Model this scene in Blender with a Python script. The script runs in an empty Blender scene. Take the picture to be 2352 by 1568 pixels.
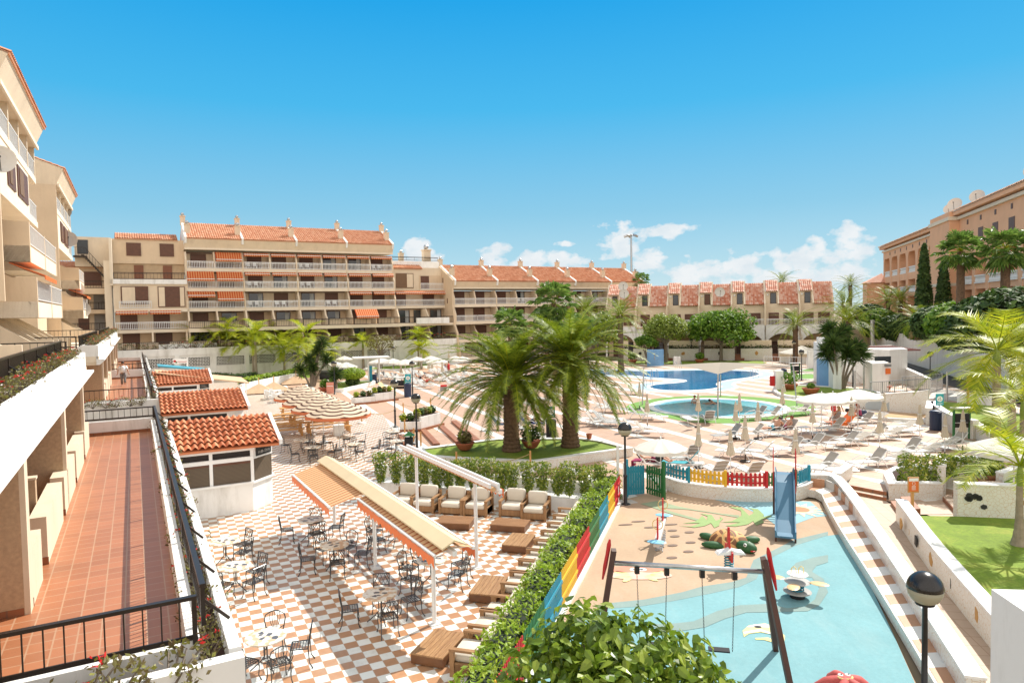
import bpy, math, random
from mathutils import Vector, Matrix
S = bpy.context.scene
COL = S.collection
R = random.Random(7)
PI = math.pi
FPX = 1568.0; CH = 7.7
PIT = math.atan(67/1568.0); ROL = .018
cp, sp, cr, sr = math.cos(PIT), math.sin(PIT), math.cos(ROL), math.sin(ROL)
CF = Vector((0, cp, -sp)); U0 = Vector((0, sp, cp)); R0 = Vector((1, 0, 0))
CU = U0*cr + R0*sr; CR = R0*cr - U0*sr
cam = bpy.data.cameras.new('camera'); camo = bpy.data.objects.new('camera', cam); COL.objects.link(camo)
m = Matrix.Identity(4)
for i in range(3):
 m[i][0] = CR[i]; m[i][1] = CU[i]; m[i][2] = -CF[i]
m[2][3] = CH
camo.matrix_world = m
cam.sensor_width = 36; cam.lens = 36*FPX/2352; cam.clip_start = .1; cam.clip_end = 3000
S.camera = camo
def G(x, y, z=0.0):
 "a point of the photograph (2352 px wide) laid on the level z"
 d = CF + CR*((x-1176)/FPX) + CU*((784-y)/FPX)
 t = (z-CH)/d.z
 return Vector((d.x*t, d.y*t, z))
def cv(ox, oy, s):
 def f(x, y, z=0.0): return G((ox+x/s)/1.6327, (oy+y/s)/1.6327, z)
 return f
k2 = cv(1000, 1250, 2.851); k8 = cv(2300, 1350, 3.136); kR = cv(2900, 1200, 2.24); kT = cv(700, 1700, 1.824)
kL = cv(1350, 1650, 1.723); kP = cv(2250, 1700, 1.824); kE = cv(3000, 1700, 1.824); kK = cv(500, 1300, 2.24)
kZ = cv(3100, 1500, 2.24); kM = cv(1600, 1150, 2.4125); kQ = cv(2350, 1850, 3.92); k6 = cv(2240, 1000, 2.45)
k7 = cv(3040, 700, 1.96); k4 = cv(1060, 800, 2.613); k3 = cv(380, 780, 2.53)
TH = math.radians(28.9)
u1 = Vector((-math.sin(TH), math.cos(TH), 0)); u2 = Vector((math.cos(TH), math.sin(TH), 0))
def W(b, a, z=0.0): return u1*a + u2*b + Vector((0, 0, z))
MATS = {}
def nodes(name):
 m = bpy.data.materials.new(name); m.use_nodes = True
 n = m.node_tree; b = n.nodes['Principled BSDF']; return m, n, b
def N(n, t, **kw):
 x = n.nodes.new(t)
 for k, v in kw.items():
  if k.startswith('i_'):
   key = k[2:]; key = int(key) if key.isdigit() else key.replace('_', ' ')
   x.inputs[key].default_value = v
  else: setattr(x, k, v)
 return x
def L(n, a, b): n.links.new(a, b)
def c4(c, f=1.0): return (min(1, c[0]*f), min(1, c[1]*f), min(1, c[2]*f), 1)
def mixc(n, fac, a, b):
 x = n.nodes.new('ShaderNodeMix'); x.data_type = 'RGBA'
 for i, v in ((6, a), (7, b)):
  if isinstance(v, tuple): x.inputs[i].default_value = v
  else: L(n, v, x.inputs[i])
 if isinstance(fac, (int, float)): x.inputs[0].default_value = fac
 else: L(n, fac, x.inputs[0])
 return x.outputs[2]
def mth(n, op, a, b=None, c=None):
 x = n.nodes.new('ShaderNodeMath'); x.operation = op
 for i, v in enumerate((a, b, c)):
  if v is None: continue
  if isinstance(v, (int, float)): x.inputs[i].default_value = v
  else: L(n, v, x.inputs[i])
 return x.outputs[0]
def ramp(n, fac, stops, interp='LINEAR'):
 r = n.nodes.new('ShaderNodeValToRGB'); r.color_ramp.interpolation = interp
 e = r.color_ramp.elements
 while len(e) < len(stops): e.new(.5)
 for i, (p, c) in enumerate(stops): e[i].position = p; e[i].color = c
 L(n, fac, r.inputs[0]); return r.outputs[0]
def coords(n, rot=0.0, scale=(1, 1, 1), loc=(0, 0, 0), kind='Object'):
 t = n.nodes.new('ShaderNodeTexCoord'); mp = n.nodes.new('ShaderNodeMapping')
 L(n, t.outputs[kind], mp.inputs[0]); mp.inputs[3].default_value = scale
 mp.inputs[2].default_value = (0, 0, rot); mp.inputs[1].default_value = loc
 return mp.outputs[0]
def noise(n, v, s, d=3, r=.55):
 x = N(n, 'ShaderNodeTexNoise'); x.inputs['Scale'].default_value = s; x.inputs['Detail'].default_value = d
 x.inputs['Roughness'].default_value = r
 L(n, v, x.inputs['Vector']); return x.outputs['Fac']
def bump(n, b, h, dist=.02, st=.5):
 x = N(n, 'ShaderNodeBump'); x.inputs['Strength'].default_value = st; x.inputs['Distance'].default_value = dist
 L(n, h, x.inputs['Height']); L(n, x.outputs[0], b.inputs['Normal'])
def pm(name, col, rough=.6, var=.12, scale=2.0, bmp=0.0, metal=0.0, dirt=None, fine=0, spec=None, bs=None):
 if name in MATS: return MATS[name]
 m, n, b = nodes(name)
 v = coords(n)
 f = noise(n, v, scale, 5)
 c = ramp(n, f, [(.3, c4(col, 1-var)), (.7, c4(col, 1+var*.6))])
 if fine:
  c = mixc(n, mth(n, 'MULTIPLY', noise(n, v, fine, 6, .85), .9), c, c4(col, .55)); c = mixc(n, mth(n, 'MULTIPLY', ramp(n, noise(n, coords(n, .4, (1, .3, 1)), 1.3, 8, .75), [(.5, (0, 0, 0, 1)), (.7, (1, 1, 1, 1))]), .5), c, c4((col[0]*.6+.12, col[1]*.6+.13, col[2]*.6+.12)))
 if dirt:
  f2 = noise(n, coords(n, scale=(1, 1, .2)), max(.9, scale*.8), 8, .72)
  c = mixc(n, ramp(n, f2, [(.50, (0, 0, 0, 1)), (.74, (.6, .6, .6, 1))]), c, c4(dirt))
 L(n, c, b.inputs['Base Color'])
 b.inputs['Roughness'].default_value = rough; b.inputs['Metallic'].default_value = metal
 if spec is not None: b.inputs['Specular IOR Level'].default_value = spec
 if bmp: bump(n, b, noise(n, v, bs or scale*12, 4), bmp)
 MATS[name] = m; return m
def leafmat(name, c1, c2, c3=None, trans=.35, rough=.45, sc=.8):
 if name in MATS: return MATS[name]
 m, n, b = nodes(name)
 g = N(n, 'ShaderNodeNewGeometry')
 f = noise(n, coords(n), sc, 2)
 x = mth(n, 'ADD', mth(n, 'MULTIPLY', g.outputs['Random Per Island'], .6), mth(n, 'MULTIPLY', f, .5))
 c3 = c3 or c2
 c = ramp(n, x, [(.15, c4(c1)), (.55, c4(c2)), (.95, c4(c3))])
 L(n, c, b.inputs['Base Color']); b.inputs['Roughness'].default_value = rough
 t = N(n, 'ShaderNodeBsdfTranslucent'); L(n, c, t.inputs[0])
 mx = N(n, 'ShaderNodeMixShader'); mx.inputs[0].default_value = trans
 L(n, b.outputs[0], mx.inputs[1]); L(n, t.outputs[0], mx.inputs[2])
 L(n, mx.outputs[0], n.nodes['Material Output'].inputs[0])
 MATS[name] = m; return m
white = pm('white_plaster', (.84, .83, .80), .7, .06, 1.2, .004, dirt=(.36, .33, .27))
wclean = pm('white_paint', (.82, .82, .80), .45, .03, 2)
cream = pm('cream_render', (.66, .51, .35), .8, .06, .8, .01, dirt=(.5, .37, .24))
cream2 = pm('pale_cream_render', (.73, .60, .44), .8, .06, .8, .008, dirt=(.52, .42, .3))
bandm = pm('light_cream_paint', (.78, .67, .52), .7, .05, .8, .004)
gravelwall = pm('pebbledash_render', (.52, .36, .22), .9, .16, 14, .02, bs=60)
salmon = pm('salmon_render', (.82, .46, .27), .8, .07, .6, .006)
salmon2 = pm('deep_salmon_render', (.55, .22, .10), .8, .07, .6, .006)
brown = pm('brown_shutter', (.12, .048, .026), .5, .2, 3)
darkglass = pm('window_glass', (.03, .035, .04), .08, .2, 1, spec=.8)
darkmetal = pm('dark_bronze_metal', (.035, .024, .018), .35, .2, 3, metal=.3)
blackmetal = pm('black_metal', (.02, .02, .022), .35, .2, 6, metal=.2)
castiron = pm('cast_iron_paint', (.018, .02, .024), .32, .3, 20, spec=.7)
whitemetal = pm('white_metal', (.75, .75, .74), .35, .04, 4)
steel = pm('brushed_steel', (.5, .5, .5), .3, .15, 8, metal=.8)
soil = pm('planter_soil', (.05, .022, .014), .95, .4, 12, .02)
wood = None
def woodmat(name, c1, c2, sc=6.0, rough=.5, vec=(1, 14, 1)):
 m, n, b = nodes(name)
 v = coords(n, scale=vec)
 f = noise(n, v, sc, 6, .65)
 c = ramp(n, f, [(.25, c4(c1)), (.75, c4(c2))])
 L(n, c, b.inputs['Base Color']); b.inputs['Roughness'].default_value = rough
 bump(n, b, f, .004); return m
wood = woodmat('teak_wood', (.19, .085, .032), (.44, .26, .12), 2.2)
wood_d = woodmat('dark_teak_wood', (.10, .035, .012), (.20, .085, .03), 2.5)
pine = woodmat('yellow_pine', (.50, .24, .07), (.68, .38, .14), 3)
postwood = woodmat('brown_stained_timber', (.035, .012, .007), (.085, .028, .014), 3, .5, (1, 1, .1))
barkm = pm('palm_bark', (.16, .095, .055), .95, .45, 7, .05, bs=14)
greybark = pm('grey_bark', (.22, .18, .14), .9, .3, 5, .03)
cushion = pm('cream_cushion', (.66, .60, .50), .85, .04, 3, .004)
umbw = leafmat('white_canvas', (.74, .72, .67), (.78, .76, .71), trans=.3, rough=.8)
umbc = leafmat('cream_canvas', (.60, .53, .42), (.66, .59, .47), trans=.2, rough=.85)
sailm = leafmat('beige_shade_cloth', (.30, .25, .20), (.36, .30, .24), trans=.25, rough=.9)
sling = pm('taupe_sling_mesh', (.40, .35, .29), .6, .08, 30)
slingg = pm('grey_sling_mesh', (.28, .28, .27), .6, .08, 30)
slingw = pm('pale_sling_mesh', (.58, .57, .54), .6, .05, 30)
skin = pm('skin', (.52, .27, .17), .5, .08, 8)
hairb = pm('dark_hair', (.04, .02, .012), .6, .3, 20)
hairr = pm('red_hair', (.25, .05, .02), .6, .3, 20)
hairy = pm('blond_hair', (.45, .28, .12), .6, .3, 20)
def flat(name, c, rough=.5, **k): return pm(name, c, rough, .08, 4, **k)
pk_red = flat('red_paint', (.50, .012, .015)); pk_grn = flat('green_paint', (.02, .14, .035)); pk_blu = flat('blue_paint', (.01, .24, .34)); pk_yel = flat('yellow_paint', (.72, .42, .02))
orange = flat('orange_canvas', (.72, .16, .03)); redc = flat('red_cloth', (.6, .02, .03)); navy = flat('navy_plastic', (.012, .025, .07), .4)
blackc = flat('black_cloth', (.015, .015, .018), .8); terracotta = pm('terracotta_clay', (.42, .12, .06), .75, .15, 8)
bluewall = pm('sky_blue_paint', (.16, .34, .58), .6, .08, 1.5)
chalk = pm('chalkboard', (.02, .02, .02), .6, .3, 5)
shutterm = None
def stripes(name, c1, c2, per, duty=.5, axis=0, rot=0., rough=.8, tr=0.0):
 m, n, b = nodes(name)
 v = coords(n, rot); s = N(n, 'ShaderNodeSeparateXYZ'); L(n, v, s.inputs[0])
 f = mth(n, 'FRACT', mth(n, 'ADD', mth(n, 'DIVIDE', s.outputs[axis], per), 100.0))
 f = mth(n, 'LESS_THAN', f, duty)
 c = mixc(n, f, c4(c2), c4(c1)); L(n, c, b.inputs['Base Color']); b.inputs['Roughness'].default_value = rough
 if tr:
  t = N(n, 'ShaderNodeBsdfTranslucent'); L(n, c, t.inputs[0]); mx = N(n, 'ShaderNodeMixShader'); mx.inputs[0].default_value = tr
  L(n, b.outputs[0], mx.inputs[1]); L(n, t.outputs[0], mx.inputs[2]); L(n, mx.outputs[0], n.nodes['Material Output'].inputs[0])
 return m
shutterm = stripes('brown_roller_slats', (.13, .095, .06), (.075, .052, .033), .05, .6, 2, rough=.6)
awn_red = stripes('orange_striped_awning', (.62, .10, .02), (.75, .33, .13), .3, .5, 0, tr=.3)
awn_faded = stripes('faded_striped_awning', (.68, .42, .22), (.40, .12, .04), .24, .7, 0, tr=.2)
def tilefloor(name, base, grout, tw, tl, rot=0., var=.2, rough=.45, mort=.015, off=0.0, scale2=1.5):
 m, n, b = nodes(name)
 v = coords(n, rot)
 br = N(n, 'ShaderNodeTexBrick'); L(n, v, br.inputs['Vector'])
 br.offset = off; br.squash = 1; br.inputs['Scale'].default_value = 1
 br.inputs['Color1'].default_value = c4(base, 1-var*.6); br.inputs['Color2'].default_value = c4(base, 1+var*.6)
 br.inputs['Mortar'].default_value = c4(grout); br.inputs['Mortar Size'].default_value = mort
 br.inputs['Brick Width'].default_value = tw; br.inputs['Row Height'].default_value = tl; br.inputs['Bias'].default_value = 0
 f = noise(n, v, scale2, 5)
 c = mixc(n, mth(n, 'MULTIPLY', f, .45), br.outputs['Color'], c4(base, .7))
 L(n, c, b.inputs['Base Color']); b.inputs['Roughness'].default_value = rough; return m
terr = tilefloor('terracotta_tiles', (.42, .165, .075), (.50, .31, .19), .31, .33, 0, .2, .4, .012)
pathm = tilefloor('beige_path_tiles', (.50, .37, .27), (.34, .22, .14), .45, .45, math.radians(10), .06, .6, .012)
redpath = tilefloor('brown_step_tiles', (.33, .12, .05), (.2, .1, .06), .33, .33, 0, .25, .5)
def checker():
 m, n, b = nodes('checker_tiles')
 v = coords(n, math.radians(-26.3), (1/.30, 1/.30, 1)); s = N(n, 'ShaderNodeSeparateXYZ'); L(n, v, s.inputs[0])
 a = mth(n, 'FLOOR', s.outputs[0]); c = mth(n, 'FLOOR', s.outputs[1])
 par = mth(n, 'MODULO', mth(n, 'ABSOLUTE', mth(n, 'ADD', a, c)), 2.0)
 v0 = coords(n)
 nz = noise(n, v0, 7, 4, .7); big = noise(n, v0, .7, 2)
 wn = N(n, 'ShaderNodeTexWhiteNoise'); wn.noise_dimensions = '2D'
 cmb = N(n, 'ShaderNodeCombineXYZ'); L(n, a, cmb.inputs[0]); L(n, c, cmb.inputs[1]); L(n, cmb.outputs[0], wn.inputs[0])
 br = mixc(n, nz, (.33, .165, .08, 1), (.50, .29, .16, 1))
 br = mixc(n, mth(n, 'MULTIPLY', wn.outputs[0], .45), br, (.42, .19, .08, 1))
 wh = mixc(n, mth(n, 'MULTIPLY', wn.outputs[0], .35), (.74, .75, .71, 1), (.66, .67, .62, 1))
 col = mixc(n, par, wh, br)
 fx = mth(n, 'ABSOLUTE', mth(n, 'SUBTRACT', mth(n, 'FRACT', s.outputs[0]), .5)); fy = mth(n, 'ABSOLUTE', mth(n, 'SUBTRACT', mth(n, 'FRACT', s.outputs[1]), .5))
 g = mth(n, 'GREATER_THAN', mth(n, 'MAXIMUM', fx, fy), .485)
 col = mixc(n, g, col, (.46, .34, .24, 1))
 col = mixc(n, mth(n, 'MULTIPLY', ramp(n, noise(n, v0, .9, 9, .75), [(.48, (0, 0, 0, 1)), (.66, (1, 1, 1, 1))]), .4), col, (.36, .28, .21, 1))
 L(n, col, b.inputs['Base Color']); b.inputs['Roughness'].default_value = .35
 return m
checkm = checker()
DECKROT = 22.0; DECKP = 2.55
def deckmat():
 m, n, b = nodes('striped_deck_tiles')
 v = coords(n, math.radians(-DECKROT)); s = N(n, 'ShaderNodeSeparateXYZ'); L(n, v, s.inputs[0])
 f = mth(n, 'FRACT', mth(n, 'ADD', mth(n, 'DIVIDE', s.outputs[0], DECKP), 100.25))
 st = mth(n, 'LESS_THAN', f, .22)
 br = N(n, 'ShaderNodeTexBrick'); L(n, v, br.inputs['Vector']); br.offset = .5; br.inputs['Scale'].default_value = 1
 br.inputs['Color1'].default_value = (.43, .27, .18, 1); br.inputs['Color2'].default_value = (.52, .345, .24, 1); br.inputs['Mortar'].default_value = (.33, .2, .13, 1)
 br.inputs['Brick Width'].default_value = .6; br.inputs['Row Height'].default_value = .3; br.inputs['Mortar Size'].default_value = .012
 nz = noise(n, coords(n), .35, 5, .65)
 c = mixc(n, mth(n, 'MULTIPLY', nz, .6), br.outputs['Color'], (.46, .31, .22, 1))
 c = mixc(n, st, c, (.72, .70, .65, 1))
 L(n, c, b.inputs['Base Color']); b.inputs['Roughness'].default_value = .55
 return m
deckm = deckmat()
def mosaic():
 m, n, b = nodes('broken_white_tile_mosaic')
 v = coords(n)
 vo = N(n, 'ShaderNodeTexVoronoi'); vo.feature = 'DISTANCE_TO_EDGE'; vo.inputs['Scale'].default_value = 8; L(n, v, vo.inputs['Vector'])
 e = mth(n, 'LESS_THAN', vo.outputs['Distance'], .028)
 c = mixc(n, e, mixc(n, noise(n, v, 2, 3), (.80, .79, .75, 1), (.68, .66, .6, 1)), (.60, .46, .31, 1))
 L(n, c, b.inputs['Base Color']); b.inputs['Roughness'].default_value = .35
 return m
mosaicm = mosaic()
def grassmat():
 m, n, b = nodes('lawn_grass')
 v = coords(n); f = noise(n, v, 1.2, 5, .6); f2 = noise(n, v, 11, 6, .8)
 c = ramp(n, f, [(.3, (.15, .22, .015, 1)), (.5, (.21, .31, .02, 1)), (.72, (.34, .36, .05, 1))])
 c = mixc(n, mth(n, 'MULTIPLY', ramp(n, f2, [(.35, (0, 0, 0, 1)), (.65, (1, 1, 1, 1))]), .6), c, (.08, .13, .012, 1))
 L(n, c, b.inputs['Base Color']); b.inputs['Roughness'].default_value = .9; bump(n, b, f2, .03, .4)
 return m
grassm = grassmat()
turf = pm('green_carpet', (.15, .30, .06), .95, .1, 3)
rub_s = pm('sand_rubber', (.56, .40, .27), .95, .14, .6, .01, bs=40, fine=10)
rub_b = pm('blue_rubber', (.23, .46, .50), .95, .16, .6, .01, bs=40, fine=9)
rub_g = pm('grey_blue_rubber', (.27, .38, .36), .95, .12, 1.2, .01, bs=40, fine=30)
rub_p = pm('palm_green_rubber', (.26, .37, .15), .95, .1, 2); rub_p2 = pm('dull_green_rubber', (.27, .33, .21), .95, .1, 2)
asphalt = pm('asphalt', (.085, .085, .088), .9, .25, 1.5, .01, bs=60)
concrete = pm('pale_concrete', (.5, .48, .44), .9, .1, 1.5)
earth = pm('dry_earth', (.25, .19, .12), .95, .3, .3)
def watermat(name, c1, c2, sc, depthvar):
 m, n, b = nodes(name)
 v = coords(n); f = noise(n, v, depthvar, 3); w = noise(n, coords(n, scale=(1, 2, 1)), sc, 3, .6)
 c = mixc(n, ramp(n, f, [(.35, (0, 0, 0, 1)), (.7, (1, 1, 1, 1))]), c4(c1), c4(c2))
 c = mixc(n, ramp(n, w, [(.52, (0, 0, 0, 1)), (.66, (.55, .55, .55, 1))]), c, c4(c2, 1.35))
 L(n, c, b.inputs['Base Color']); b.inputs['Roughness'].default_value = .06; b.inputs['Specular IOR Level'].default_value = .5
 bump(n, b, w, .03, .35); return m
water1 = watermat('deep_pool_water', (.018, .14, .36), (.04, .26, .50), 1.6, .12)
water2 = watermat('shallow_pool_water', (.10, .48, .62), (.24, .64, .76), 2.6, .2)
coping = pm('pale_blue_coping', (.40, .58, .72), .4, .08, 2)
roofm = None
def roofmat(name, c1, c2, c3):
 m, n, b = nodes(name)
 g = N(n, 'ShaderNodeNewGeometry')
 f = noise(n, coords(n), 2.0, 4, .7)
 x = mth(n, 'ADD', mth(n, 'MULTIPLY', g.outputs['Random Per Island'], .5), mth(n, 'MULTIPLY', f, .5))
 L(n, ramp(n, x, [(.2, c4(c1)), (.5, c4(c2)), (.8, c4(c3))]), b.inputs['Base Color']); b.inputs['Roughness'].default_value = .75
 return m
roofm = roofmat('orange_roof_tiles', (.50, .19, .09), (.62, .28, .15), (.70, .40, .25))
roofk = roofmat('kiosk_roof_tiles', (.40, .115, .045), (.60, .21, .09), (.70, .30, .15))
roofw = roofmat('weathered_roof_tiles', (.48, .15, .08), (.62, .30, .2), (.72, .52, .42))
LF = dict(
 date=leafmat('date_palm_leaf', (.04, .08, .006), (.17, .24, .015), (.37, .42, .04), .42),
 datedry=leafmat('dry_palm_leaf', (.22, .13, .05), (.38, .26, .12), (.45, .33, .16), .2),
 fan=leafmat('fan_palm_leaf', (.06, .12, .02), (.14, .25, .045), (.28, .38, .08), .4),
 areca=leafmat('areca_palm_leaf', (.14, .22, .010), (.36, .43, .02), (.62, .58, .03), .45),
 yucca=leafmat('yucca_leaf', (.02, .05, .012), (.05, .10, .02), (.14, .2, .04), .2),
 hedge=leafmat('hedge_leaf', (.10, .20, .008), (.28, .42, .025), (.48, .58, .06), .42),
 vari=leafmat('variegated_leaf', (.05, .11, .01), (.17, .25, .02), (.50, .48, .08), .35),
 big=leafmat('glossy_ficus_leaf', (.03, .07, .01), (.17, .27, .02), (.42, .50, .07), .38, .36),
 tree=leafmat('broad_tree_leaf', (.05, .12, .012), (.13, .26, .02), (.27, .40, .04), .4, .62),
 light=leafmat('light_feathery_leaf', (.12, .18, .02), (.26, .34, .05), (.40, .46, .1), .4),
 dark=leafmat('dark_shrub_leaf', (.02, .05, .012), (.055, .11, .02), (.11, .18, .03), .3, .65),
 euph=leafmat('euphorbia_leaf', (.14, .08, .045), (.17, .15, .04), (.28, .29, .05), .3),
 redleaf=leafmat('dark_red_leaf', (.05, .012, .012), (.10, .03, .03), (.16, .06, .04), .2),
 flower=leafmat('red_flower', (.55, .02, .02), (.75, .03, .03), trans=.3))
class MB:
 def __init__(s): s.v = []; s.f = []; s.m = []; s.mi = 0
 def add(s, vs, fs, M=None):
  o = len(s.v)
  if M is not None: vs = [M @ Vector(v) for v in vs]
  s.v += [tuple(v) for v in vs]
  for f in fs: s.f.append(tuple(i+o for i in f)); s.m.append(s.mi)
 def box(s, x0, y0, z0, x1, y1, z1, M=None):
  if x0 > x1: x0, x1 = x1, x0
  if y0 > y1: y0, y1 = y1, y0
  if z0 > z1: z0, z1 = z1, z0
  s.add([(x0,y0,z0),(x1,y0,z0),(x1,y1,z0),(x0,y1,z0),(x0,y0,z1),(x1,y0,z1),(x1,y1,z1),(x0,y1,z1)],
              [(0,3,2,1),(4,5,6,7),(0,1,5,4),(1,2,6,5),(2,3,7,6),(3,0,4,7)], M)
  return s
 def bbox(s, cx, cy, cz, w, d, h, M=None): return s.box(cx-w/2, cy-d/2, cz-h/2, cx+w/2, cy+d/2, cz+h/2, M)
 def rbox(s, x0, y0, z0, x1, y1, z1, r, M=None, n=3):
  "box with softly rounded edges (cushions)"
  pts = []; fs = []
  def sp(u, v, w):
   return (u, v, w)
  g = []
  k = n*2
  cx, cy, cz = (x0+x1)/2, (y0+y1)/2, (z0+z1)/2; hx, hy, hz = (x1-x0)/2, (y1-y0)/2, (z1-z0)/2
  for i in range(k+1):
   ph = -PI/2 + PI*i/k
   for j in range(16):
    th = 2*PI*(j+.5)/16
    d = Vector((math.cos(ph)*math.cos(th), math.cos(ph)*math.sin(th), math.sin(ph)))
    q = Vector((math.copysign(max(0, hx-r), d.x) if abs(d.x) > 1e-6 else 0, math.copysign(max(0, hy-r), d.y) if abs(d.y) > 1e-6 else 0, math.copysign(max(0, hz-r), d.z if abs(d.z) > 1e-6 else 1)))
    p = q + d*r
    pts.append((cx+p.x, cy+p.y, cz+p.z+ .15*r*(1-((p.x/hx)**2+(p.y/hy)**2)/2)*(1 if d.z > 0 else 0)))
  for i in range(k):
   for j in range(16):
    fs.append((i*16+j, i*16+(j+1) % 16, (i+1)*16+(j+1) % 16, (i+1)*16+j))
  fs.append(tuple(range(15, -1, -1))); fs.append(tuple(k*16+j for j in range(16)))
  s.add(pts, fs, M); return s
 def prism(s, poly, z0, z1, M=None):
  n = len(poly); A = sum(poly[i][0]*poly[(i+1) % n][1]-poly[(i+1) % n][0]*poly[i][1] for i in range(n))
  if A < 0: poly = poly[::-1]
  s.add([(p[0], p[1], z0) for p in poly]+[(p[0], p[1], z1) for p in poly],
              [tuple(range(n-1, -1, -1)), tuple(range(n, 2*n))]+[(i, (i+1) % n, n+(i+1) % n, n+i) for i in range(n)], M); return s
 def face(s, pts, M=None): s.add(pts, [tuple(range(len(pts)))], M); return s
 def xprism(s, poly, x0, x1):
  "polygon in (y,z) swept along x"
  n = len(poly); A = sum(poly[i][0]*poly[(i+1) % n][1]-poly[(i+1) % n][0]*poly[i][1] for i in range(n))
  if A < 0: poly = poly[::-1]
  s.add([(x0, p[0], p[1]) for p in poly]+[(x1, p[0], p[1]) for p in poly],
              [tuple(range(n-1, -1, -1)), tuple(range(n, 2*n))]+[(i, (i+1) % n, n+(i+1) % n, n+i) for i in range(n)]); return s
 def yprism(s, poly, y0, y1):
  n = len(poly); A = sum(poly[i][0]*poly[(i+1) % n][1]-poly[(i+1) % n][0]*poly[i][1] for i in range(n))
  if A > 0: poly = poly[::-1]
  s.add([(p[0], y0, p[1]) for p in poly]+[(p[0], y1, p[1]) for p in poly],
              [tuple(range(n-1, -1, -1)), tuple(range(n, 2*n))]+[(i, (i+1) % n, n+(i+1) % n, n+i) for i in range(n)]); return s
 def tube(s, path, r, n=6, caps=True, M=None):
  path = [Vector(p) for p in path]; rs = r if isinstance(r, (list, tuple)) else [r]*len(path)
  vs = []; up = None
  for i, p in enumerate(path):
   t = (path[min(i+1, len(path)-1)]-path[max(i-1, 0)])
   if t.length < 1e-9: t = Vector((0, 0, 1))
   t.normalize()
   if up is None: up = Vector((1, 0, 0)) if abs(t.x) < .8 else Vector((0, 1, 0))
   a = (up-t*up.dot(t)); a = a.normalized() if a.length > 1e-6 else t.orthogonal().normalized(); b = t.cross(a); up = a
   for j in range(n):
    q = 2*PI*(j+.5)/n; vs.append(p+(a*math.cos(q)+b*math.sin(q))*rs[i])
  fs = []
  for i in range(len(path)-1):
   for j in range(n): fs.append((i*n+j, i*n+(j+1) % n, (i+1)*n+(j+1) % n, (i+1)*n+j))
  if caps: fs.append(tuple(range(n-1, -1, -1))); fs.append(tuple(range((len(path)-1)*n, len(path)*n)))
  s.add(vs, fs, M); return s
 def lathe(s, prof, n=16, cx=0, cy=0, M=None):
  vs = []; fs = []
  for (r, z) in prof:
   for j in range(n): q = 2*PI*j/n; vs.append((cx+r*math.cos(q), cy+r*math.sin(q), z))
  for i in range(len(prof)-1):
   for j in range(n): fs.append((i*n+j, i*n+(j+1) % n, (i+1)*n+(j+1) % n, (i+1)*n+j))
  fs.append(tuple(range(n-1, -1, -1))); fs.append(tuple(range((len(prof)-1)*n, len(prof)*n)))
  s.add(vs, fs, M); return s
 def ball(s, c, rx, ry=None, rz=None, n=12, k=8, M=None):
  ry = ry or rx; rz = rz or rx; vs = []; fs = []
  for i in range(1, k):
   ph = -PI/2+PI*i/k
   for j in range(n):
    q = 2*PI*j/n; vs.append((c[0]+rx*math.cos(ph)*math.cos(q), c[1]+ry*math.cos(ph)*math.sin(q), c[2]+rz*math.sin(ph)))
  vs += [(c[0], c[1], c[2]-rz), (c[0], c[1], c[2]+rz)]; a = (k-1)*n
  for i in range(k-2):
   for j in range(n): fs.append((i*n+j, i*n+(j+1) % n, (i+1)*n+(j+1) % n, (i+1)*n+j))
  for j in range(n): fs.append((a, (j+1) % n, j)); fs.append((a+1, (k-2)*n+j, (k-2)*n+(j+1) % n))
  s.add(vs, fs, M); return s
 def ribbon(s, pts, w, z0, z1, closed=False, off=0):
  "wall of width w along a plan path; z0/z1 may be lists"
  pts = [Vector((p[0], p[1])) for p in pts]; n = len(pts); l = []; r = []
  for i, p in enumerate(pts):
   a = pts[(i-1) % n] if (closed or i > 0) else p; b = pts[(i+1) % n] if (closed or i < n-1) else p
   d1 = (p-a); d2 = (b-p); d1 = d1.normalized() if d1.length > 1e-6 else d2.normalized(); d2 = d2.normalized() if d2.length > 1e-6 else d1
   t = (d1+d2).normalized(); nn = Vector((-t.y, t.x)); k = 1/max(.4, nn.dot(Vector((-d1.y, d1.x))))
   l.append(p+nn*(w/2+off)*k); r.append(p+nn*(off-w/2)*k)
  Z0 = z0 if isinstance(z0, (list, tuple)) else [z0]*n; Z1 = z1 if isinstance(z1, (list, tuple)) else [z1]*n
  vs = []; fs = []
  for i in range(n): vs += [(r[i].x, r[i].y, Z0[i]), (l[i].x, l[i].y, Z0[i]), (l[i].x, l[i].y, Z1[i]), (r[i].x, r[i].y, Z1[i])]
  for i in range(n if closed else n-1):
   a = i*4; b = ((i+1) % n)*4
   for j in range(4): fs.append((a+j, a+(j+1) % 4, b+(j+1) % 4, b+j))
  if not closed: fs += [(3, 2, 1, 0), tuple((n-1)*4+j for j in range(4))]
  s.add(vs, fs); return s
 def build(s, name, mats, parent=None, smooth=False, link=True):
  me = bpy.data.meshes.new(name); me.from_pydata(s.v, [], s.f)
  if not isinstance(mats, (list, tuple)): mats = [mats]
  for m in mats: me.materials.append(m)
  if len(mats) > 1: me.polygons.foreach_set('material_index', s.m)
  if smooth: me.polygons.foreach_set('use_smooth', [True]*len(me.polygons))
  me.update()
  o = bpy.data.objects.new(name, me)
  if link: COL.objects.link(o)
  if parent: o.parent = parent
  return o
def tag(o, label=None, cat=None, group=None, kind=None):
 if label: o['label'] = label
 if cat: o['category'] = cat
 if group: o['group'] = group
 if kind: o['kind'] = kind
 return o
def thing(name, label, cat, loc=(0, 0, 0), rz=0., group=None):
 o = bpy.data.objects.new(name, None); COL.objects.link(o); o.empty_display_size = .2
 o.location = loc; o.rotation_euler = (0, 0, rz); return tag(o, label, cat, group)
def struct(o): o['kind'] = 'structure'; return o
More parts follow.
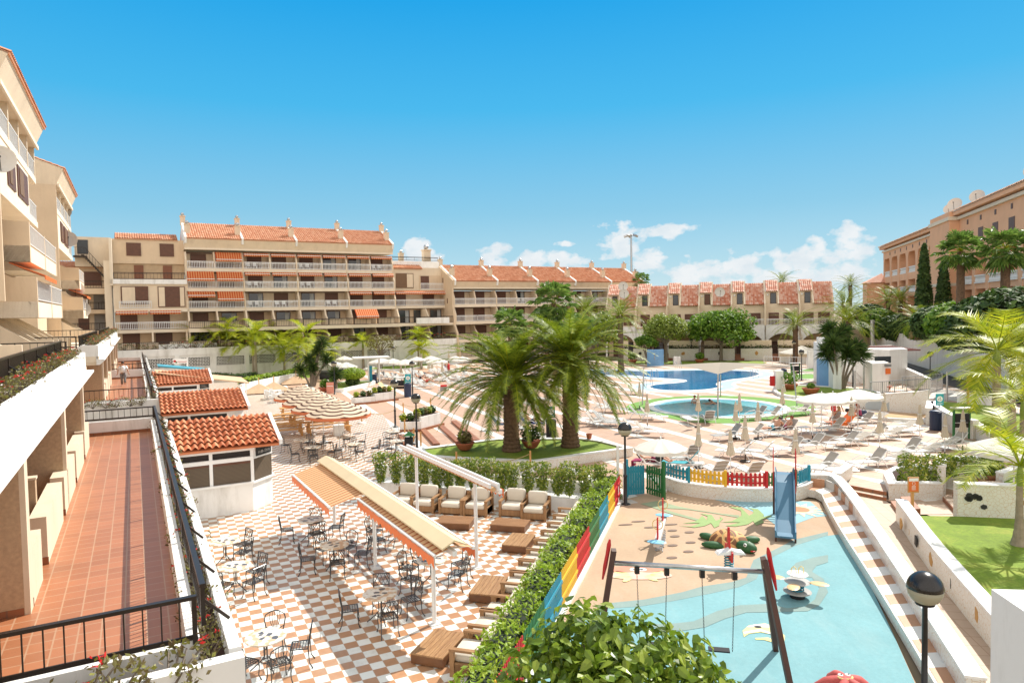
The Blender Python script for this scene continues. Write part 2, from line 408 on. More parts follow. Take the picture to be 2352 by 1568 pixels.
def dup(o, loc=None, rz=None, label=None, group=None, sc=None, parent=None):
 c = o.copy(); COL.objects.link(c)
 if parent is not None: c.parent = parent
 if loc is not None: c.location = loc
 if rz is not None: c.rotation_euler = (0, 0, rz)
 if sc is not None: c.scale = (sc, sc, sc)
 if label: c['label'] = label
 if group: c['group'] = group
 for ch in KIDS(o):
  d = ch.copy(); COL.objects.link(d); d.parent = c
  for g in KIDS(ch): e = g.copy(); COL.objects.link(e); e.parent = d
 return c
_kc = {}
def KIDS(o):
 if o.name not in _kc: _kc[o.name] = [x for x in COL.objects if x.parent == o]
 return _kc[o.name]
def sub(o, parent, loc=(0, 0, 0), rz=0., sc=None):
 "a copy of a part under its thing"
 c = o.copy(); COL.objects.link(c); c.parent = parent; c.location = loc; c.rotation_euler = (0, 0, rz)
 if sc: c.scale = sc
 for g in KIDS(o): e = g.copy(); COL.objects.link(e); e.parent = c
 return c
PROTO = []
def xy(p): return (p[0], p[1])
def sheet(name, pts, z, mat, th=.0, **k):
 mb = MB(); mb.prism([xy(p) for p in pts], z-max(th, .002), z)
 o = mb.build(name, mat); return o
def textmesh(s, size, mat, parent, M, depth=.006, name='lettering', align='CENTER'):
 cu = bpy.data.curves.new('t', 'FONT'); cu.body = s; cu.size = size; cu.extrude = depth; cu.align_x = align; cu.align_y = 'CENTER'; cu.resolution_u = 3
 o = bpy.data.objects.new('t', cu); COL.objects.link(o)
 dg = bpy.context.evaluated_depsgraph_get(); me = bpy.data.meshes.new_from_object(o.evaluated_get(dg)); bpy.data.objects.remove(o)
 me.transform(M); me.materials.clear(); me.materials.append(mat)
 q = bpy.data.objects.new(name, me); COL.objects.link(q); q.parent = parent; return q
def smoothcl(pts, it=2, closed=True):
 "Chaikin corner cutting"
 pts = [Vector((p[0], p[1])) for p in pts]
 for _ in range(it):
  q = []; n = len(pts)
  if not closed: q.append(pts[0])
  for i in range(n if closed else n-1):
   a = pts[i]; b = pts[(i+1) % n]; q += [a*.75+b*.25, a*.25+b*.75]
  if not closed: q.append(pts[-1])
  pts = q
 return pts
def Rz(a): return Matrix.Rotation(a, 4, 'Z')
def T(x, y, z=0): return Matrix.Translation((x, y, z))
SE, SAZ = math.radians(45), math.atan2(.73, .68)       # elevation, heading of the sun from +X
sun = bpy.data.lights.new('sun', 'SUN'); sun.energy = 4.7; sun.angle = math.radians(.53); sun.color = (1, .945, .86)
so = bpy.data.objects.new('sun', sun); COL.objects.link(so)
sd = Vector((math.cos(SE)*math.cos(SAZ), math.cos(SE)*math.sin(SAZ), math.sin(SE)))
so.rotation_euler = sd.to_track_quat('Z', 'Y').to_euler()
w = bpy.data.worlds.new('World'); S.world = w; w.use_nodes = True; n = w.node_tree; bg = n.nodes['Background']
sky = N(n, 'ShaderNodeTexSky'); sky.sky_type = 'NISHITA'; sky.sun_disc = False
sky.sun_elevation = SE; sky.sun_rotation = PI/2-SAZ; sky.altitude = 20; sky.air_density = 1.0; sky.dust_density = .3; sky.ozone_density = 3.0
bg.inputs[1].default_value = .125
tc = N(n, 'ShaderNodeTexCoord'); sx = N(n, 'ShaderNodeSeparateXYZ'); L(n, tc.outputs['Generated'], sx.inputs[0])
hs = N(n, 'ShaderNodeHueSaturation'); hs.inputs['Saturation'].default_value = 1.35; hs.inputs['Value'].default_value = 1.0; hs.inputs['Hue'].default_value = .485
L(n, sky.outputs[0], hs.inputs['Color'])
tint = ramp(n, sx.outputs[2], [(0.0, (3.66, 4.52, 4.76, 1)), (0.07, (2.44, 3.91, 4.63, 1)), (0.14, (1.52, 3.35, 4.52, 1)), (0.28, (0.39, 2.74, 4.82, 1)), (0.44, (0.02, 2.01, 4.63, 1)), (0.6, (2.4, 3.0, 3.7, 1)), (1, (4.6, 4.5, 4.3, 1))])  # overhead stops, never in view, are paled to add warm fill
skyc = mixc(n, .96, hs.outputs[0], tint)
back = ramp(n, mth(n, 'ADD', mth(n, 'MULTIPLY', sx.outputs[1], -.5), .5), [(.5, (0, 0, 0, 1)), (.72, (1, 1, 1, 1))])  # unseen warm white fill added behind the viewer to lighten shaded facades
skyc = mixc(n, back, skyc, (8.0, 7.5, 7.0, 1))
def cl(scale, lo, hi, zsc=2.2, off=(0, 0, 0)):
 mp = N(n, 'ShaderNodeMapping'); mp.inputs[3].default_value = (1, 1, zsc); mp.inputs[1].default_value = off; L(n, tc.outputs['Generated'], mp.inputs[0])
 f = noise(n, mp.outputs[0], scale, 7, .55); return f
az = mth(n, 'ARCTAN2', sx.outputs[0], sx.outputs[1]); el_ = mth(n, 'ARCSINE', sx.outputs[2]); f = cl(34, 0, 0, 1.5, (3.1, .7, 0)); best = None
for (px, py, rx, ry) in [(962, 590, 46, 42), (1140, 592, 44, 32), (1215, 602, 60, 26), (1290, 600, 48, 24), (1425, 555, 55, 42), (1545, 530, 58, 18), (1490, 600, 45, 30), (1610, 622, 80, 36), (1705, 620, 70, 42), (1850, 600, 75, 45), (1955, 560, 42, 42), (1900, 630, 110, 34), (1760, 650, 200, 30), (2060, 640, 60, 30), (1240, 640, 200, 24), (1300, 560, 26, 8)]:
 d = (CF+CR*((px-1176)/FPX)+CU*((784-py)/FPX)).normalized(); a_ = math.atan2(d.x, d.y); e_ = math.asin(d.z)
 u = mth(n, 'DIVIDE', mth(n, 'SUBTRACT', az, a_), rx/FPX*1.05); v = mth(n, 'DIVIDE', mth(n, 'SUBTRACT', el_, e_), ry/FPX)
 b_ = mth(n, 'SUBTRACT', 1.0, mth(n, 'ADD', mth(n, 'MULTIPLY', u, u), mth(n, 'MULTIPLY', v, v)))
 best = b_ if best is None else mth(n, 'MAXIMUM', best, b_)
dens = mth(n, 'ADD', best, mth(n, 'MULTIPLY', mth(n, 'SUBTRACT', f, .5), 5.2))
mask = ramp(n, dens, [(.08, (0, 0, 0, 1)), (.4, (.5, .5, .5, 1)), (.85, (1, 1, 1, 1))])
shade = ramp(n, cl(30, 0, 0, 1.6, (1, 2, .05)), [(.3, (4.2, 4.6, 4.9, 1)), (.6, (5.2, 5.25, 5.3, 1))])
skyc = mixc(n, mth(n, 'MULTIPLY', mask, .88), skyc, shade)
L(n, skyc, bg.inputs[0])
S.view_settings.view_transform = 'Standard'; S.view_settings.look = 'None'; S.view_settings.exposure = .50; S.view_settings.gamma = 1
S.render.engine = 'CYCLES'; S.cycles.max_bounces = 6; S.cycles.diffuse_bounces = 3; S.cycles.transparent_max_bounces = 8
S.render.resolution_x = 1024; S.render.resolution_y = 682
PG = -.004
struct(sheet('ground', [(-900, -60), (900, -60), (900, 1500), (-900, 1500)], -.06, earth))
deck = [W(1.5, 60), W(1.5, 97.5), W(45, 97.5), G(1150, 826), G(1400, 829), G(1925, 829), G(2084, 833), G(2282, 893), G(2352, 930), G(2600, 1120), G(2352, 1260),
  G(2040, 1150), G(1945, 1122), G(1850, 1140), G(1425, 1160), W(9, 18)]
struct(sheet('pool_deck', deck, 0, deckm))
plaza = [W(1.07, 3), W(1.07, 97), G(560, 862), G(640, 900), G(880, 952), G(945, 1060), G(1300, 1140), G(1420, 1150), G(1400, 1180), G(1090, 1600), G(1000, 1900)]
struct(sheet('plaza_paving', plaza, .004, checkm))
play = [G(1422, 1150), kP(450, 240), kP(900, 325), kP(1190, 330), kP(1360, 318), kP(1500, 330), kP(1550, 395), kE(480, 900), kE(640, 1240), kE(790, 1568), G(2100, 1750), G(1050, 1750), G(1105, 1568)]
struct(sheet('playground_surface', play, .006, rub_s))
blue = [kP(-150, 1130), kP(20, 1060), kP(270, 1045), kP(620, 975), kP(830, 940), kP(1000, 890), kP(1060, 810), kP(1110, 750), kP(1290, 640), kP(1420, 580), kP(1700, 545), kE(480, 900), kE(640, 1240), kE(785, 1568), G(2100, 1745), G(1060, 1745), kP(-500, 1568)]
struct(sheet('playground_water_paint', blue, .010, rub_b))
def wave(pts, z=.014, mat=None, name='wave_paint'):
 return struct(sheet(name, [xy(p) for p in pts], z, mat or rub_g))
wave([kP(-60, 1090), kP(80, 1022), kP(300, 1000), kP(560, 950), kP(700, 910), kP(900, 880), kP(1000, 850), kP(1050, 730), kP(1150, 680), kP(1330, 590), kP(1560, 535), kP(1560, 560), kP(1350, 625), kP(1180, 710), kP(1110, 770), kP(1070, 860), kP(950, 915), kP(750, 960), kP(500, 1010), kP(270, 1048), kP(70, 1060)])
wave([kP(300, 1165), kP(450, 1170), kP(640, 1150), kP(800, 1080), kP(950, 1040), kP(1150, 1030), kP(1280, 1060), kP(1400, 1050), kP(1470, 1000), kP(1500, 920), kP(1450, 850), kP(1330, 850), kP(1300, 800), kP(1340, 750), kP(1450, 715), kP(1560, 695), kP(1560, 745), kP(1480, 770), kP(1450, 810), kP(1530, 860), kP(1560, 950), kP(1500, 1040), kP(1420, 1080), kP(1250, 1085), kP(1000, 1090), kP(860, 1130), kP(720, 1190), kP(560, 1215), kP(400, 1200)], .018)
wave([kQ(1230, 75), kQ(1450, 130), kQ(1700, 200), kQ(2000, 330), kQ(2200, 470), kQ(2400, 480), kQ(2750, 350), kQ(2950, 330), kQ(2700, 120)], .012, pm('dusty_blue_rubber', (.26, .46, .52), .95, .1, 1.2))
def paint(pts, mat, z=.022, name='painted_shape'): return struct(sheet(name, pts, z, mat))
q = kQ
paint([q(200, 155), q(460, 110), q(750, 190), q(1000, 240), q(1400, 300), q(1660, 325), q(1640, 360), q(1250, 290), q(900, 240), q(500, 215), q(700, 280), q(1080, 385), q(1020, 402), q(640, 300), q(350, 200)], rub_p2, .020, 'painted_palm_trunks')
paint([q(770, 480), q(950, 490), q(1080, 440), q(820, 445), q(1000, 420), q(1060, 385), q(1110, 330), q(1180, 400), q(1190, 340), q(1080, 300), q(1250, 320), q(1310, 405), q(1380, 380), q(1370, 345), q(1420, 375), q(1370, 425), q(1360, 480), q(1290, 510), q(1240, 440), q(1150, 480), q(1000, 505)], rub_p, .024, 'painted_palm_crown')
paint([q(1370, 428), q(1550, 410), q(1690, 330), q(1680, 260), q(1500, 200), q(1680, 210), q(1800, 330), q(1860, 300), q(1860, 250), q(1780, 215), q(1930, 235), q(2020, 320), q(2000, 350), q(2130, 320), q(2120, 350), q(1990, 385), q(2020, 430), q(1900, 475), q(1860, 410), q(1780, 460), q(1600, 490), q(1450, 482), q(1680, 430)], rub_p, .024, 'painted_palm_crown')
c = kP(1365, 385); sunpts = []
for i in range(28):
 r = (1.0, .5)[i % 2]; a = 2*PI*i/28; sunpts.append((c.x+r*1.0*math.cos(a), c.y+r*1.0*math.sin(a)))
paint(sunpts, pm('pale_yellow_rubber', (.75, .66, .45), .95), .022, 'painted_sun_rays')
paint([(c.x+.36*math.cos(2*PI*i/16), c.y+.36*math.sin(2*PI*i/16)) for i in range(16)], pm('sunset_red_rubber', (.6, .25, .14), .95), .026, 'painted_sun_disc')
pinkr = pm('pale_pink_rubber', (.72, .48, .38), .95); redr = pm('coral_rubber', (.66, .26, .18), .95); ylr = pm('pale_yellow_paint', (.80, .68, .30), .95); whr = pm('white_rubber', (.75, .75, .72), .95); greyp = pm('brown_rubber', (.20, .145, .115), .95)
def ell(c, rx, ry, rot=0., k=20): return [(c.x+rx*math.cos(2*PI*i/k)*math.cos(rot)-ry*math.sin(2*PI*i/k)*math.sin(rot), c.y+rx*math.cos(2*PI*i/k)*math.sin(rot)+ry*math.sin(2*PI*i/k)*math.cos(rot)) for i in range(k)]
c = kP(270, 835); paint(ell(c, .95, .32, -.05), pinkr, .022, 'painted_crab_body')
for k, (x, y) in enumerate([(150, 820), (155, 845), (190, 862), (350, 858), (375, 840), (388, 822)]): paint(ell(kP(x, y), .24, .09, (-.5, .2, .9, -.9, -.2, .5)[k]), ylr, .024, 'painted_crab_leg')
for x in (165, 342): paint(ell(kP(x, 795), .42, .25), redr, .024, 'painted_crab_claw')
for x in (238, 285): paint(ell(kP(x, 797), .15, .12), whr, .026, 'painted_crab_eye'); paint(ell(kP(x, 798), .06, .05), blackc, .028, 'painted_crab_pupil')
paint([kP(975, 1215), kP(985, 1258), kP(1020, 1235), kP(1100, 1225), kP(1200, 1245), kP(1262, 1290), kP(1265, 1250), kP(1200, 1190), kP(1130, 1165), kP(1020, 1178)], ylr, .022, 'painted_fish_body')
paint([kP(1000, 1190), kP(1060, 1172), kP(1140, 1170), kP(1190, 1195), kP(1080, 1190)], whr, .024, 'painted_fish_back')
paint([kP(980, 1225), kP(1100, 1205), kP(1230, 1250), kP(1225, 1258), kP(1100, 1218), kP(985, 1236)], whr, .024, 'painted_fish_stripe')
paint([kP(1060, 1265), kP(1150, 1262), kP(1205, 1285), kP(1195, 1298), kP(1120, 1277), kP(1065, 1276)], ylr, .022, 'painted_fish_tail')
paint(ell(kP(1080, 1190), .09, .06), blackc, .026, 'painted_fish_eye')
for (x, y) in [(175, 488), (262, 466), (350, 506), (482, 487), (495, 528), (512, 568), (612, 540), (497, 630), (620, 610), (605, 672), (492, 714), (590, 775)]:
 c = kP(x, y); horiz = x < 490 and y < 520
 paint([(p_[0]+.1*(p_[1]-c.y), p_[1]) for p_ in ell(c, .26 if horiz else .17, .075 if horiz else .10, .1)]+[], greyp, .022, 'painted_footprint')
pathp = [kE(335, 270), kE(590, 325), kE(690, 400), kE(1320, 1280), kE(1560, 1600), kE(1300, 1800), kE(1100, 1568)]
struct(sheet('garden_path', pathp, .008, pathm))
struct(sheet('stair_landing', [kE(600, 345), kE(985, 320), kE(1065, 415), kE(785, 418), kE(690, 395)], .012, pathm))
def lawn(name, pts, z, label=None, kerb=None, kw=.25, kh=.1, smooth=0, kmat=None):
 p = smoothcl(pts, smooth) if smooth else [Vector(xy(v)) for v in pts]
 mb = MB(); mb.prism([(v.x, v.y) for v in p], -.05, z); o = struct(mb.build(name, grassm))
 if kerb:
  mb = MB(); mb.ribbon(p, kw, -.02, z+kh, closed=True); k = mb.build('planter_kerb', kmat or white); tag(k, kerb, 'kerb')
 return o
lawn('right_lawn', [kE(770, 418, .45), kE(1060, 422, .45), kE(1800, 440, .45), kE(1900, 1100, .45), kE(1500, 1200, .45), kE(1305, 1010, .45)], .42)
struct(sheet('upper_landing', [kR(1705, 1340, .9), kR(1905, 1340, .9), kR(2120, 1415, .9), kR(1640, 1415, .9)], .85, pathm, .8))
lawn('upper_lawn', [kR(1320, 725, .7), kR(1440, 685, .7), kR(1850, 720, .7), kR(2150, 820, .7), kR(2150, 960, .7), kR(1790, 860, .7), kR(1560, 820, .7)], .7)
lawn('corner_lawn', [kR(1930, 1330, .9), kR(2150, 1260, .9), kR(2300, 1420, .9), kR(2100, 1410, .9)], .8)
road = [G(2084, 833), G(2282, 893), G(2352, 915), G(2600, 1000), kR(2300, 720), kR(1840, 670), kR(1700, 620), kR(1120, 440), G(2050, 830)]
struct(sheet('access_road', road, .012, asphalt))
struct(sheet('road_edge_paving', [kR(1310, 560), kR(1560, 600), kR(1700, 630), kR(1700, 670), kR(1400, 680), kR(1320, 640)], .016, concrete))
wd = Vector((.304, .953)); wa = Vector((43.5, 61.6))
bank = [wa+wd*t for t in (-22, 0, 30, 60, 75)]
mb = MB(); vs = []
for t in (-30, 0, 30, 60, 80):
 a = wa+wd*t
 for (o, z) in ((.3, 3.4), (6, 4.6), (13, 6.8), (60, 7.2)): vs.append((a.x+o*.953, a.y-o*.304, z))
fs = [(i*4+j, i*4+j+1, (i+1)*4+j+1, (i+1)*4+j) for i in range(4) for j in range(3)]
mb.add(vs, fs); struct(mb.build('planted_bank', earth))
struct(sheet('far_lawn', [k6(200, 868), k6(700, 870), k6(1500, 865), k6(1560, 880), k6(1500, 900), k6(1150, 905), k6(800, 897), k6(300, 892)], .03, grassm, .03))
lawn('garden_bed', [k2(-300, 440), k2(320, 430), k2(560, 400), k2(980, 395), k2(780, 432), k2(330, 490), k2(-200, 560)], .05)
lawn('strip_lawn', [k2(640, 610), k2(700, 560), k2(900, 535), k2(1140, 535), k2(1150, 545), k2(820, 625), k2(700, 630)], .25, kerb='low white kerb round the small lawn with the clipped ball shrub', kw=.3)
lawn('lawn_by_wall', [k2(1040, 390), k2(1250, 360), k2(1700, 330), k2(2100, 285), k2(2160, 310), k2(1700, 360), k2(1450, 398), k2(1060, 400)], .12, kerb='curved white kerb of the lawn below the big apartment wall', kw=.3, smooth=1)
isl = [kM(x, y, .4) for x, y in [(-60, 1290), (300, 1245), (640, 1200), (1400, 1195), (1560, 1215), (1830, 1280), (980, 1400), (250, 1370), (0, 1350)]]
lawn('palm_island_lawn', isl, .38)
mb = MB(); mb.ribbon([xy(p) for p in isl], .3, 0, .42, closed=True); tag(mb.build('island_wall', mosaicm), 'low broken-tile wall around the grass island of the two big date palms', 'wall')
mb = MB(); mb.ribbon([xy(p) for p in isl], .36, .42, .46, closed=True); o = mb.build('coping', white, COL.objects['island_wall']);
for i, pts in enumerate([[kR(120, 480), kR(240, 455), kR(380, 458), kR(380, 505), kR(180, 500)], [kR(210, 430), kR(300, 410), kR(380, 405), kR(380, 440), kR(260, 440)]]):
 p = smoothcl(pts, 2); mb = MB(); mb.prism([xy(v) for v in p], 0, .05); struct(mb.build('putting_green', turf))
 mb = MB(); mb.ribbon(p, .25, 0, .12, closed=True); tag(mb.build('putting_green_kerb', white), ['white kerb of the larger green carpet patch under the lamp', 'white kerb of the small green patch beside the blue hut'][i], 'kerb')
lb = smoothcl([kR(0, 580), kR(180, 560), kR(520, 580), kR(800, 600), kR(920, 635), kR(800, 670), kR(500, 680), kR(120, 660), kR(20, 625)], 2)
mb = MB(); mb.prism([xy(v) for v in lb], 0, .16); struct(mb.build('oval_lawn', grassm))
mb = MB(); mb.ribbon(lb, .3, 0, .25, closed=True); tag(mb.build('oval_lawn_kerb', white), 'white kerb round the oval lawn with the yucca', 'kerb')
def ring(name, pts, w, z, mat): mb = MB(); mb.ribbon(pts, w, 0, z, closed=True); return mb.build(name, mat)
big = [k6(-160, 945), k6(200, 945), k6(450, 955), k6(800, 945), k6(1150, 945), k6(1480, 955), k6(1590, 985), k6(1480, 1022), k6(1250, 1045), k6(1160, 1080), k6(1230, 1105), k6(1100, 1135), k6(800, 1150), k6(500, 1140), k6(370, 1105), k6(460, 1075), k6(700, 1060), k6(760, 1045), k6(640, 1035), k6(400, 1020), k6(250, 1000), k6(-160, 1005)]
bigs = smoothcl(big, 2)
p = thing('swimming_pool', 'large free-form swimming pool of dark blue water in front of the town houses', 'swimming pool')
mb = MB(); mb.prism([xy(v) for v in bigs], 0, .012); mb.build('water', water1, p)
o = ring('coping', bigs, 1.1, .03, coping); o.parent = p
o = ring('overflow_edge', smoothcl([Vector((v.x, v.y)) for v in big], 2), 1.9, .02, white); o.parent = p
c = k8(1220, 560); rx = (k8(2015, 570)-k8(425, 565)).length/2; ry = (k8(1220, 450)-k8(1220, 668)).length/2
def el(rx, ry, k=48): return [(c.x+rx*math.cos(2*PI*i/k), c.y+ry*math.sin(2*PI*i/k)) for i in range(k)]
p = thing('paddling_pool', 'round shallow turquoise pool with white rim and green carpet surround', 'paddling pool')
mb = MB(); mb.prism(el(rx*.95, ry*.93), 0, .035); mb.build('water', water2, p)
mb = MB(); mb.ribbon(el(rx*.965, ry*.955), .9, 0, .06, closed=True); mb.build('rim', coping, p)
mb = MB(); mb.ribbon(el(rx, ry), .5, 0, .075, closed=True); mb.build('coping', white, p)
gp = smoothcl([k8(120, 530), k8(480, 450), k8(900, 418), k8(1500, 420), k8(1900, 455), k8(2300, 500), k8(2420, 580), k8(2300, 660), k8(1850, 700), k8(1500, 742), k8(1200, 745), k8(800, 720), k8(500, 640), k8(200, 620)], 2)
struct(sheet('carpet_surround', gp, .016, turf))
def frame_thing(name, label, cat, group=None): return thing(name, label, cat, (0, 0, 0), TH, group)
def railing(name, label, p0, p1, z0, h, nposts, mat=darkmetal, group=None, pitch=.13, braces=0, infill=False, cat='railing', topw=.08):
 "p0,p1 in world plan; z0 foot level"
 p0 = Vector((p0[0], p0[1], 0)); p1 = Vector((p1[0], p1[1], 0)); d = p1-p0; ln = d.length
 t = thing(name, label, cat, (p0.x, p0.y, z0), math.atan2(d.y, d.x), group)
 MB().box(0, -topw/2, h-.05, ln, topw/2, h).build('handrail', mat, t)
 MB().box(0, -.02, .06, ln, .02, .10).build('bottom_rail', mat, t)
 po = None
 for i in range(nposts):
  x = ln*i/(nposts-1)
  x = min(max(x, .035), ln-.035)
  if po is None: po = MB().box(-.03, -.03, 0, .03, .03, h-.05).build('post', mat, t); po.location = (x, 0, 0)
  else: sub(po, t, (x, 0, 0))
 seg = ln/(nposts-1); br = None
 for i in range(nposts-1):
  if br is None:
   mb = MB()
   if infill: mb.box(.04, -.008, .1, seg-.04, .008, h-.05)
   k = max(2, int(seg/pitch)); mb.box(.03, -.012, .1, seg-.03, .012, .125)
   for j in range(1, k): x = seg*j/k; mb.box(x-.009, -.011, .1, x+.009, .011, h-.05)
   br = mb.build('bar_panel', mat, t)
  else: sub(br, t, (seg*i, 0, 0))
 if braces:
  b0 = None
  for i in range(nposts):
   x = min(max(ln*i/(nposts-1), .035), ln-.035)
   if b0 is None: b0 = MB().tube([(0, 0, h*.62), (0, braces*.52, .02)], .028, 4).build('brace', mat, t); b0.location = (x, 0, 0)
   else: sub(b0, t, (x, 0, 0))
 return t
def euph_proto(seed, lod=1.0):
 r = random.Random(seed); t = thing('crown_of_thorns_plant', '', 'shrub')
 mb = MB(); lf = MB(); fl = MB()
 for i in range(9):
  a = r.uniform(0, 2*PI); ln = r.uniform(.2, .42); e = r.uniform(.3, 1.2)
  p = [Vector((0, 0, 0))]; d = Vector((math.cos(a)*math.cos(e), math.sin(a)*math.cos(e), math.sin(e)))
  for k in range(3): d = (d+Vector((r.uniform(-.4, .4), r.uniform(-.4, .4), r.uniform(-.2, .3)))).normalized(); p.append(p[-1]+d*ln/3)
  mb.tube(p, [.013, .011, .009, .006], 4)
  for k in range(int(15*lod)):
   q = p[-1]+Vector((r.gauss(0, .05), r.gauss(0, .05), r.gauss(0, .035))); leafq(lf, q, .03, r)
  if r.random() < .16:
   for k in range(5): leafq(fl, p[-1]+Vector((r.gauss(0, .03), r.gauss(0, .03), .03+r.random()*.03)), .026, r)
 mb.build('stems', greybark, t); k0 = len(lf.f); lf.mi = 1; lf.add(fl.v, fl.f); lf.build('foliage', [LF['euph'], LF['flower']], t)
 return t
def leafq(mb, c, s, r, nrm=None, asp=.5):
 d = Vector((r.gauss(0, 1), r.gauss(0, 1), r.gauss(0, 1))).normalized()
 if nrm is not None: d = (d+Vector(nrm)*1.2).normalized()
 a = d.orthogonal().normalized(); q = r.uniform(0, 2*PI); b = d.cross(a); a2 = a*math.cos(q)+b*math.sin(q); b2 = d.cross(a2)
 c = Vector(c); L_ = a2*s; w = b2*s*asp
 mb.add([c-L_, c+w*1.0, c+L_+d*s*.15, c-w*1.0], [(0, 1, 2, 3)])
euphs = [euph_proto(i) for i in range(4)]
eu_used = [False]*4
EUL = {}
def euph(p, rz, sc, label, group):
 i = R.randrange(4)
 if not eu_used[i]:
  t = euphs[i]; eu_used[i] = True; t.location = p; t.rotation_euler = (0, 0, rz); t.scale = (sc,)*3; t['label'] = label; t['group'] = group
 else: dup(euphs[i], p, rz, label, group, sc)
def eurow(p0, p1, n, z, sc, label, group, jit=.1):
 for i in range(n):
  k = (i+.5)/n; p = Vector(p0).lerp(Vector(p1), k); euph((p.x+R.uniform(-jit, jit), p.y+R.uniform(-jit, jit), z), R.uniform(0, 6.28), sc*R.uniform(.8, 1.25), label, group)
def lower_terrace(y0, y1, label, fins, lowwalls, parts, nearplanter, end_h=3.45):
 t = frame_thing('walkway_terrace', label, 'terrace')
 MB().box(-4.6, y0, 2.5, .46, y1, 2.9).build('floor', terr, t)
 MB().box(.46, y0-.5, 2.5, .62, y1, 3.38).build('parapet', white, t)
 MB().box(.62, y0-.9, 2.3, 1.07, y1+.3, 3.02).build('planter_soil', soil, t)
 MB().box(.94, y0-.9, 0, 1.1, y1+.5, 3.3).build('outer_wall', white, t)
 MB().box(-5, y0-.5, 2.3, .46, y0-.32, 3.3).build('near_parapet', white, t)
 MB().box(-5, y1, 2.3, .46, y1+.2, end_h).build('end_wall', white, t)
 MB().box(-5, y1-.02, 2.9, .44, y1, 3.02).build('skirting', redpath, t)
 if nearplanter:
  MB().box(-5, y0-1.0, 2.3, .62, y0-.5, 2.98).build('trough_soil', soil, t)
  MB().box(-5.2, y0-1.2, -.2, 1.1, y0-1.0, 3.28).build('front_wall', white, t)
 f = None
 for a in fins:
  MB().box(-4.6, a, 2.9, -1.74, a+.35, 5.3).build('fin_wall', gravelwall, t)
  MB().box(-4.5, a-.006, 2.9, -1.75, a, 3.02).build('skirting', redpath, t)
  MB().box(-1.74, a, 2.9, -1.66, a+.35, 5.4).build('fin_edge', cream2, t)
 for (a, b) in lowwalls:
  MB().box(-1.95, a, 2.9, -1.66, b, 3.85).build('low_wall', cream2, t)
  MB().box(-1.96, a-.01, 2.9, -1.65, a, 3.05).build('skirting', redpath, t)
 for a in parts:
  mb = MB(); mb.yprism([(-4.6, 2.9), (-1.96, 2.9), (-1.96, 4.35), (-3.0, 4.35), (-4.0, 5.3), (-4.6, 5.3)], a, a+.22); mb.build('partition_wall', gravelwall, t)
  MB().box(-3.0, a-.02, 4.352, -1.94, a+.24, 4.40).build('partition_cap', cream2, t)
 MB().box(-4.9, y0, 2.5, -4.6, y1, 5.4).build('house_wall', cream, t)
 k = 0
 for a in fins:
  for dy in (1.0, 4.4): MB().box(-4.6, a+dy, 2.9, -4.54, a+dy+1.7, 5.0).build('terrace_door', brown, t)
 return t
lower_terrace(10.55, 33.0, 'near red tiled walkway terrace with white parapet along its right side', [13.5, 20.8, 27.9], [(13.85, 15.2), (16.1, 19.4), (19.95, 23.3), (23.8, 27.1), (27.7, 30.3)], [17.4, 24.6], True)
lower_terrace(43.5, 63.5, 'second red tiled walkway terrace where the man in white walks', [45.5, 52.5, 59.5], [(46, 47.5), (48.3, 51.6), (52.2, 55.3), (56, 59)], [49, 56], True, 3.6)
lower_terrace(66.5, 88, 'farthest red tiled walkway terrace towards the big apartment block', [68, 75, 82], [(69, 73), (74.5, 78)], [71], True, 3.4)
g_r = 'dark bronze terrace railings'
railing('terrace_railing', 'long dark bronze railing along the right of the near red terrace', W(.7, 10.4), W(.62, 33.2), 3.37, .6, 12, group=g_r, braces=-.65)
railing('terrace_railing', 'dark bronze railing across the near end of the red terrace at the bottom left', W(-4.8, 10.05), W(.6, 10.05), 3.3, .66, 2, group=g_r, pitch=.21)
railing('terrace_railing', 'dark railing on the white end wall of the near red terrace', W(-3.2, 33.1), W(.6, 33.1), 3.45, .5, 2, group=g_r, pitch=.22)
railing('terrace_railing', 'dark railing behind the planter where the second terrace starts', W(-3.2, 43.1), W(.5, 43.1), 3.2, .7, 2, group=g_r, pitch=.22)
railing('terrace_railing', 'dark railing along the right of the second red terrace', W(.7, 43.1), W(.62, 64), 3.37, .6, 9, group=g_r, braces=-1)
railing('terrace_railing', 'dark railing on the white wall just behind the walking man', W(-3.4, 63.6), W(.6, 63.6), 3.6, .5, 2, group=g_r, pitch=.22)
railing('terrace_railing', 'dark railing at the start of the farthest red terrace', W(-3.4, 66.1), W(.6, 66.1), 3.2, .75, 2, group=g_r, pitch=.22)
railing('terrace_railing', 'dark railing along the farthest red terrace', W(.7, 66.5), W(.62, 88), 3.37, .6, 9, group=g_r, braces=-1)
ge = 'crown of thorns plants in the terrace planters'
eurow(W(.78, 9.8), W(.78, 33), 62, 3.02, 1.0, 'spiny euphorbia with red flowers in the planter outside the near terrace railing', ge, .05)
eurow(W(-3.4, 9.3), W(.4, 9.3), 8, 2.98, 1.5, 'sprawling euphorbia in the planter at the bottom left corner of the photo', ge, .04)
eurow(W(.78, 43), W(.78, 64), 20, 3.02, 1.25, 'euphorbia clump in the planter outside the second terrace', ge, .05)
eurow(W(-3, 42.3), W(.5, 42.3), 6, 2.98, 1.3, 'grassy euphorbia in the cross planter before the second terrace', ge, .04)
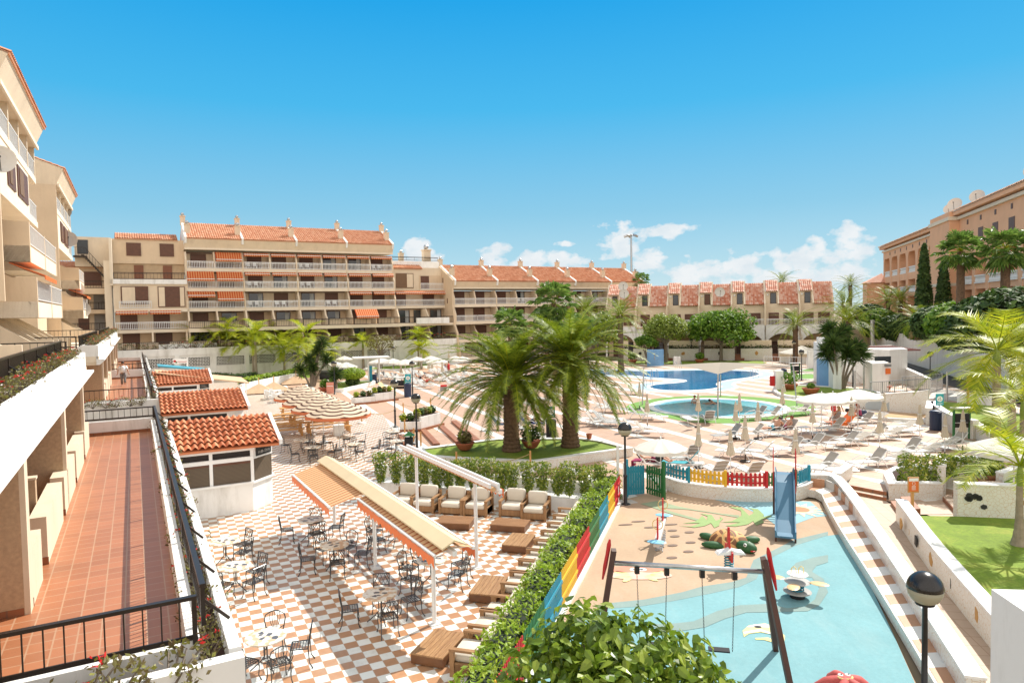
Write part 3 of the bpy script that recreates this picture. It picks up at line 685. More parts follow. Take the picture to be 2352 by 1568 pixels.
def upper_terrace(y0, y1, b0, label):
 t = frame_thing('upper_terrace', label, 'terrace')
 MB().box(-12, y0, 5.45, b0+.02, y1, 5.75).build('floor_slab', bandm, t)
 mb = MB(); mb.yprism([(b0-.1, 5.3), (b0+.06, 5.3), (b0+.28, 5.52), (b0+.28, 5.6), (b0-.1, 5.6)], y0-.1, y1+.1); mb.build('cornice', white, t)
 MB().box(-4.9, y0, 5.28, b0-.1, y1, 5.45).build('soffit_beam', cream2, t)
 MB().box(b0-.12, y0, 5.6, b0, y1, 6.35).build('planter_front', white, t)
 MB().box(b0-.8, y0, 5.75, b0-.12, y0+.12, 6.35).build('planter_end', white, t)
 MB().box(b0-.8, y1-.12, 5.75, b0-.12, y1, 6.35).build('planter_end', white, t)
 MB().box(b0-.75, y0+.12, 5.75, b0-.12, y1-.12, 6.2).build('planter_soil', soil, t)
 MB().box(b0-.9, y0, 5.75, b0-.76, y1, 6.3).build('inner_parapet', white, t)
 return t
upper_terrace(6, 33.6, -1.85, 'near upper terrace with white planter front and stained cornice at the left edge')
upper_terrace(42.5, 62, -1.75, 'middle upper terrace with white planter front beyond the gap')
upper_terrace(66, 92, -1.8, 'farthest upper terrace end with white planter')
g_u = 'upper terrace railings'
railing('upper_railing', 'nearest dark slatted railing with slanting braces at the left edge', W(-2.68, 12), W(-2.68, 33.4), 6.25, .62, 9, group=g_u, braces=-1, pitch=.06, infill=True)
railing('upper_railing', 'dark railing crossing the gap left of the braced slatted railing', W(-6.5, 36.5), W(-2.7, 36.5), 6.0, .75, 3, group=g_u, pitch=.25)
railing('upper_railing', 'dark braced railing along the middle upper terrace', W(-2.6, 42.7), W(-2.6, 61.8), 6.25, .62, 8, group=g_u, braces=-1, pitch=.06, infill=True)
railing('upper_railing', 'dark railing across the start of the middle upper terrace', W(-7.5, 42.6), W(-2.7, 42.6), 6.2, .65, 3, group=g_u, pitch=.25)
railing('upper_railing', 'dark railing along the farthest upper terrace', W(-2.6, 66), W(-2.6, 91), 6.25, .62, 8, group=g_u, braces=-1, pitch=.1)
railing('upper_railing', 'dark railing across the start of the farthest upper terrace', W(-6.5, 65.9), W(-2.7, 65.9), 6.2, .7, 3, group=g_u, pitch=.25)
gu2 = 'euphorbias in the upper white planters'
eurow(W(-2.22, 11), W(-2.22, 33.2), 56, 6.2, 1.05, 'red flowered euphorbia in the nearest upper white planter', gu2, .12)
eurow(W(-2.1, 43), W(-2.1, 61.5), 22, 6.2, 1.3, 'olive euphorbia in the middle upper planter', gu2, .12)
eurow(W(-2.1, 66.5), W(-2.1, 91), 12, 6.2, 1.5, 'euphorbia in the farthest upper planter', gu2, .12)
eurow(W(-6.3, 37.2), W(-3, 37.2), 6, 5.9, 1.3, 'euphorbia in the planter below the crossing railing', gu2, .12)
def pane_window(t, M_, w, h, label=None):
 pass
def balcony_rail(t, x, y0, y1, z, h=1.0, mat=whitemetal, pitch=.14):
 mb = MB(); mb.box(x-.03, y0, z+h-.05, x+.03, y1, z+h); mb.box(x-.02, y0, z+.08, x+.02, y1, z+.12)
 k = int((y1-y0)/pitch)
 for j in range(k+1):
  y = y0+(y1-y0)*j/k; mb.box(x-.012, y-.012, z+.1, x+.012, y+.012, z+h-.05)
 return mb.build('balcony_railing', mat, t)
def tower(y0, y1, yb0, label, n):
 t = frame_thing('apartment_tower', label, 'apartment block')
 bf = -4.0
 MB().box(-16, y0, 5.75, -6.6, y1, 18.3).build('core_wall', cream, t)
 mb = MB(); mb.yprism([(-6.6, 18.3), (-4.9, 18.3), (-4.9, 18.55), (-4.45, 19.6), (-10, 21.6), (-10, 20), (-6.6, 19)], y0-.1, y1); mb.build('roof_band', cream2, t)
 MB().box(-4.9, y0-.1, 18.2, -4.78, y1+.04, 18.42).build('band_moulding', bandm, t)
 mb = MB(); roof_tiles(mb, y1-y0+.3, 6.4, int((y1-y0)/.26), 14)
 mb2 = MB(); Mx = Matrix(((0, 1, 0, 0), (-1, 0, 0, 0), (0, 0, 1, 0), (0, 0, 0, 1)))
 o = mb.build('tiled_roof', roofm, t); sl = math.atan2(2.0, 5.6)
 o.matrix_local = T(-4.38, y0-.1, 19.62) @ Rz(PI/2) @ Matrix.Rotation(sl, 4, 'X')
 mb = MB(); mb.yprism([(-16, 8.6), (-5.0, 8.6), (-5.0, 18.3), (-16, 18.3)], y0-.2, y0); mb.build('end_wall', cream, t)
 units = 2; L0 = (y1-yb0)/units
 MB().box(-6.6, y0, 16.1, -5.0, y1, 16.45).build('floor_slab', bandm, t)
 MB().box(-6.6, y0, 13.4, -5.0, y1, 13.75).build('floor_slab', bandm, t)
 U = (y1-y0)/4
 for i in range(5):
  y = y0+i*U; y = min(y, y1-.22)
  MB().box(-6.6, y, 16.45, -5.02, y+.22, 18.3).build('balcony_divider', cream2, t)
 for i in range(4):
  balcony_rail(t, -5.06, y0+i*U+.24, y0+(i+1)*U-.04, 16.45)
  MB().box(-6.6, y0+i*U+.9, 16.45, -6.54, y0+i*U+2.3, 18.2).build('balcony_door', brown, t)
 MB().box(-6.6, y0, 13.75, -5.04, y1-3.3, 16.1).build('window_wall', bandm, t)
 for (a, b) in ((.18, .36), (.42, .7)):
  f = MB().box(-5.06, y0+(y1-y0)*a, 14.2, -4.98, y0+(y1-y0)*b, 15.8).build('window', brown, t)
  MB().box(-5.0, y0+(y1-y0)*(a+.03), 14.35, -4.95, y0+(y1-y0)*(a+.5*(b-a)), 15.65).build('pane', pm('mid_brown_blind', (.18, .10, .05), .6), f)
 balcony_rail(t, -5.06, y1-3.2, y1-.05, 13.75)
 MB().box(-6.6, y1-3.0, 13.75, -6.5, y1-1.5, 15.8).build('balcony_door', brown, t)
 for (z, b, bb) in ((11.2, -4.15, -7.6), (8.6, -3.95, -7.6)):
  MB().box(bb, yb0, z-.75, b, y1, z).build('balcony_slab', bandm, t)
  for i in range(3):
   y = min(yb0+i*L0, y1-.22)
   mb = MB(); mb.yprism([(-9.0, z-.75), (b+.02, z-.75), (b+.02, z+1.12), (b-.9, z+1.12), (b-2.4, z+1.9 if z > 10 else z+1.85), (-9.0, z+1.9)], y, y+.22); mb.build('slanted_fin_wall', cream, t)
  for i in range(2):
   balcony_rail(t, b, yb0+i*L0+.24, min(yb0+(i+1)*L0, y1)-.02, z)
   MB().box(-6.66, yb0+i*L0+1.2, z, -6.58, yb0+i*L0+3.6, z+2).build('balcony_door', brown, t)
 MB().box(-9.0, yb0-.2, 5.75, -5.6, yb0+.0, 8.0).build('ground_wall', cream, t)
 for i in range(5):
  y = yb0+i*(y1-yb0)/5
  mb = MB(); mb.yprism([(-7.5, 5.75), (-3.4, 5.75), (-3.4, 6.75), (-4.3, 6.75), (-6.0, 7.9), (-7.5, 7.9)], y+.01, y+.2); mb.build('slanted_terrace_wall', cream2, t)
 mb = MB(); mb.yprism([(-5.0, 10.45), (-3.6, 9.85), (-3.6, 9.65), (-3.63, 9.65), (-3.66, 9.83), (-5.0, 10.4)], yb0+.3, yb0+5.5); mb.build('awning', orange, t)
 return t
def roof_tiles(mb, w, l, nx, ny, seg=4, amp=None, step=.035):
 "barrel tile roof in local x (0..w) and y (0..l up-slope), z up"
 tw = w/nx; amp = amp or tw*.32; tl = l/ny
 for j in range(ny):
  for i in range(nx):
   x0 = i*tw; vs = []
   for yy, dz in ((j*tl-.02, step), ((j+1)*tl, 0)):
    for k in range(seg+1):
     q = k/seg; x = x0+tw*q; z = amp*math.sin(PI*min(1, q/.72)) if q < .72 else -amp*.35*math.sin(PI*(q-.72)/.28)
     vs.append((x, yy, z+dz))
   n_ = seg+1
   mb.add(vs, [(k, k+1, n_+k+1, n_+k) for k in range(seg)])
 mb.box(0, .0, -.12, w, l, -.03)
tower(37.7, 51.3, 38.8, 'near cream apartment tower with stepped white balconies at the left edge', 1)
tower(64.5, 78.2, 71.5, 'second cream apartment tower with stepped balconies and satellite dishes', 2)
t = frame_thing('garden_level_wall', 'cream wall with the red fire extinguisher under the near tower', 'wall')
MB().box(-12, 35.2, 5.75, -5.6, 35.45, 8.1).build('wall', cream, t)
mb = MB(); mb.yprism([(-5.6, 5.75), (-4.2, 5.75), (-4.2, 6.7), (-4.9, 6.7), (-5.6, 7.2)], 35.2, 35.45); mb.build('stepped_end', cream2, t)
p = G(50, 755, 7.2); t = thing('fire_extinguisher', 'red fire extinguisher hung on the cream wall at the left', 'fire extinguisher', W(-6.0, 35.05, 6.6))
MB().lathe([(.02, 0), (.08, .02), (.085, .4), (.05, .5), (.02, .55)], 10).build('cylinder', pk_red, t)
MB().tube([(0, 0, .53), (-.12, 0, .6), (-.2, 0, .4), (-.17, 0, .15)], .015, 5).build('hose', blackmetal, t)
def dish_proto():
 t = thing('satellite_dish', '', 'satellite dish')
 prof = [(.02, 0), (.2, .02), (.38, .07), (.5, .13), (.5, .15), (.38, .09), (.2, .04)]
 o = MB().lathe(prof, 20).build('reflector', pm('grey_dish', (.6, .56, .5), .5, .05), t, smooth=False)
 MB().tube([(0, -.45, .1), (0, 0, .45)], .015, 5).build('feed_arm', darkmetal, t)
 MB().ball((0, 0, .46), .05, n=8, k=5).build('feed_horn', darkmetal, t)
 return t
dish0 = dish_proto(); dish_n = 0
def dish(p, direction, size, label):
 global dish_n
 d = Vector(direction).normalized(); q = d.to_track_quat('Z', 'Y').to_euler()
 o = dish0 if dish_n == 0 else dup(dish0); dish_n += 1
 o.location = p; o.rotation_euler = q; o.scale = (size,)*3; o['label'] = label; o['group'] = 'satellite dishes'
tocam = Vector((.55, -.8, .25))
for (x, y, b, a, s_, lab) in [(2, 368, -4.9, 37.6, 1.2, 'large dish cut by the left photo edge on the near tower'), (145, 487, -4.4, 78, 1.4, 'uppermost dish on the second tower near its roof'), (156, 551, -4.0, 74, 1.5, 'dish on the second tower below the roof dish'), (172, 665, -3.6, 74, 1.5, 'dish beside the lower balcony of the second tower'), (186, 712, -3.3, 76, 1.6, 'lowest dish above the slanted walls at the left')]:
 d = CF+CR*((x-1176)/FPX)+CU*((784-y)/FPX); k = a/(d.x*u1.x+d.y*u1.y); P_ = Vector((0, 0, CH))+d*k
 dish(P_, (tocam if x > 10 else Vector((.5, -.8, .1))), s_, lab)
def chimney_mb(s=1.0):
 mb = MB(); mb.box(-.35*s, -.35*s, 0, .35*s, .35*s, 1.3*s); mb.box(-.42*s, -.42*s, 1.3*s, .42*s, .42*s, 1.42*s); return mb
chA = None; cowlA = None
def chimney(parent, x, y, z, s=1.0):
 global chA
 if chA is None:
  chA = chimney_mb().build('chimney', cream2, parent); MB().ball((0, 0, 1.68), .27, n=8, k=6).build('cowl', steel, chA); chA.location = (x, y, z); chA.scale = (s,)*3
 else: sub(chA, parent, (x, y, z), 0, (s, s, s))
def roof_part(parent, x, y, z, w, l, rise, mat=roofm, tw=.28, tl=.45, seg=3):
 sl = math.atan2(rise, l); L2 = math.hypot(rise, l)
 mb = MB(); roof_tiles(mb, w, L2, max(2, int(w/tw)), max(2, int(L2/tl)), seg)
 o = mb.build('tiled_roof', mat, parent); o.location = (x, y, z); o.rotation_euler = (sl, 0, 0); return o
PRT = {}
def cached(key, fn, parent, loc, rz=0., scale=None):
 if key not in PRT:
  o = fn(parent); o.location = loc; o.rotation_euler = (0, 0, rz); PRT[key] = o
  if scale: o.scale = scale
  return o
 return sub(PRT[key], parent, loc, rz, scale)
def shutter_door(w, h):
 def f(par):
  mb = MB(); mb.box(0, 0, 0, w, .07, h)
  o = mb.build('shutter_door', brown, par)
  m2 = MB()
  for i in range(3): m2.box(w*i/3+.03, -.025, .05, w*(i+1)/3-.03, 0, h-.05)
  m2.build('leaf', pm('louvre_brown', (.12, .05, .028), .55, .15, 6), o); return o
 return f
def glass_door(w, h):
 def f(par):
  o = MB().box(0, 0, 0, w, .07, h).build('glazed_door', brown, par)
  MB().box(.06, -.02, .08, w-.06, 0, h-.06).build('pane', darkglass, o)
  MB().box(w*.62, -.03, .08, w*.9, -.021, h-.06).build('curtain', pm('pale_curtain', (.4, .42, .42), .8), o)
  return o
 return f
def rail_part(w, h=.95, mat=whitemetal, pitch=.2, name='balcony_railing'):
 def f(par):
  mb = MB(); mb.box(0, -.03, h-.09, w, .03, h); mb.box(0, -.02, h-.22, w, .02, h-.18); mb.box(0, -.02, .05, w, .02, .12)
  k = int(w/pitch)
  for j in range(k+1):
   x = w*j/k; r = (.055 if mat is whitemetal else .03) if j % 8 else .07; mb.box(x-r/2, -.012, .05, x+r/2, .012, h-.03)
  return mb.build(name, mat, par)
 return f
def awning_part(w, out, drop, mat=awn_red):
 def f(par):
  mb = MB(); mb.add([(0, 0, 0), (w, 0, 0), (w, -out, -drop), (0, -out, -drop), (w, -out, -drop-.28), (0, -out, -drop-.28)], [(0, 1, 2, 3), (3, 2, 4, 5)])
  mb.add([(0, 0, .04), (w, 0, .04), (w, -out, -drop+.04), (0, -out, -drop+.04)], [(3, 2, 1, 0)])
  o = mb.build('awning', mat, par); MB().box(0, -out-.03, -drop-.05, w, -out+.03, -drop+.03).build('front_bar', whitemetal, o); return o
 return f
def white_furn(par):
 mb = MB();
 for x in (0, .9): mb.box(x, 0, .4, x+.5, .5, .46); mb.box(x, .45, .4, x+.5, .5, .9); mb.box(x, 0, 0, x+.05, .05, .4); mb.box(x+.45, 0, 0, x+.5, .05, .4)
 mb.box(1.6, 0, .65, 2.4, .6, .7); mb.box(1.95, .25, 0, 2.05, .35, .65)
 return mb.build('balcony_furniture', whitemetal, par)
def block(root, n, uw, x0, rows, wall_top, z_soffit, z_eave, z_ridge, depth, rise_y, fins=True, awn=None, skip=None, ytop=None, seed=1):
 r = random.Random(seed); w = n*uw
 for (z, h, yf, yb, kind) in rows:
  MB().box(x0, yf, z-.45, x0+w, depth, z).build('floor_slab', bandm, root)
  MB().box(x0+.1, yb, z, x0+w-.1, yb+.3, z+h-.45).build('rear_wall', cream2 if kind != 'dark' else cream, root)
  MB().box(x0+.1, yb-.3, z+h-.6, x0+w-.1, yb-.01, z+h-.46).build('shutter_box', brown, root)
  for i in range(n):
   xa = x0+i*uw
   for k in range(2):
    xx = xa+.25+k*(uw/2)
    kd = r.random()
    wdt = uw*.27; off = .5 if kind == 'dark' else (.55 if k == 0 else .35)
    if kd < .72: cached(('sh', round(wdt, 2)), shutter_door(wdt, 2.05), root, (xx+off, yb-.1, z))
    else: cached(('gl', round(wdt, 2)), glass_door(wdt, 2.05), root, (xx+off, yb-.1, z))
    if kind == 'white':
     cached(('rl', uw), rail_part(uw/2-.16), root, (xa+.12+k*(uw/2-.02), yf, z))
     if r.random() < .35: cached('wf', white_furn, root, (xa+.5+k*uw/2, yf+.4, z))
    if kind == 'dark':
     cached(('lw', uw), lambda par: MB().box(0, 0, 0, uw*.34, .15, .9).build('low_wall', cream2, par), root, (xa+.05+k*uw/2, yf+.35, z))
   if kind == 'dark': cached(('dr', uw), rail_part(uw-.05, 1.0, darkmetal, .22, 'terrace_railing'), root, (xa+.02, yf+.06, z))
  for i in range(2*n+1):
   x = x0+i*uw/2-.1; x = min(max(x, x0), x0+w-.2); main = i % 2 == 0
   dy = .35 if main else .9
   if kind == 'dark': poly = [(yf+.9+dy*.2, z), (yf+.9+dy*.2, z+.95), (yf+1.1+dy, z+1.6), (yf+1.5+dy, z+h-.45), (yb+.1, z+h-.45), (yb+.1, z)]
   elif main: poly = [(yf-.05, z-.42), (yf-.05, z+1.1), (yf+.6, z+h-.45), (yb+.1, z+h-.45), (yb+.1, z-.42)]
   else: poly = [(yf+.02, z), (yf+.02, z+1.0), (yf+.5, z+h-.45), (yb+.1, z+h-.45), (yb+.1, z)] if z > rows[0][0]-.1 else [(yf+.3, z), (yf+.3, z+.9), (yf+1.0, z+h-.45), (yb+.1, z+h-.45), (yb+.1, z)]
   if main or kind == 'dark' or z >= rows[0][0]-.1: MB().xprism(poly, x, x+.2).build('dividing_fin', cream2, root)
 for (i, k, ri, out, drop) in (awn or []):
  z, h, yf, yb, kind = rows[ri]
  cached(('aw', round(out, 1), round(drop, 1), uw), awning_part(uw/2-.3, out, drop), root, (x0+i*uw+k*uw/2+.15, yf+.35, z+h-.5))
 z, h, yf, yb, kind = rows[0]
 mb = MB(); mb.xprism([(yf+.1, z_soffit), (yf+.1, z_soffit+.25), (yf-.35, z_eave), (depth, z_eave), (depth, z_soffit)], x0, x0+w); mb.build('roof_band', cream2, root)
 MB().box(x0, yf-.02, z_soffit-.05, x0+w, yf+.1, z_soffit+.14).build('band_moulding', bandm, root)
 for i in range(n):
  roof_part(root, x0+i*uw+.22, yf-.45, z_eave+.08, uw-.3, rise_y, z_ridge-z_eave)
 for i in range(n+1):
  x = x0+i*uw-.12; x = min(max(x, x0), x0+w-.25)
  mb = MB(); mb.xprism([(yf-.4, z_eave-.6), (yf-.6, z_eave+.2), (yf-.45+rise_y, z_ridge+.35), (yf+rise_y, z_ridge-.2), (yf+rise_y, z_eave-.6)], x, x+.27); mb.build('roof_fin', white, root)
  chimney(root, x+(.5 if i == 0 else -.25), yf+rise_y*.25, z_eave+(z_ridge-z_eave)*.25, 1.0)
  chimney(root, x+.2, yf+rise_y*.85, z_eave+(z_ridge-z_eave)*.85+.1, .9)
 MB().xprism([(yf-.45+rise_y, z_ridge), (yf-.45+rise_y*2, z_eave), (yf+.2, z_eave)], x0+.05, x0+w-.05).build('back_roof', roofm, root)
bx, ba = 6.2, 100.0
B1 = thing('apartment_building', 'long cream apartment block with orange roofs and striped awnings, back left', 'apartment block', W(bx, ba, 0), TH)
rows = [(14.4, 2.7, 1.2, 3.2, 'white'), (11.7, 2.7, .6, 2.6, 'white'), (9.0, 2.7, .3, 2.6, 'white'), (6.3, 2.7, -2.2, 2.2, 'dark'), (3.75, 2.55, -2.9, 1.8, 'dark')]
block(B1, 4, 7.25, 0, rows, 0, 16.95, 18.3, 21.0, 10, 6, awn=[(0, 1, 0, .9, 1.0), (0, 0, 1, .9, 1.0), (0, 1, 1, .9, 1.0), (0, 0, 2, .9, .5), (0, 1, 2, .9, 1.0), (1, 0, 0, .4, .2), (1, 1, 0, .4, .2), (2, 0, 0, .4, .2), (2, 1, 0, .4, .2), (3, 0, 0, .4, .2), (3, 1, 0, .4, .2), (1, 0, 1, .4, .2), (1, 1, 1, .4, .2), (2, 0, 1, .4, .2), (2, 1, 1, .4, .2), (3, 0, 1, .4, .2), (3, 1, 1, .4, .2), (3, 0, 2, .4, .2), (3, 1, 2, .4, .2), (3, 0, 3, 1.1, 1.0)], seed=3)
def wing_left(root):
 x0, x1 = -8.4, 0
 MB().box(x0, 3.0, 15.0, x1, 9, 18.2).build('top_wall', cream, root)
 roof_part(root, x0+.3, 2.8, 18.25, 7.4, 3, 1.0)
 for x in (-6.8, -2.9): MB().box(x, 2.9, 16.0, x+1.7, 3.0, 17.7).build('window', brown, root)
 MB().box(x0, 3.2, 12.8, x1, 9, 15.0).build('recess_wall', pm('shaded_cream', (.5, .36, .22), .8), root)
 for x in (-6, -2.6): MB().box(x, 3.1, 12.8, x+1.1, 3.2, 14.8).build('terrace_door', pm('red_brown_door', (.2, .07, .03), .5), root)
 MB().box(x0-.3, .3, 12.2, x1+.1, 9, 12.8).build('white_planter_band', white, root)
 MB().box(x0-.3, .3, 12.0, x0, 9, 18).build('side_wall', bandm, root)
 cached('wrl', rail_part(8.2, .9, darkmetal, .4, 'terrace_railing'), root, (x0+.1, .6, 12.8))
 MB().box(x0, .5, 9.0, x1, 1.0, 12.2).build('upper_wall', cream2, root)
 MB().box(x0+.8, .38, 9.6, x0+3.9, .49, 11.9).build('recess_frame', brown, root); MB().box(x0+.95, .33, 9.7, x0+2.4, .37, 11.8).build('blind_panel', cream2, root)
 MB().box(x0+5.0, .38, 9.2, x0+8.2, .49, 11.9).build('sliding_window', brown, root); MB().box(x0+5.1, .33, 9.3, x0+5.8, .37, 11.8).build('blind_panel', cream2, root); MB().box(x0+7.6, .33, 9.3, x0+8.1, .37, 11.8).build('blind_panel', cream2, root)
 cached('wr2', rail_part(3.6, .95), root, (x0+.6, .1, 9.05))
 MB().box(x0, -.3, 5.9, x1, 4, 6.3).build('floor_slab', bandm, root); MB().box(x0, 1.9, 6.3, x1, 2.2, 9.0).build('rear_wall', cream2, root)
 MB().box(x0, -.3, 8.55, x1, 2, 9.0).build('floor_slab', bandm, root)
 for x in (-7.8, -4.0): cached(('sh', 1.96), shutter_door(1.96, 2.05), root, (x, 1.8, 6.3)); cached('wa', awning_part(3.6, .5, .25), root, (x-.4, -.1, 8.8))
 cached('wr3', rail_part(8.2, .95), root, (x0+.1, -.25, 6.35))
 MB().box(x0, -2.2, 3.4, x1, 4, 3.75).build('floor_slab', bandm, root)
 MB().box(x0, 1.4, 3.75, x1, 1.7, 5.9).build('rear_wall', cream, root)
 for x in (-7.6, -3.8): cached(('sh', 1.96), shutter_door(1.96, 2.05), root, (x, 1.3, 3.75));
 for x in (-8.4, -5.8, -2.4): cached('wlw', lambda par: MB().box(0, 0, 0, 2.1, .15, .95).build('low_wall', cream2, par), root, (x+.1, -1.4, 3.75))
 cached('wr4', rail_part(8.3, 1.0, darkmetal, .22, 'terrace_railing'), root, (x0, -2.1, 3.75))
 for x in (-4.3, -.3): MB().xprism([(-1.4, 3.75), (-1.4, 4.7), (-.5, 5.9), (1.5, 5.9), (1.5, 3.75)], x, x+.2).build('dividing_fin', cream2, root)
 MB().box(-3.6, -2.6, 3.5, 3.2, -2.15, 4.4).build('white_trough', white, root)
 MB().box(x0, 1.0, -.5, x1, 9, 3.4).build('base_wall', cream, root)
wing_left(B1)
def stairs_left(root):
 x0, x1 = -17.5, -8.6
 MB().box(x0, 5.5, 0, x1, 10, 14.6).build('set_back_wall', cream, root)
 roof_part(root, x0, 5.2, 14.6, x1-x0, 3, .9)
 for x in (-15.9, -11.8): MB().box(x, 5.4, 12.2, x+2.0, 5.5, 14.0).build('window', brown, root)
 for z in (9.0, 6.3, 3.75):
  MB().box(x0, 4.1, z-.5, x1, 5.5, z).build('gallery_slab', cream, root)
  cached('sgr', rail_part(8.7, 1.0, darkmetal, .3, 'gallery_railing'), root, (x0+.1, 4.2, z))
  for x, m_ in ((-15.6, pm('red_brown_door', (.2, .07, .03), .5)), (-12.6, brown), (-10.8, pm('grey_louvre', (.22, .2, .18), .6))): MB().box(x, 5.4, z, x+1.2, 5.5, z+2.1).build('gallery_door', m_, root)
 MB().box(-9.4, 1.5, 0, -8.6, 6, 15.2).build('stair_pier', bandm, root)
 MB().box(-12.6, 4.0, 14.6, -8.7, 9, 18.4).build('stair_tower', cream2, root)
 MB().box(-12.3, 3.9, 16.2, -11.1, 4.0, 18.0).build('tower_door', pm('grey_metal_door', (.05, .055, .06), .5), root)
 mb = MB()
 for i in range(14): mb.box(-11.8+i*.2, 2.6, 15.9-i*.24, -11.5+i*.2, 3.9, 16.0-i*.24)
 mb.box(-12.7, 2.5, 15.7, -11.2, 4, 15.85); mb.tube([(-12.6, 2.5, 16.9), (-11.4, 2.5, 16.9), (-8.9, 2.5, 13.6)], .04, 4); mb.tube([(-12.6, 2.5, 15.8), (-11.4, 2.5, 15.8), (-8.9, 2.5, 12.5)], .12, 4)
 for i in range(12): mb.tube([(-12.4+i*.3, 2.5, 15.8-max(0, i-3)*.36), (-12.4+i*.3, 2.5, 16.9-max(0, i-3)*.36)], .02, 4)
 mb.build('metal_stair', darkmetal, root)
 cached('sg2', rail_part(2.8, 1.0, darkmetal, .3, 'gallery_railing'), root, (-12.2, 2.6, 11.7)); MB().box(-12.4, 2.5, 11.0, -9.4, 5.5, 11.7).build('gallery_slab', cream, root)
stairs_left(B1)
def wing_right(root):
 x0, x1 = 29.0, 38.5
 MB().box(x0, 2.2, 11.2, x1, 9, 15.0).build('upper_wall', cream2, root)
 roof_part(root, x0+.1, 1.9, 14.9, 5.0, 1.6, .7)
 MB().box(x0, 3.2, 15.0, x1-1, 9, 16.1).build('roof_parapet', white, root)
 chimney(root, 31.3, 4, 16, 1); chimney(root, 35.6, 4, 15.8, 1.6)
 cached('wrr', rail_part(8, .6, darkmetal, 1.2, 'roof_railing'), root, (x0+.3, 3.3, 16.2))
 MB().box(x0+.7, 2.1, 11.8, x0+3.6, 2.2, 14.1).build('sliding_window', pm('mid_brown_blind', (.18, .10, .05), .6), root); MB().box(x0+2.5, 2.05, 11.9, x0+3.5, 2.09, 14.0).build('blind_panel', cream2, root)
 MB().box(x0+4.6, 2.12, 11.7, x0+8.2, 2.2, 13.8).build('recess', cream, root); MB().box(x0+4.8, 2.05, 11.7, x0+6.2, 2.11, 13.7).build('balcony_door', brown, root)
 cached('wr5', rail_part(3.8, 1.0), root, (x0+4.6, 1.5, 11.55)); MB().box(x0+4.4, 1.4, 11.1, x1, 2.2, 11.5).build('balcony_slab', bandm, root)
 MB().box(x0, 1.0, 8.6, x1+.3, 9, 9.0).build('floor_slab', bandm, root); MB().box(x0, 3.0, 9.0, x1, 3.3, 11.2).build('rear_wall', cream2, root)
 for x in (29.6, 34.4): cached(('sh', 1.96), shutter_door(1.96, 2.05), root, (x, 2.9, 9.0))
 cached('wa2', awning_part(8.6, .5, .25), root, (x0+.2, 1.2, 11.3)); cached('wr6', rail_part(9.4, .95), root, (x0+.05, 1.05, 9.02))
 MB().xprism([(1.0, 8.6), (1.0, 10.1), (1.8, 11.2), (3, 11.2), (3, 8.6)], x1-.2, x1+.05).build('end_fin', cream2, root)
 for z, yf in ((6.3, -2.2), (3.75, -2.9)):
  MB().box(x0, yf, z-.4, x1+4.0-(0 if z > 5 else 1), 9, z).build('floor_slab', bandm, root); MB().box(x0, 2.0, z, x1, 2.3, z+2.2).build('rear_wall', cream, root)
  for x in (29.8, 32.4, 35.2): cached(('gl', 1.96), glass_door(1.96, 2.05), root, (x, 1.9, z))
  cached('wr7', rail_part(9.2, 1.0, darkmetal, .22, 'terrace_railing'), root, (x0+.1, yf+.1, z));
  for x in (33.6, 38.2): MB().xprism([(yf+1, z), (yf+1, z+.9), (yf+2.2, z+2.2), (2, z+2.2), (2, z)], x, x+.2).build('dividing_fin', cream2, root)
 MB().box(31.2, -2.7, 6.2, 36.5, -2.25, 7.1).build('white_trough', white, root)
 MB().box(x0, 1.0, -.5, x1, 9, 3.4).build('base_wall', cream, root)
wing_right(B1)
MB().box(0, 1.0, -.5, 29, 9, 3.4).build('base_wall', cream, B1)
t = thing('breeze_block_wall', 'long white garden wall with bands of pierced blocks under the big apartment block', 'wall', W(bx, ba-3.2, 0), TH)
wz = 3.75
MB().box(-12, 0, -.4, 38.8, .3, wz-1.5).build('lower_wall', white, t)
MB().box(-12, 0, wz-1.5, 38.8, .3, wz-.2).build('upper_wall', white, t); MB().box(-12.1, -.12, wz-.8, 38.9, .0, wz+.1).build('coping_band', white, t)
def breeze(par):
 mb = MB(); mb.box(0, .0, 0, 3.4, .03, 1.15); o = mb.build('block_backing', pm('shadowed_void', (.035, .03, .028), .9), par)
 mb = MB(); s_ = .375
 for i in range(9):
  for j in range(3):
   x = .02+i*s_; z = .02+j*s_
   mb.box(x, -.04, z, x+s_, -.005, z+.06); mb.box(x, -.04, z+.06, x+.06, -.005, z+s_); mb.lathe([(.09, -.02), (.09, .02)], 5, M=T(x+.215, -.025, z+.215) @ Matrix.Rotation(PI/2, 4, 'X'))
 mb.build('pierced_blocks', white, o); return o
for x in (-9.6, -5.4, -1.2, 3.0, 7.0, 11.0, 15.2, 19.2, 23.2): cached('bz', breeze, t, (x, -.03, 1.45))
for x in (-10.0, -1.9, 6.5, 14.8, 18.8, 26.9): MB().box(x, -.3, -.4, x+.5, 0, wz-.8).build('pier', white, t)
for k in range(34):
 pass
eurow(W(bx-8, ba-2.9), W(bx+38, ba-2.9), 40, wz+.05, 2.2, 'low dark plant on top of the long white garden wall', 'plants along the long white garden wall', .1)
bx2, ba2 = 43.6, 98.2
B2 = thing('apartment_building', 'four storey cream apartment block with five orange roof bays and a blank side wall, centre', 'apartment block', W(bx2, ba2, 0), TH)
rows2 = [(9.1, 2.6, 0, 2.2, 'white'), (6.4, 2.7, -.5, 2.2, 'white'), (3.6, 2.8, -1.6, 2.0, 'dark'), (.9, 2.7, -2.4, 1.5, 'dark')]
block(B2, 5, 7.6, .3, rows2, 0, 11.6, 12.7, 15.6, 10, 6.5, seed=9)
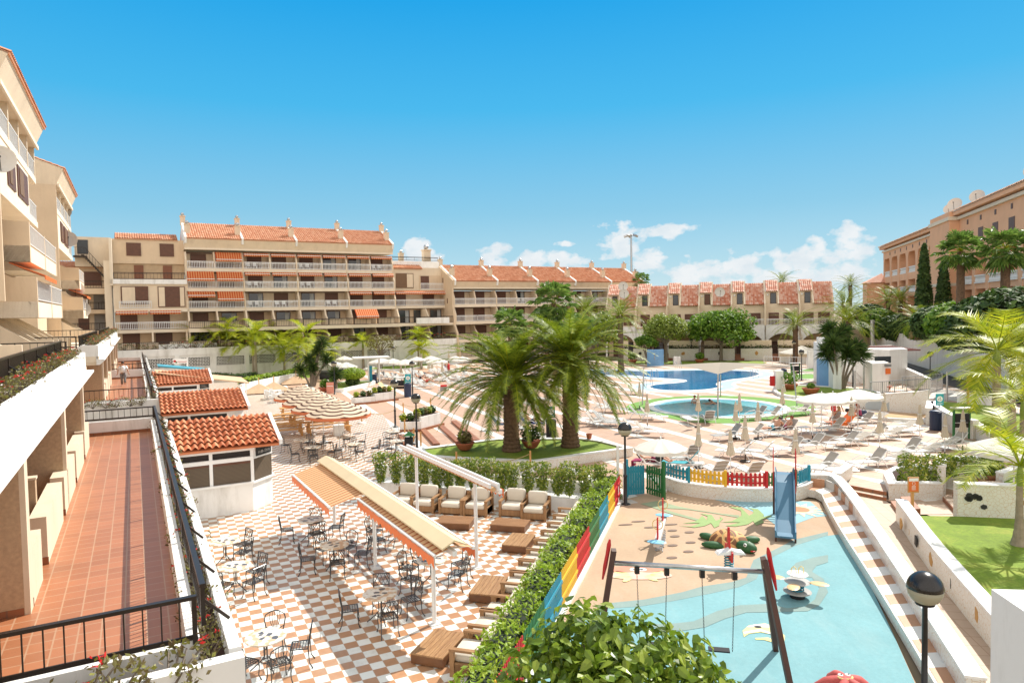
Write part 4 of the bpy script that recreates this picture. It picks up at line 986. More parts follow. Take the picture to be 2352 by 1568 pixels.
mb = MB(); mb.xprism([(-2.4, -1), (-2.4, 1.6), (-1.7, 3.4), (-1.6, 4.6), (-.6, 6.0), (-.5, 7.6), (-.05, 9), (-.05, 11.6), (-.5, 12.8), (6.1, 15.9), (12, 13.2), (12, -1)], 0, .3); mb.build('side_wall', cream, B2)
for (y, z) in ((3.2, 12.6), (1.6, 9.3), (5, 9.3), (2.0, 6.4), (4.2, 6.4), (1, 3.4), (3, 3.4)): MB().box(-.03, y, z, .0, y+.3, z+.8).build('slit_window', brown, B2)
MB().box(-.04, 8.2, 7.8, .0, 9.0, 10.8).build('window', brown, B2)
MB().box(-4.5, 9, -1, 0, 20, 14.2).build('link_wall', cream2, B2); roof_part(B2, -4.5, 8.8, 14.2, 4.5, 5, 1.6); MB().box(-3.6, 8.9, 9.5, -3.2, 9, 12.8).build('window', brown, B2); MB().box(-1.9, 8.9, 9.5, -1.5, 9, 12.8).build('window', brown, B2)
for z in (8.0, 5.2, 2.6):
 MB().box(-4.5, 7.4, z-.3, -.1, 9, z).build('gallery_slab', cream, B2); cached('lkr', rail_part(4.3, 1.0, darkmetal, .3, 'gallery_railing'), B2, (-4.4, 7.5, z))
MB().box(.3, 1.0, -1, 38, 9, .9).build('base_wall', cream, B2)
p = cv(2200, 850, 3.92); d = 170.
def at(x, y, Y):
 r_ = CF+CR*((x-1176)/FPX)+CU*((784-y)/FPX); k = Y/r_.y; return Vector((r_.x*k, Y, CH+r_.z*k))
q0 = at(1449.5, 540, 175.)
t = thing('floodlight_mast', 'tall thin floodlight mast rising behind the orange roofs', 'floodlight', (q0.x, q0.y, 0))
MB().tube([(0, 0, 0), (0, 0, q0.z)], [.45, .22], 8).build('pole', steel, t)
MB().lathe([(.8, -.1), (.9, 0), (.8, .1)], 8, M=T(0, 0, q0.z)).build('ring', steel, t)
for i in range(5):
 a = i*2*PI/5+.3; o = MB().box(-.55, -.3, -.2, .55, .3, .25).build('lamp_head', steel, t); o.location = (1.3*math.cos(a), 1.3*math.sin(a), q0.z-.2); o.rotation_euler = (.5*math.sin(a), .3, a)
hl = at(1392, 828, 112.); hr = at(1919, 828, 101.5)
hang = math.atan2(hr.y-hl.y, hr.x-hl.x); hlen = math.hypot(hr.y-hl.y, hr.x-hl.x)
NU = 7; UWT = hlen/NU
archm = MB()
def th_house(idx, label):
 base = Vector((hl.x, hl.y, 0)) + Vector((math.cos(hang), math.sin(hang), 0))*UWT*idx
 t = thing('town_house', label, 'town house', base, hang, 'row of town houses')
 w = UWT; dw = w*.40
 zc = 3.4; mb = MB(); pts = [(0, 0), (.25, 0), (.25, 1.7)]
 for k in range(13): a = PI-PI*k/12; pts.append((w/2+(w/2-.25)*math.cos(a), 1.9+1.75*math.sin(a)))
 pts += [(w-.25, 1.7), (w-.25, 0), (w, 0), (w, 5.0), (0, 5.0)]
 mb.box(0, 0, 0, .25, .35, 5.0); mb.box(w-.25, 0, 0, w, .35, 5.0)
 for k in range(12):
  a0 = PI-PI*k/12; a1 = PI-PI*(k+1)/12
  xa, za = w/2+(w/2-.25)*math.cos(a0), 2.0+1.75*math.sin(a0); xb, zb = w/2+(w/2-.25)*math.cos(a1), 2.0+1.75*math.sin(a1)
  mb.add([(xa, 0, za), (xb, 0, zb), (xb, 0, 5), (xa, 0, 5), (xa, .35, za), (xb, .35, zb), (xb, .35, 5), (xa, .35, 5)], [(0, 1, 2, 3), (7, 6, 5, 4), (0, 4, 5, 1), (3, 2, 6, 7)])
 mb.build('porch_arch', white, t)
 MB().box(0, .3, 4.3, w, 3.2, 4.6).build('balcony_floor', cream2, t)
 MB().box(.02, 3.2, 0, w-.02, 3.5, 4.3).build('porch_wall', cream, t)
 MB().box(w*.15, 3.1, 0, w*.45, 3.2, 2.4).build('porch_door', brown, t); f = MB().box(w*.5, 3.1, .4, w*.85, 3.2, 2.4).build('porch_window', brown, t); MB().box(w*.53, 3.05, .5, w*.82, 3.1, 2.3).build('pane', darkglass, f)
 MB().box(0, 1.6, 4.6, w, 9, 8.3).build('first_floor_wall', cream2, t)
 MB().box(w*.12, 1.5, 4.6, w*.42, 1.6, 6.9).build('balcony_door', brown, t); f = MB().box(w*.55, 1.5, 5.2, w*.88, 1.6, 6.9).build('window', brown, t)
 if idx % 2: MB().box(w*.6, 1.46, 5.3, w*.82, 1.5, 6.8).build('pane', darkglass, f)
 if idx in (3, 4, 5, 6, 2):
  rail_part(w-.3, 1.0)(t).location = (.15, .15, 5.0)
 if idx == 1: MB().box(0, -.3, 4.75, w, .3, 4.9).build('porch_roof', roofw, t)
 MB().box(0, 2.0, 8.3, dw, 9, 10.2).build('dormer_wall', cream2, t)
 f = MB().box(dw*.42, 1.9, 8.3, dw*.86, 2.0, 10.0).build('dormer_window', pm('dark_brown_frame', (.06, .03, .02), .5), t); MB().box(dw*.46, 1.86, 8.4, dw*.82, 1.9, 9.9).build('pane', darkglass if idx != 3 else brown, f)
 MB().ball((dw*.25, 1.9, 9.7), .15, n=8, k=6).build('wall_light', white, t)
 roof_part(t, .15, 1.6, 10.25, dw-.2, 2.5, 1.75, roofw, .27, .4)
 roof_part(t, dw+.12, 1.1, 8.25, w-dw-.2, 3.0, 3.35, roofw, .27, .4)
 MB().xprism([(1.6, 8.3), (4.1, 11.5), (9, 11.5), (9, 8.3)], dw, w).build('attic_wall', cream2, t)
 for x in (0, dw): MB().xprism([(1.2, 7.4) if x == 0 else (1.4, 8.2), (.8, 8.3) if x == 0 else (1.0, 8.3), (3.9, 12.0), (5, 12.0), (5, 8.2)], x-.09, x+.13).build('roof_fin', bandm, t)
 MB().box(-.12, 0, 0, .14, 1.6, 8.2).build('party_wall', cream2, t) if idx else None
 return t
LAB = ['town house with two satellite dishes, far left of the row behind the palms', 'town house with the red tiled porch roof, second from the left in the row', 'town house behind the feathery light green tree', 'town house with closed brown dormer shutter, middle of the row behind the round tree', 'town house with white railing right of the round tree', 'town house with orange awning under its arch', 'town house at the right end of the row behind the tall date palm']
for i in range(NU): th_house(i, LAB[i])
dirh = Vector((math.cos(hang), math.sin(hang), 0)); nh = Vector((-dirh.y, dirh.x, 0))
for (u, v, z, lab, s_) in ((2.9, 1.2, 10.3, 'round white dish on the leftmost town house', 1.6), (2.6, 2.2, 11.6, 'second white dish just behind another on the leftmost town house', 1.6), (17.9, 1.0, 10.2, 'dish between two roof bays in the middle of the town houses', 1.6)):
 p = Vector((hl.x, hl.y, 0))+dirh*u+nh*v; dish((p.x, p.y, z), (-.1, -.9, .3), s_, lab)
def mosaic_wall(i, xa, xb, label):
 a = k6(xa, 860); b = k6(xb, 860); d = b-a; t = thing('garden_wall', label, 'wall', a, math.atan2(d.y, d.x), 'low white garden walls of the town houses'); ln = d.length
 MB().box(0, 0, 0, ln, .5, 1.75).build('white_wall', mosaicm, t); MB().box(0, .8, 0, ln, 1.1, 2.9).build('cream_wall', cream2, t); MB().box(0, .5, 0, ln, .8, 1.5).build('soil', soil, t)
 n_ = max(1, int(ln/2.2))
 for k in range(n_):
  mb = MB(); x = ln*(k+.5)/n_; pts = [(x+.28*math.cos(q_*PI/4)*random.Random(i*9+q_+k).uniform(.6, 1.3), 1.05+.28*math.sin(q_*PI/4)*random.Random(i*5+q_+k).uniform(.6, 1.3)) for q_ in range(8)]
  mb.yprism(pts, -.03, 0); mb.build('stone_motif', (pk_yel if (k+i) % 3 == 0 else blackc) if False else pm(('ochre_stone', 'black_stone')[(k+i) % 2], ((.5, .27, .08), (.03, .03, .03))[(k+i) % 2], .7), t)
 mb = MB()
 for k in range(int(ln*70)): leafq(mb, (R.uniform(0, ln), .65+R.gauss(0, .12), 1.75+abs(R.gauss(0, .22))), .12, R)
 mb.build('planting', LF['euph'] if i % 2 else LF['dark'], t)
for i, (a, b) in enumerate([(200, 280), (330, 455), (655, 930), (985, 1262), (1320, 1608), (1665, 2060)]):
 mosaic_wall(i, a, b, ['short white garden wall at the left behind the palms', 'white garden wall left of the blue shower wall', 'white garden wall with ochre and black stones right of the blue shower', 'white garden wall behind the trunk of the round tree', 'widest white garden wall with dry plants, right of the round tree', 'white garden wall behind the white parasol roof'][i])
for i, x in enumerate((640, 957, 1292, 1636)):
 p = k6(x-25, 862); t = thing('garden_steps', ['brown garden steps left of the widest planted wall group, by the light green tree', 'brown garden steps with a dark gate behind the potted plant', 'brown garden steps with a dark gate right of the round tree trunk', 'brown garden steps near the short date palm'][i], 'steps', p, hang)
 mb = MB()
 for k in range(5): mb.box(0, k*.3, 0, 1.3, 2, .18*(k+1))
 mb.build('treads', redpath, t); g = rail_part(1.25, 1.3, darkmetal, .12, 'gate')(t); g.location = (0, 1.3, .9)
HD = math.atan2(.953, .304); h0 = Vector((54.8, 73, 0))-Vector((.304, .953, 0))*12
Ht = thing('hotel_building', 'salmon coloured hotel with arched loggias and white balustrades, upper right', 'hotel', h0, HD)
def hx(Y): return (Y-(73-12*.953))/.953
def balus(par):
 mb = MB(); w_ = 3.2; mb.box(0, -.12, .9, w_, .15, 1.05); mb.box(0, -.12, 0, w_, .15, .15)
 for i in range(12): mb.lathe([(.05, .15), (.1, .35), (.045, .65), (.07, .9)], 5, (i+.5)*w_/12, 0)
 return mb.build('balustrade', wclean, par)
xs0, xs1 = hx(103), hx(140); xn0 = hx(60)
def strip(x0, x1, za, zb, d0=-.6, mat=salmon, nm='wall'): return MB().box(x0, -6, za, x1, d0, zb).build(nm, mat, Ht)
na = 6; sw = (xs1-xs0)/na
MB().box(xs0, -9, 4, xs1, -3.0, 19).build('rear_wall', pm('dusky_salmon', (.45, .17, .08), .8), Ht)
for i in range(na+1):
 x = xs0+i*sw; MB().box(x-.75 if i else x, -3, 4, x+.75 if i < na else x, 0, 17.0).build('pier', salmon, Ht)
for i in range(na):
 x = xs0+i*sw; a0 = x+.75; a1 = x+sw-.75; cx_ = (a0+a1)/2; rr = (a1-a0)/2
 mb = MB()
 for k in range(10):
  q0_ = PI-PI*k/10; q1_ = PI-PI*(k+1)/10
  xa, za = cx_+rr*math.cos(q0_), 16.6-.0+rr*math.sin(q0_)*.75-.8; xb, zb = cx_+rr*math.cos(q1_), 16.6+rr*math.sin(q1_)*.75-.8
  mb.add([(xa, 0, za), (xb, 0, zb), (xb, 0, 18.6), (xa, 0, 18.6), (xa, -2.9, za), (xb, -2.9, zb)], [(3, 2, 1, 0), (0, 1, 5, 4)])
 mb.build('arch', salmon, Ht)
 for z in (13.4, 10.0):
  MB().box(a0, -3, z-.7, a1, -.05, z).build('loggia_floor', salmon, Ht)
  cached('bal', balus, Ht, (a0+.1, -.2, z), 0, ((a1-a0-.2)/3.2, 1, 1))
 MB().box(a0, -3, 12.2, a1, -.05, 12.7).build('lintel', salmon, Ht)
 MB().box(a0+.6, -3.0, 13.4, a1-1.2, -2.9, 15.8).build('loggia_door', pm('brown_red_door', (.16, .05, .03), .5), Ht); MB().box(a0+.6, -3.0, 10, a1-1.2, -2.9, 12.1).build('loggia_door', darkglass, Ht)
MB().box(xs0, -6, 17.0, xs1, .02, 18.8).build('upper_wall', salmon, Ht)
MB().box(xs0, -6, 18.4, xs1+.2, .3, 18.75).build('white_cornice', bandm, Ht)
MB().box(xs0, -6, 19.0, xs1+.4, .7, 19.5).build('eave', salmon, Ht)
for i in range(8): MB().box(xs0+2+i*(xs1-xs0-4)/8, .0, 17.5, xs0+2.5+i*(xs1-xs0-4)/8, .06, 18.1).build('vent', brown, Ht)
def htroof(x0, x1, z, l, rise, hip=0):
 sl = math.atan2(rise, l); L2 = math.hypot(l, rise); mb = MB(); roof_tiles(mb, x1-x0, L2, int((x1-x0)/.45), int(L2/.6), 3)
 o = mb.build('tiled_roof', roofmat('pale_orange_roof_tiles', (.55, .28, .16), (.66, .42, .28), (.74, .54, .4)), Ht)
 o.matrix_local = T(x1, .9, z) @ Rz(PI) @ Matrix.Rotation(sl, 4, 'X'); return o
htroof(xs0, xs1+.4, 19.55, 9, 3.4)
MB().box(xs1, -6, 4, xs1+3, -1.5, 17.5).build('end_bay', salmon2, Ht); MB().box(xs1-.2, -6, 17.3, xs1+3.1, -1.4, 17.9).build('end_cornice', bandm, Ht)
MB().box(xs1-1, 0, 4, xs1+3.5, 3.2, 12.4).build('corner_turret', salmon, Ht); mb = MB(); mb.add([(xs1-1.4, -.2, 12.4), (xs1+3.9, -.2, 12.4), (xs1+3.9, 3.6, 12.4), (xs1-1.4, 3.6, 12.4), (xs1+1.2, 0, 14.4)], [(0, 1, 4), (1, 2, 4), (2, 3, 4), (3, 0, 4)]); mb.build('turret_roof', roofw, Ht)
xb0, xb1 = hx(93), xs0
MB().box(xb0, -6, 4, xb1, 2.2, 10.2).build('lower_block', salmon, Ht); MB().box(xb0-.1, -6, 10.2, xb1+.1, 2.4, 10.6).build('white_cornice', bandm, Ht)
MB().box(xb0+1.0, -6, 10.6, xb1, 1.2, 20.4).build('upper_block', salmon, Ht); MB().box(xb0+.8, -6, 19.2, xb1+.2, 1.4, 19.7).build('white_cornice', bandm, Ht)
nn_ = 7; sw = (xb0-xn0)/nn_
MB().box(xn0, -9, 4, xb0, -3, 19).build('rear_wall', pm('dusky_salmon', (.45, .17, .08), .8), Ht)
MB().box(xn0, -6, 14.2, xb0+1, 0, 19.2).build('upper_wall', salmon, Ht)
MB().box(xn0, -6, 19.2, xb0+1, .35, 19.6).build('white_cornice', bandm, Ht); MB().box(xn0, -6, 19.8, xb0+1, .8, 20.3).build('eave', salmon, Ht); htroof(xn0, xb0+1, 20.35, 9, 3.6)
for i in range(nn_+1):
 x = xn0+i*sw; MB().box(x-.6, -3, 4, x+.6, 0, 14.2).build('pier', salmon, Ht)
for i in range(nn_):
 x = xn0+i*sw; a0, a1 = x+.6, x+sw-.6
 MB().box(a0, -3, 9.6, a1, -.05, 10.3).build('loggia_floor', salmon, Ht); cached('bal', balus, Ht, (a0+.1, 0, 10.3), 0, ((a1-a0-.2)/3.2, 1, 1))
 MB().box(a0+.5, -3, 10.3, a1-1, -2.9, 13).build('loggia_door', pm('brown_red_door', (.16, .05, .03), .5), Ht); MB().box(a0+.8, -3, 6.4, a1-.8, -2.9, 9.4).build('loggia_door', darkglass, Ht)
 MB().box(a0+1, -.0, 15.6, a1-1, .04, 17.3).build('arched_window', brown, Ht); MB().box(x+sw/2-.25, 0, 18.2, x+sw/2+.25, .05, 18.8).build('vent', brown, Ht)
for i, (Yd, s_, lab) in enumerate([(75, 1.7, 'largest dish on the hotel roof, nearest the right edge'), (92, 1.6, 'middle dish on the hotel roof'), (101, 1.7, 'pair of dishes on the hotel roof, front one'), (103.5, 1.4, 'small dish behind another on the hotel roof')]):
 p = h0+Vector((.304, .953, 0))*hx(Yd)+Vector((-.953, .304, 0))*-1.5; dish((p.x, p.y, 21.9+(0 if i != 2 else .3)), (-.7, -.6, .35), s_*1.15, lab)
a = Vector((43.5, 61.6, 0))-Vector((wd.x, wd.y, 0))*26
t = thing('retaining_wall', 'high stained white wall along the access road at the right', 'wall', a, math.atan2(wd.y, wd.x)); MB().box(0, -.4, -.2, 80, 0, 3.75).build('wall', pm('stained_white_plaster', (.78, .77, .74), .75, .04, .6, .004, dirt=(.45, .43, .4)), t)
a2 = a+Vector((wd.x, wd.y, 0))*80; e2 = at(1925, 770, 112.)
d = Vector((e2.x, e2.y, 0))-a2; t = thing('end_wall', 'cream wall closing the road behind the date palms beside the last town house', 'wall', a2, math.atan2(d.y, d.x)); MB().box(0, 0, -.2, d.length, .4, 4.0).build('wall', cream2, t)
def kiosk(b0, a0, wid, dep, label, name='MALIBU', board=True, first=True):
 t = thing('kiosk', label, 'kiosk', W(b0, a0), TH)
 h = 2.6
 base = [(0, 0), (wid-.9, 0), (wid, .9), (wid, dep), (0, dep)]
 MB().prism(base, 0, 1.12).build('counter_base', white, t)
 MB().prism([(-.02, -.08), (wid-.86, -.08), (wid+.08, .86), (wid+.08, dep), (-.02, dep)], 1.12, 1.2).build('counter_top', wclean, t)
 MB().prism([(.05, .12), (wid-.95, .12), (wid-.12, .95), (wid-.12, dep-.1), (.05, dep-.1)], 1.2, h).build('inner_wall', pm('dark_interior', (.02, .012, .01), .6), t)
 xs = [0, 1.75, wid-.95]
 for x in (0.0, 1.2, wid-.95): MB().box(x, 0, 1.2, x+.12, .14, h).build('post', wclean, t)
 MB().box(0, -.02, 2.05, wid-.85, .11, 2.2).build('transom', wclean, t); MB().box(0, -.03, h-.15, wid-.8, .14, h+.05).build('top_beam', wclean, t)
 for (x0, x1) in ((.12, 1.2), (1.32, wid-.95)):
  if x1-x0 > .3: f = MB().box(x0, .04, 1.2, x1, .1, 2.05).build('roller_shutter', shutterm, t); MB().box(x0, .0, 1.95, x1, .05, 2.05).build('shutter_box', brown, f)
 ang = PI/4; M_ = T(wid-.83, .06, 0) @ Rz(ang)
 o = MB().box(0.02, -.02, 1.2, 1.12, .1, 2.08).build('corner_shutter', shutterm, t); o.matrix_local = M_
 o = MB().box(0, -.03, 2.08, 1.16, .12, h+.05).build('corner_fascia', wclean, t); o.matrix_local = M_
 if board:
  o = MB().box(.1, -.06, 2.16, 1.06, -.03, 2.66).build('menu_board', chalk, t); o.matrix_local = M_
  cm = pm('white_chalk', (.6, .6, .58), .9)
  if name:
   textmesh(name, .19, cm, o, T(.58, -.065, 2.53) @ Matrix.Rotation(PI/2, 4, 'X'), .002); textmesh('11:00~23:00', .15, cm, o, T(.58, -.065, 2.29) @ Matrix.Rotation(PI/2, 4, 'X'), .002)
  else:
   for k in range(4): MB().box(.2, -.066, 2.24+k*.1, .9-k*.12, -.061, 2.255+k*.1).build('chalk_line', cm, o)
 rl = dep*.62; sl = math.atan2(.72, rl)
 mb = MB(); roof_tiles(mb, wid+.2, math.hypot(rl, .72)+.3, int((wid+.2)/.235), 6, 6, .085, .07); o = mb.build('tiled_roof', roofk, t, smooth=False); o.matrix_local = T(-.1, -.35, h+.1) @ Matrix.Rotation(sl, 4, 'X')
 MB().xprism([(-.3, h+.02), (-.3, h+.2), (rl-.2, h+.98), (rl, h+.92), (rl, h+.02)], wid+.1, wid+.24).build('gable_board', wclean, t)
 MB().xprism([(rl, h+.05), (rl, h+.9), (dep, h+.35), (dep, h+.05)], 0, wid+.1).build('rear_roof', roofk, t)
 MB().box(0, 0, h, wid-.2, dep, h+.1).build('ceiling', wclean, t)
 return t
kiosk(1.12, 28.5, 3.65, 3.9, 'nearest white kiosk with orange tiled roof, brown roller shutters and chalkboard reading MALIBU', 'MALIBU')
kiosk(1.12, 40.3, 4.1, 4.6, 'middle white kiosk with weathered orange tiled roof', None, board=False)
kiosk(1.12, 58.2, 3.9, 4.6, 'farthest white kiosk with tiled roof and chalk menu board', None)
p = G(417, 829, 3.0)
t = thing('shop_sign', 'small white sign board with a red logo reading SUPERMARKET', 'sign', at(414, 829, 68)-Vector((0, 0, 4.15*.42)), math.radians(10)); t.scale = (.45, .45, .42)
MB().box(-1.5, 0, 3.6, 1.5, .15, 4.7).build('board', wclean, t); MB().box(1.3, .05, 0, 1.6, .2, 4.9).build('post', wclean, t)
textmesh('SUPERMARKET', .42, pk_red, t, T(.28, -.01, 3.95) @ Matrix.Rotation(PI/2, 4, 'X') @ Matrix.Scale(.85, 4, (1, 0, 0)))
mb = MB(); mb.ball((-1.15, 0, 4.15), .3, .03, .3, 10, 6); mb.build('red_logo', pk_red, t); mb = MB(); mb.ball((-.85, 0, 3.9), .2, .03, .2, 8, 5); mb.build('leaf_logo', pk_grn, t)
t = thing('sun_canopy', 'orange and blue shop canopy behind the farthest kiosk', 'canopy', W(1.3, 60, 0), TH)
MB().add([(0, 0, 3.6), (5.5, -1, 2.6), (5.5, 4, 2.6), (0, 4, 3.6)], [(0, 1, 2, 3)]) if False else None
mb = MB(); mb.add([(0, 0, 3.5), (6.5, -2.5, 2.5), (6.5, 2, 2.6), (0, 4, 3.5), (0, 0, 3.42), (6.5, -2.5, 2.42), (6.5, 2, 2.52), (0, 4, 3.42)], [(0, 1, 2, 3), (7, 6, 5, 4), (0, 4, 5, 1), (1, 5, 6, 2)]); mb.build('canopy_cloth', pm('sand_canvas', (.62, .42, .26), .8), t); MB().tube([(6.3, -2.2, 0), (6.3, -2.2, 2.5)], .05, 6).build('post', whitemetal, t)
mb = MB(); mb.add([(.3, 5.2, 3.7), (4, 4.2, 3.2), (4, 7.5, 3.2), (.3, 8, 3.7), (.3, 5.2, 3.6), (4, 4.2, 3.1)], [(0, 1, 2, 3), (0, 4, 5, 1)]); mb.build('blue_cloth', flat('sky_blue_cloth', (.05, .3, .4)), t)
def lamp_proto():
 t = thing('globe_lamp', '', 'street lamp')
 MB().lathe([(.19, 0), (.19, .03), (.07, .05), (.065, 1.1), (.085, 1.12), (.085, 1.18), (.05, 1.2), (.042, 2.72), (.06, 2.74)], 12).build('pole', blackmetal, t, True)
 MB().box(-.17, -.17, 0, .17, .17, .025).build('foot_plate', steel, t)
 mb = MB(); k = 10
 mb.lathe([(.28*math.cos(PI/2*i/8)+.001, .0+.28*math.sin(PI/2*i/8)) for i in range(9)], 20); o = mb.build('upper_shade', pm('smoked_black_glass', (.018, .016, .016), .25, .3, 12), t, True); o.location = (0, 0, 3.0)
 mb = MB(); mb.lathe([(.12, -.25), (.2, -.20), (.255, -.11), (.278, -.005)], 20)
 g = leafmat('frosted_lamp_glass', (.60, .56, .42), (.66, .62, .48), trans=.6, rough=.12)
 o = mb.build('lower_globe', g, t, True); o.location = (0, 0, 3.0)
 MB().lathe([(.05, -.28), (.15, -.27), (.15, -.245), (.05, -.2), (.07, -.1), (.07, .02)], 12).build('socket', blackmetal, t).location = (0, 0, 3.0)
 return t
lamp0 = lamp_proto()
LA = [(G(2125, 1350, 3.0), 'largest globe lamp in the foreground at the bottom right, over the path'), (G(1437, 1158), 'globe lamp beside the blue and green gate of the playground'), (G(958, 1037), 'globe lamp beside the nearer stepped planter left of the date palms'), (G(908, 981), 'globe lamp beside the round tables at the end of the striped deck'), (G(948, 908), 'globe lamp with the blue bin at its foot'), (G(904, 848), 'globe lamp against the pierced wall right of the small bare tree'), (G(679, 869), 'globe lamp among the bright palms by the pierced wall'), (G(769, 905), 'globe lamp beside the spiky shrub and the clipped ball shrub'), (G(449, 843), 'small globe lamp by the supermarket sign'), (G(1588, 827), 'globe lamp in front of the stone motif walls, between the two trees'), (G(1841, 874), 'globe lamp over the green carpet left of the blue hut'), (G(2136, 884), 'globe lamp beside the access road'), (G(1959, 892), 'globe lamp hidden behind the big yucca'), (G(1071, 832), 'globe lamp at the right end of the pierced wall'), (G(1824, 838), 'globe lamp at the left of the white hut wall')]
for i, (p, lab) in enumerate(LA):
 o = lamp0 if i == 0 else dup(lamp0)
 o.location = (p.x, p.y, 0); o['label'] = lab; o['group'] = 'black and clear globe lamps'
def wavy(mb, a, b, z, drop, n=24):
 a = Vector(a); b = Vector(b); vs = []
 for i in range(n+1):
  p = a.lerp(b, i/n); vs += [(p.x, p.y, z), (p.x, p.y, z-drop-.05*math.cos(i*PI))]
 mb.add(vs, [(2*i, 2*i+2, 2*i+3, 2*i+1) for i in range(n)])
def plaza_awning(A, B, zr, label, nposts, wl=1.2, wr=1.0, cover=True, split=None, pz=None):
 "double sided roller awning along A->B (world plan points)"
 A = Vector((A.x, A.y, 0)); B = Vector((B.x, B.y, 0)); d = B-A; ln = d.length; t = thing('roller_awning', label, 'awning', A, math.atan2(d.y, d.x))
 mb = MB(); mb.yprism([(0, 0)], 0, 0) if False else None
 if cover:
  mb = MB(); mb.xprism([(-.31, zr-.09), (0, zr+.06), (.31, zr-.09), (.31, zr-.13), (0, zr+.02), (-.31, zr-.13)], 0, ln); mb.build('roof_cover', pm('cream_sheet_cover', (.66, .53, .33), .5, .08, 1), t)
 MB().box(0, -.05, zr-.32, ln, .05, zr-.2).build('main_beam', whitemetal, t)
 for s, wdt in ((-1, wr), (1, wl)):
  if wdt <= 0: continue
  segs = split if s == 1 and split else [(0.02, .98)]
  for (f0, f1) in segs:
   x0, x1 = ln*f0, ln*f1; y0, y1 = s*.12, s*wdt; zd = zr-.16-.22*wdt
   mb = MB(); v = [(x0, y0, zr-.16), (x1, y0, zr-.16), (x1, y1, zd), (x0, y1, zd)]; mb.add(v, [(0, 1, 2, 3)])
   o = mb.build('awning_cloth', awn_faded, t)
   mb = MB(); wavy(mb, (x0, y1+s*.03, 0), (x1, y1+s*.03, 0), zd-.02, .24, int((x1-x0)/.16)); mb.build('valance', orange, o)
   MB().box(x0, y1-.03, zd-.05, x1, y1+.03, zd+.02).build('front_bar', whitemetal, o)
   for xx in (x0+.3, x1-.3): MB().tube([(xx, 0, zr-.3), (xx, y1, zd-.04)], .03, 5).build('folding_arm', whitemetal, o)
 for x in pz:
  o = MB().tube([(x, 0, .03), (x, 0, zr-.25)], .055, 8).build('post', whitemetal, t); MB().box(x-.13, -.13, 0, x+.13, .13, .03).build('foot_plate', whitemetal, o)
 return t
P1 = G(998, 1432); P3 = G(769, 1212); ad = (P3-P1).normalized(); zr = 2.42
A_ = P1-ad*1.3; B_ = P3+ad*1.0; LN = (B_-A_).length
plaza_awning(A_, B_, zr, 'long double roller awning with cream cover and orange scalloped valance over the tables', 3, wl=.45, wr=.6, split=[(.01, .52)], pz=(1.3, 1.3+(P3-P1).length/2, 1.3+(P3-P1).length))
t = COL.objects['roller_awning']; x0, x1 = LN*.54, LN*.985; zd = zr-.16-.3
mb = MB(); mb.add([(x0, .12, zr-.16), (x1, .12, zr-.16), (x1, 1.25, zd), (x0, 1.25, zd)], [(0, 1, 2, 3)]); o = mb.build('awning_cloth', awn_faded, t)
mb = MB(); wavy(mb, (x0, 1.28, 0), (x1, 1.28, 0), zd-.02, .24, 26); mb.build('valance', orange, o); MB().box(x0, 1.22, zd-.05, x1, 1.28, zd+.02).build('front_bar', whitemetal, o)
Q2 = G(1095, 1302); Q1 = Q2+ad*4.7
plaza_awning(Q2-ad*1.6, Q1+ad*.7, 2.92, 'shorter white roller awning frame with retracted orange cloth in front of the armchairs', 2, wl=-1, wr=-1, cover=False, pz=(1.6, 6.3))
t = COL.objects['roller_awning.001']; MB().tube([(.05, .19, 2.74), (6.95, .19, 2.74)], .07, 8).build('rolled_cloth', awn_faded, t); mb = MB(); wavy(mb, (0, -.1, 0), (1.0, -.1, 0), 2.72, .22, 8); mb.build('valance', orange, t); MB().box(0, .02, 2.72, 7.0, .1, 2.9).build('side_beam', whitemetal, t); MB().box(0, .3, 2.8, 7.0, .36, 2.92).build('side_beam', whitemetal, t)
MB().add([(0, .1, 2.93), (7, .1, 2.93), (7, -.3, 2.85), (0, -.3, 2.85)], [(0, 1, 2, 3)])
def deckbox(corners, label, z=.26):
 c = [kL(x, y, z) for (x, y) in corners]; e1 = (c[1]-c[0]+c[2]-c[3])/2; e2 = (c[3]-c[0]+c[2]-c[1])/2; cen = (c[0]+c[1]+c[2]+c[3])/4
 w, l = e1.length, e2.length; a = math.atan2(e1.y, e1.x)
 t = thing('platform_table', label, 'low table', (cen.x, cen.y, 0), a, 'low wooden platform tables')
 s1 = 1 if e1.cross(e2).z > 0 else -1
 MB().box(-w/2, -l/2, .03, w/2, l/2, z-.035).build('base', wood_d, t)
 mb = MB(); n_ = 7; wide = w < l;
 for i in range(n_):
  if wide: mb.box(-w/2-.01+i*(w+.02)/n_+.004, -l/2-.01, z-.035, -w/2-.01+(i+1)*(w+.02)/n_-.004, l/2+.01, z)
  else: mb.box(-w/2-.01, -l/2-.01+i*(l+.02)/n_+.004, z-.035, w/2+.01, -l/2-.01+(i+1)*(l+.02)/n_-.004, z)
 mb.build('slatted_top', wood if wide else wood_x, t)
wood_x = woodmat('teak_wood_lengthwise', (.13, .052, .018), (.36, .185, .08), 2.2, vec=(1, 14, 1)); wood.node_tree.nodes['Mapping'].inputs[3].default_value = (14, 1, 1)
for c_, l_ in [([(342, 1370), (545, 1412), (672, 1240), (475, 1215)], 'nearest low wooden platform at the bottom centre'), ([(700, 985), (873, 1000), (960, 880), (795, 868)], 'second nearest low wooden platform, in front of the awning post'), ([(917, 670), (1055, 685), (1148, 607), (985, 597)], 'low wooden platform with a pale mark on its top'), ([(846, 543), (1060, 558), (1102, 512), (880, 498)], 'low wooden platform in front of the right pair of armchairs'), ([(490, 530), (700, 540), (745, 492), (527, 485)], 'low wooden platform in front of the middle pair of armchairs'), ([(130, 505), (225, 512), (250, 485), (155, 480)], 'low wooden platform partly hidden behind the striped awning')]: deckbox(c_, l_)
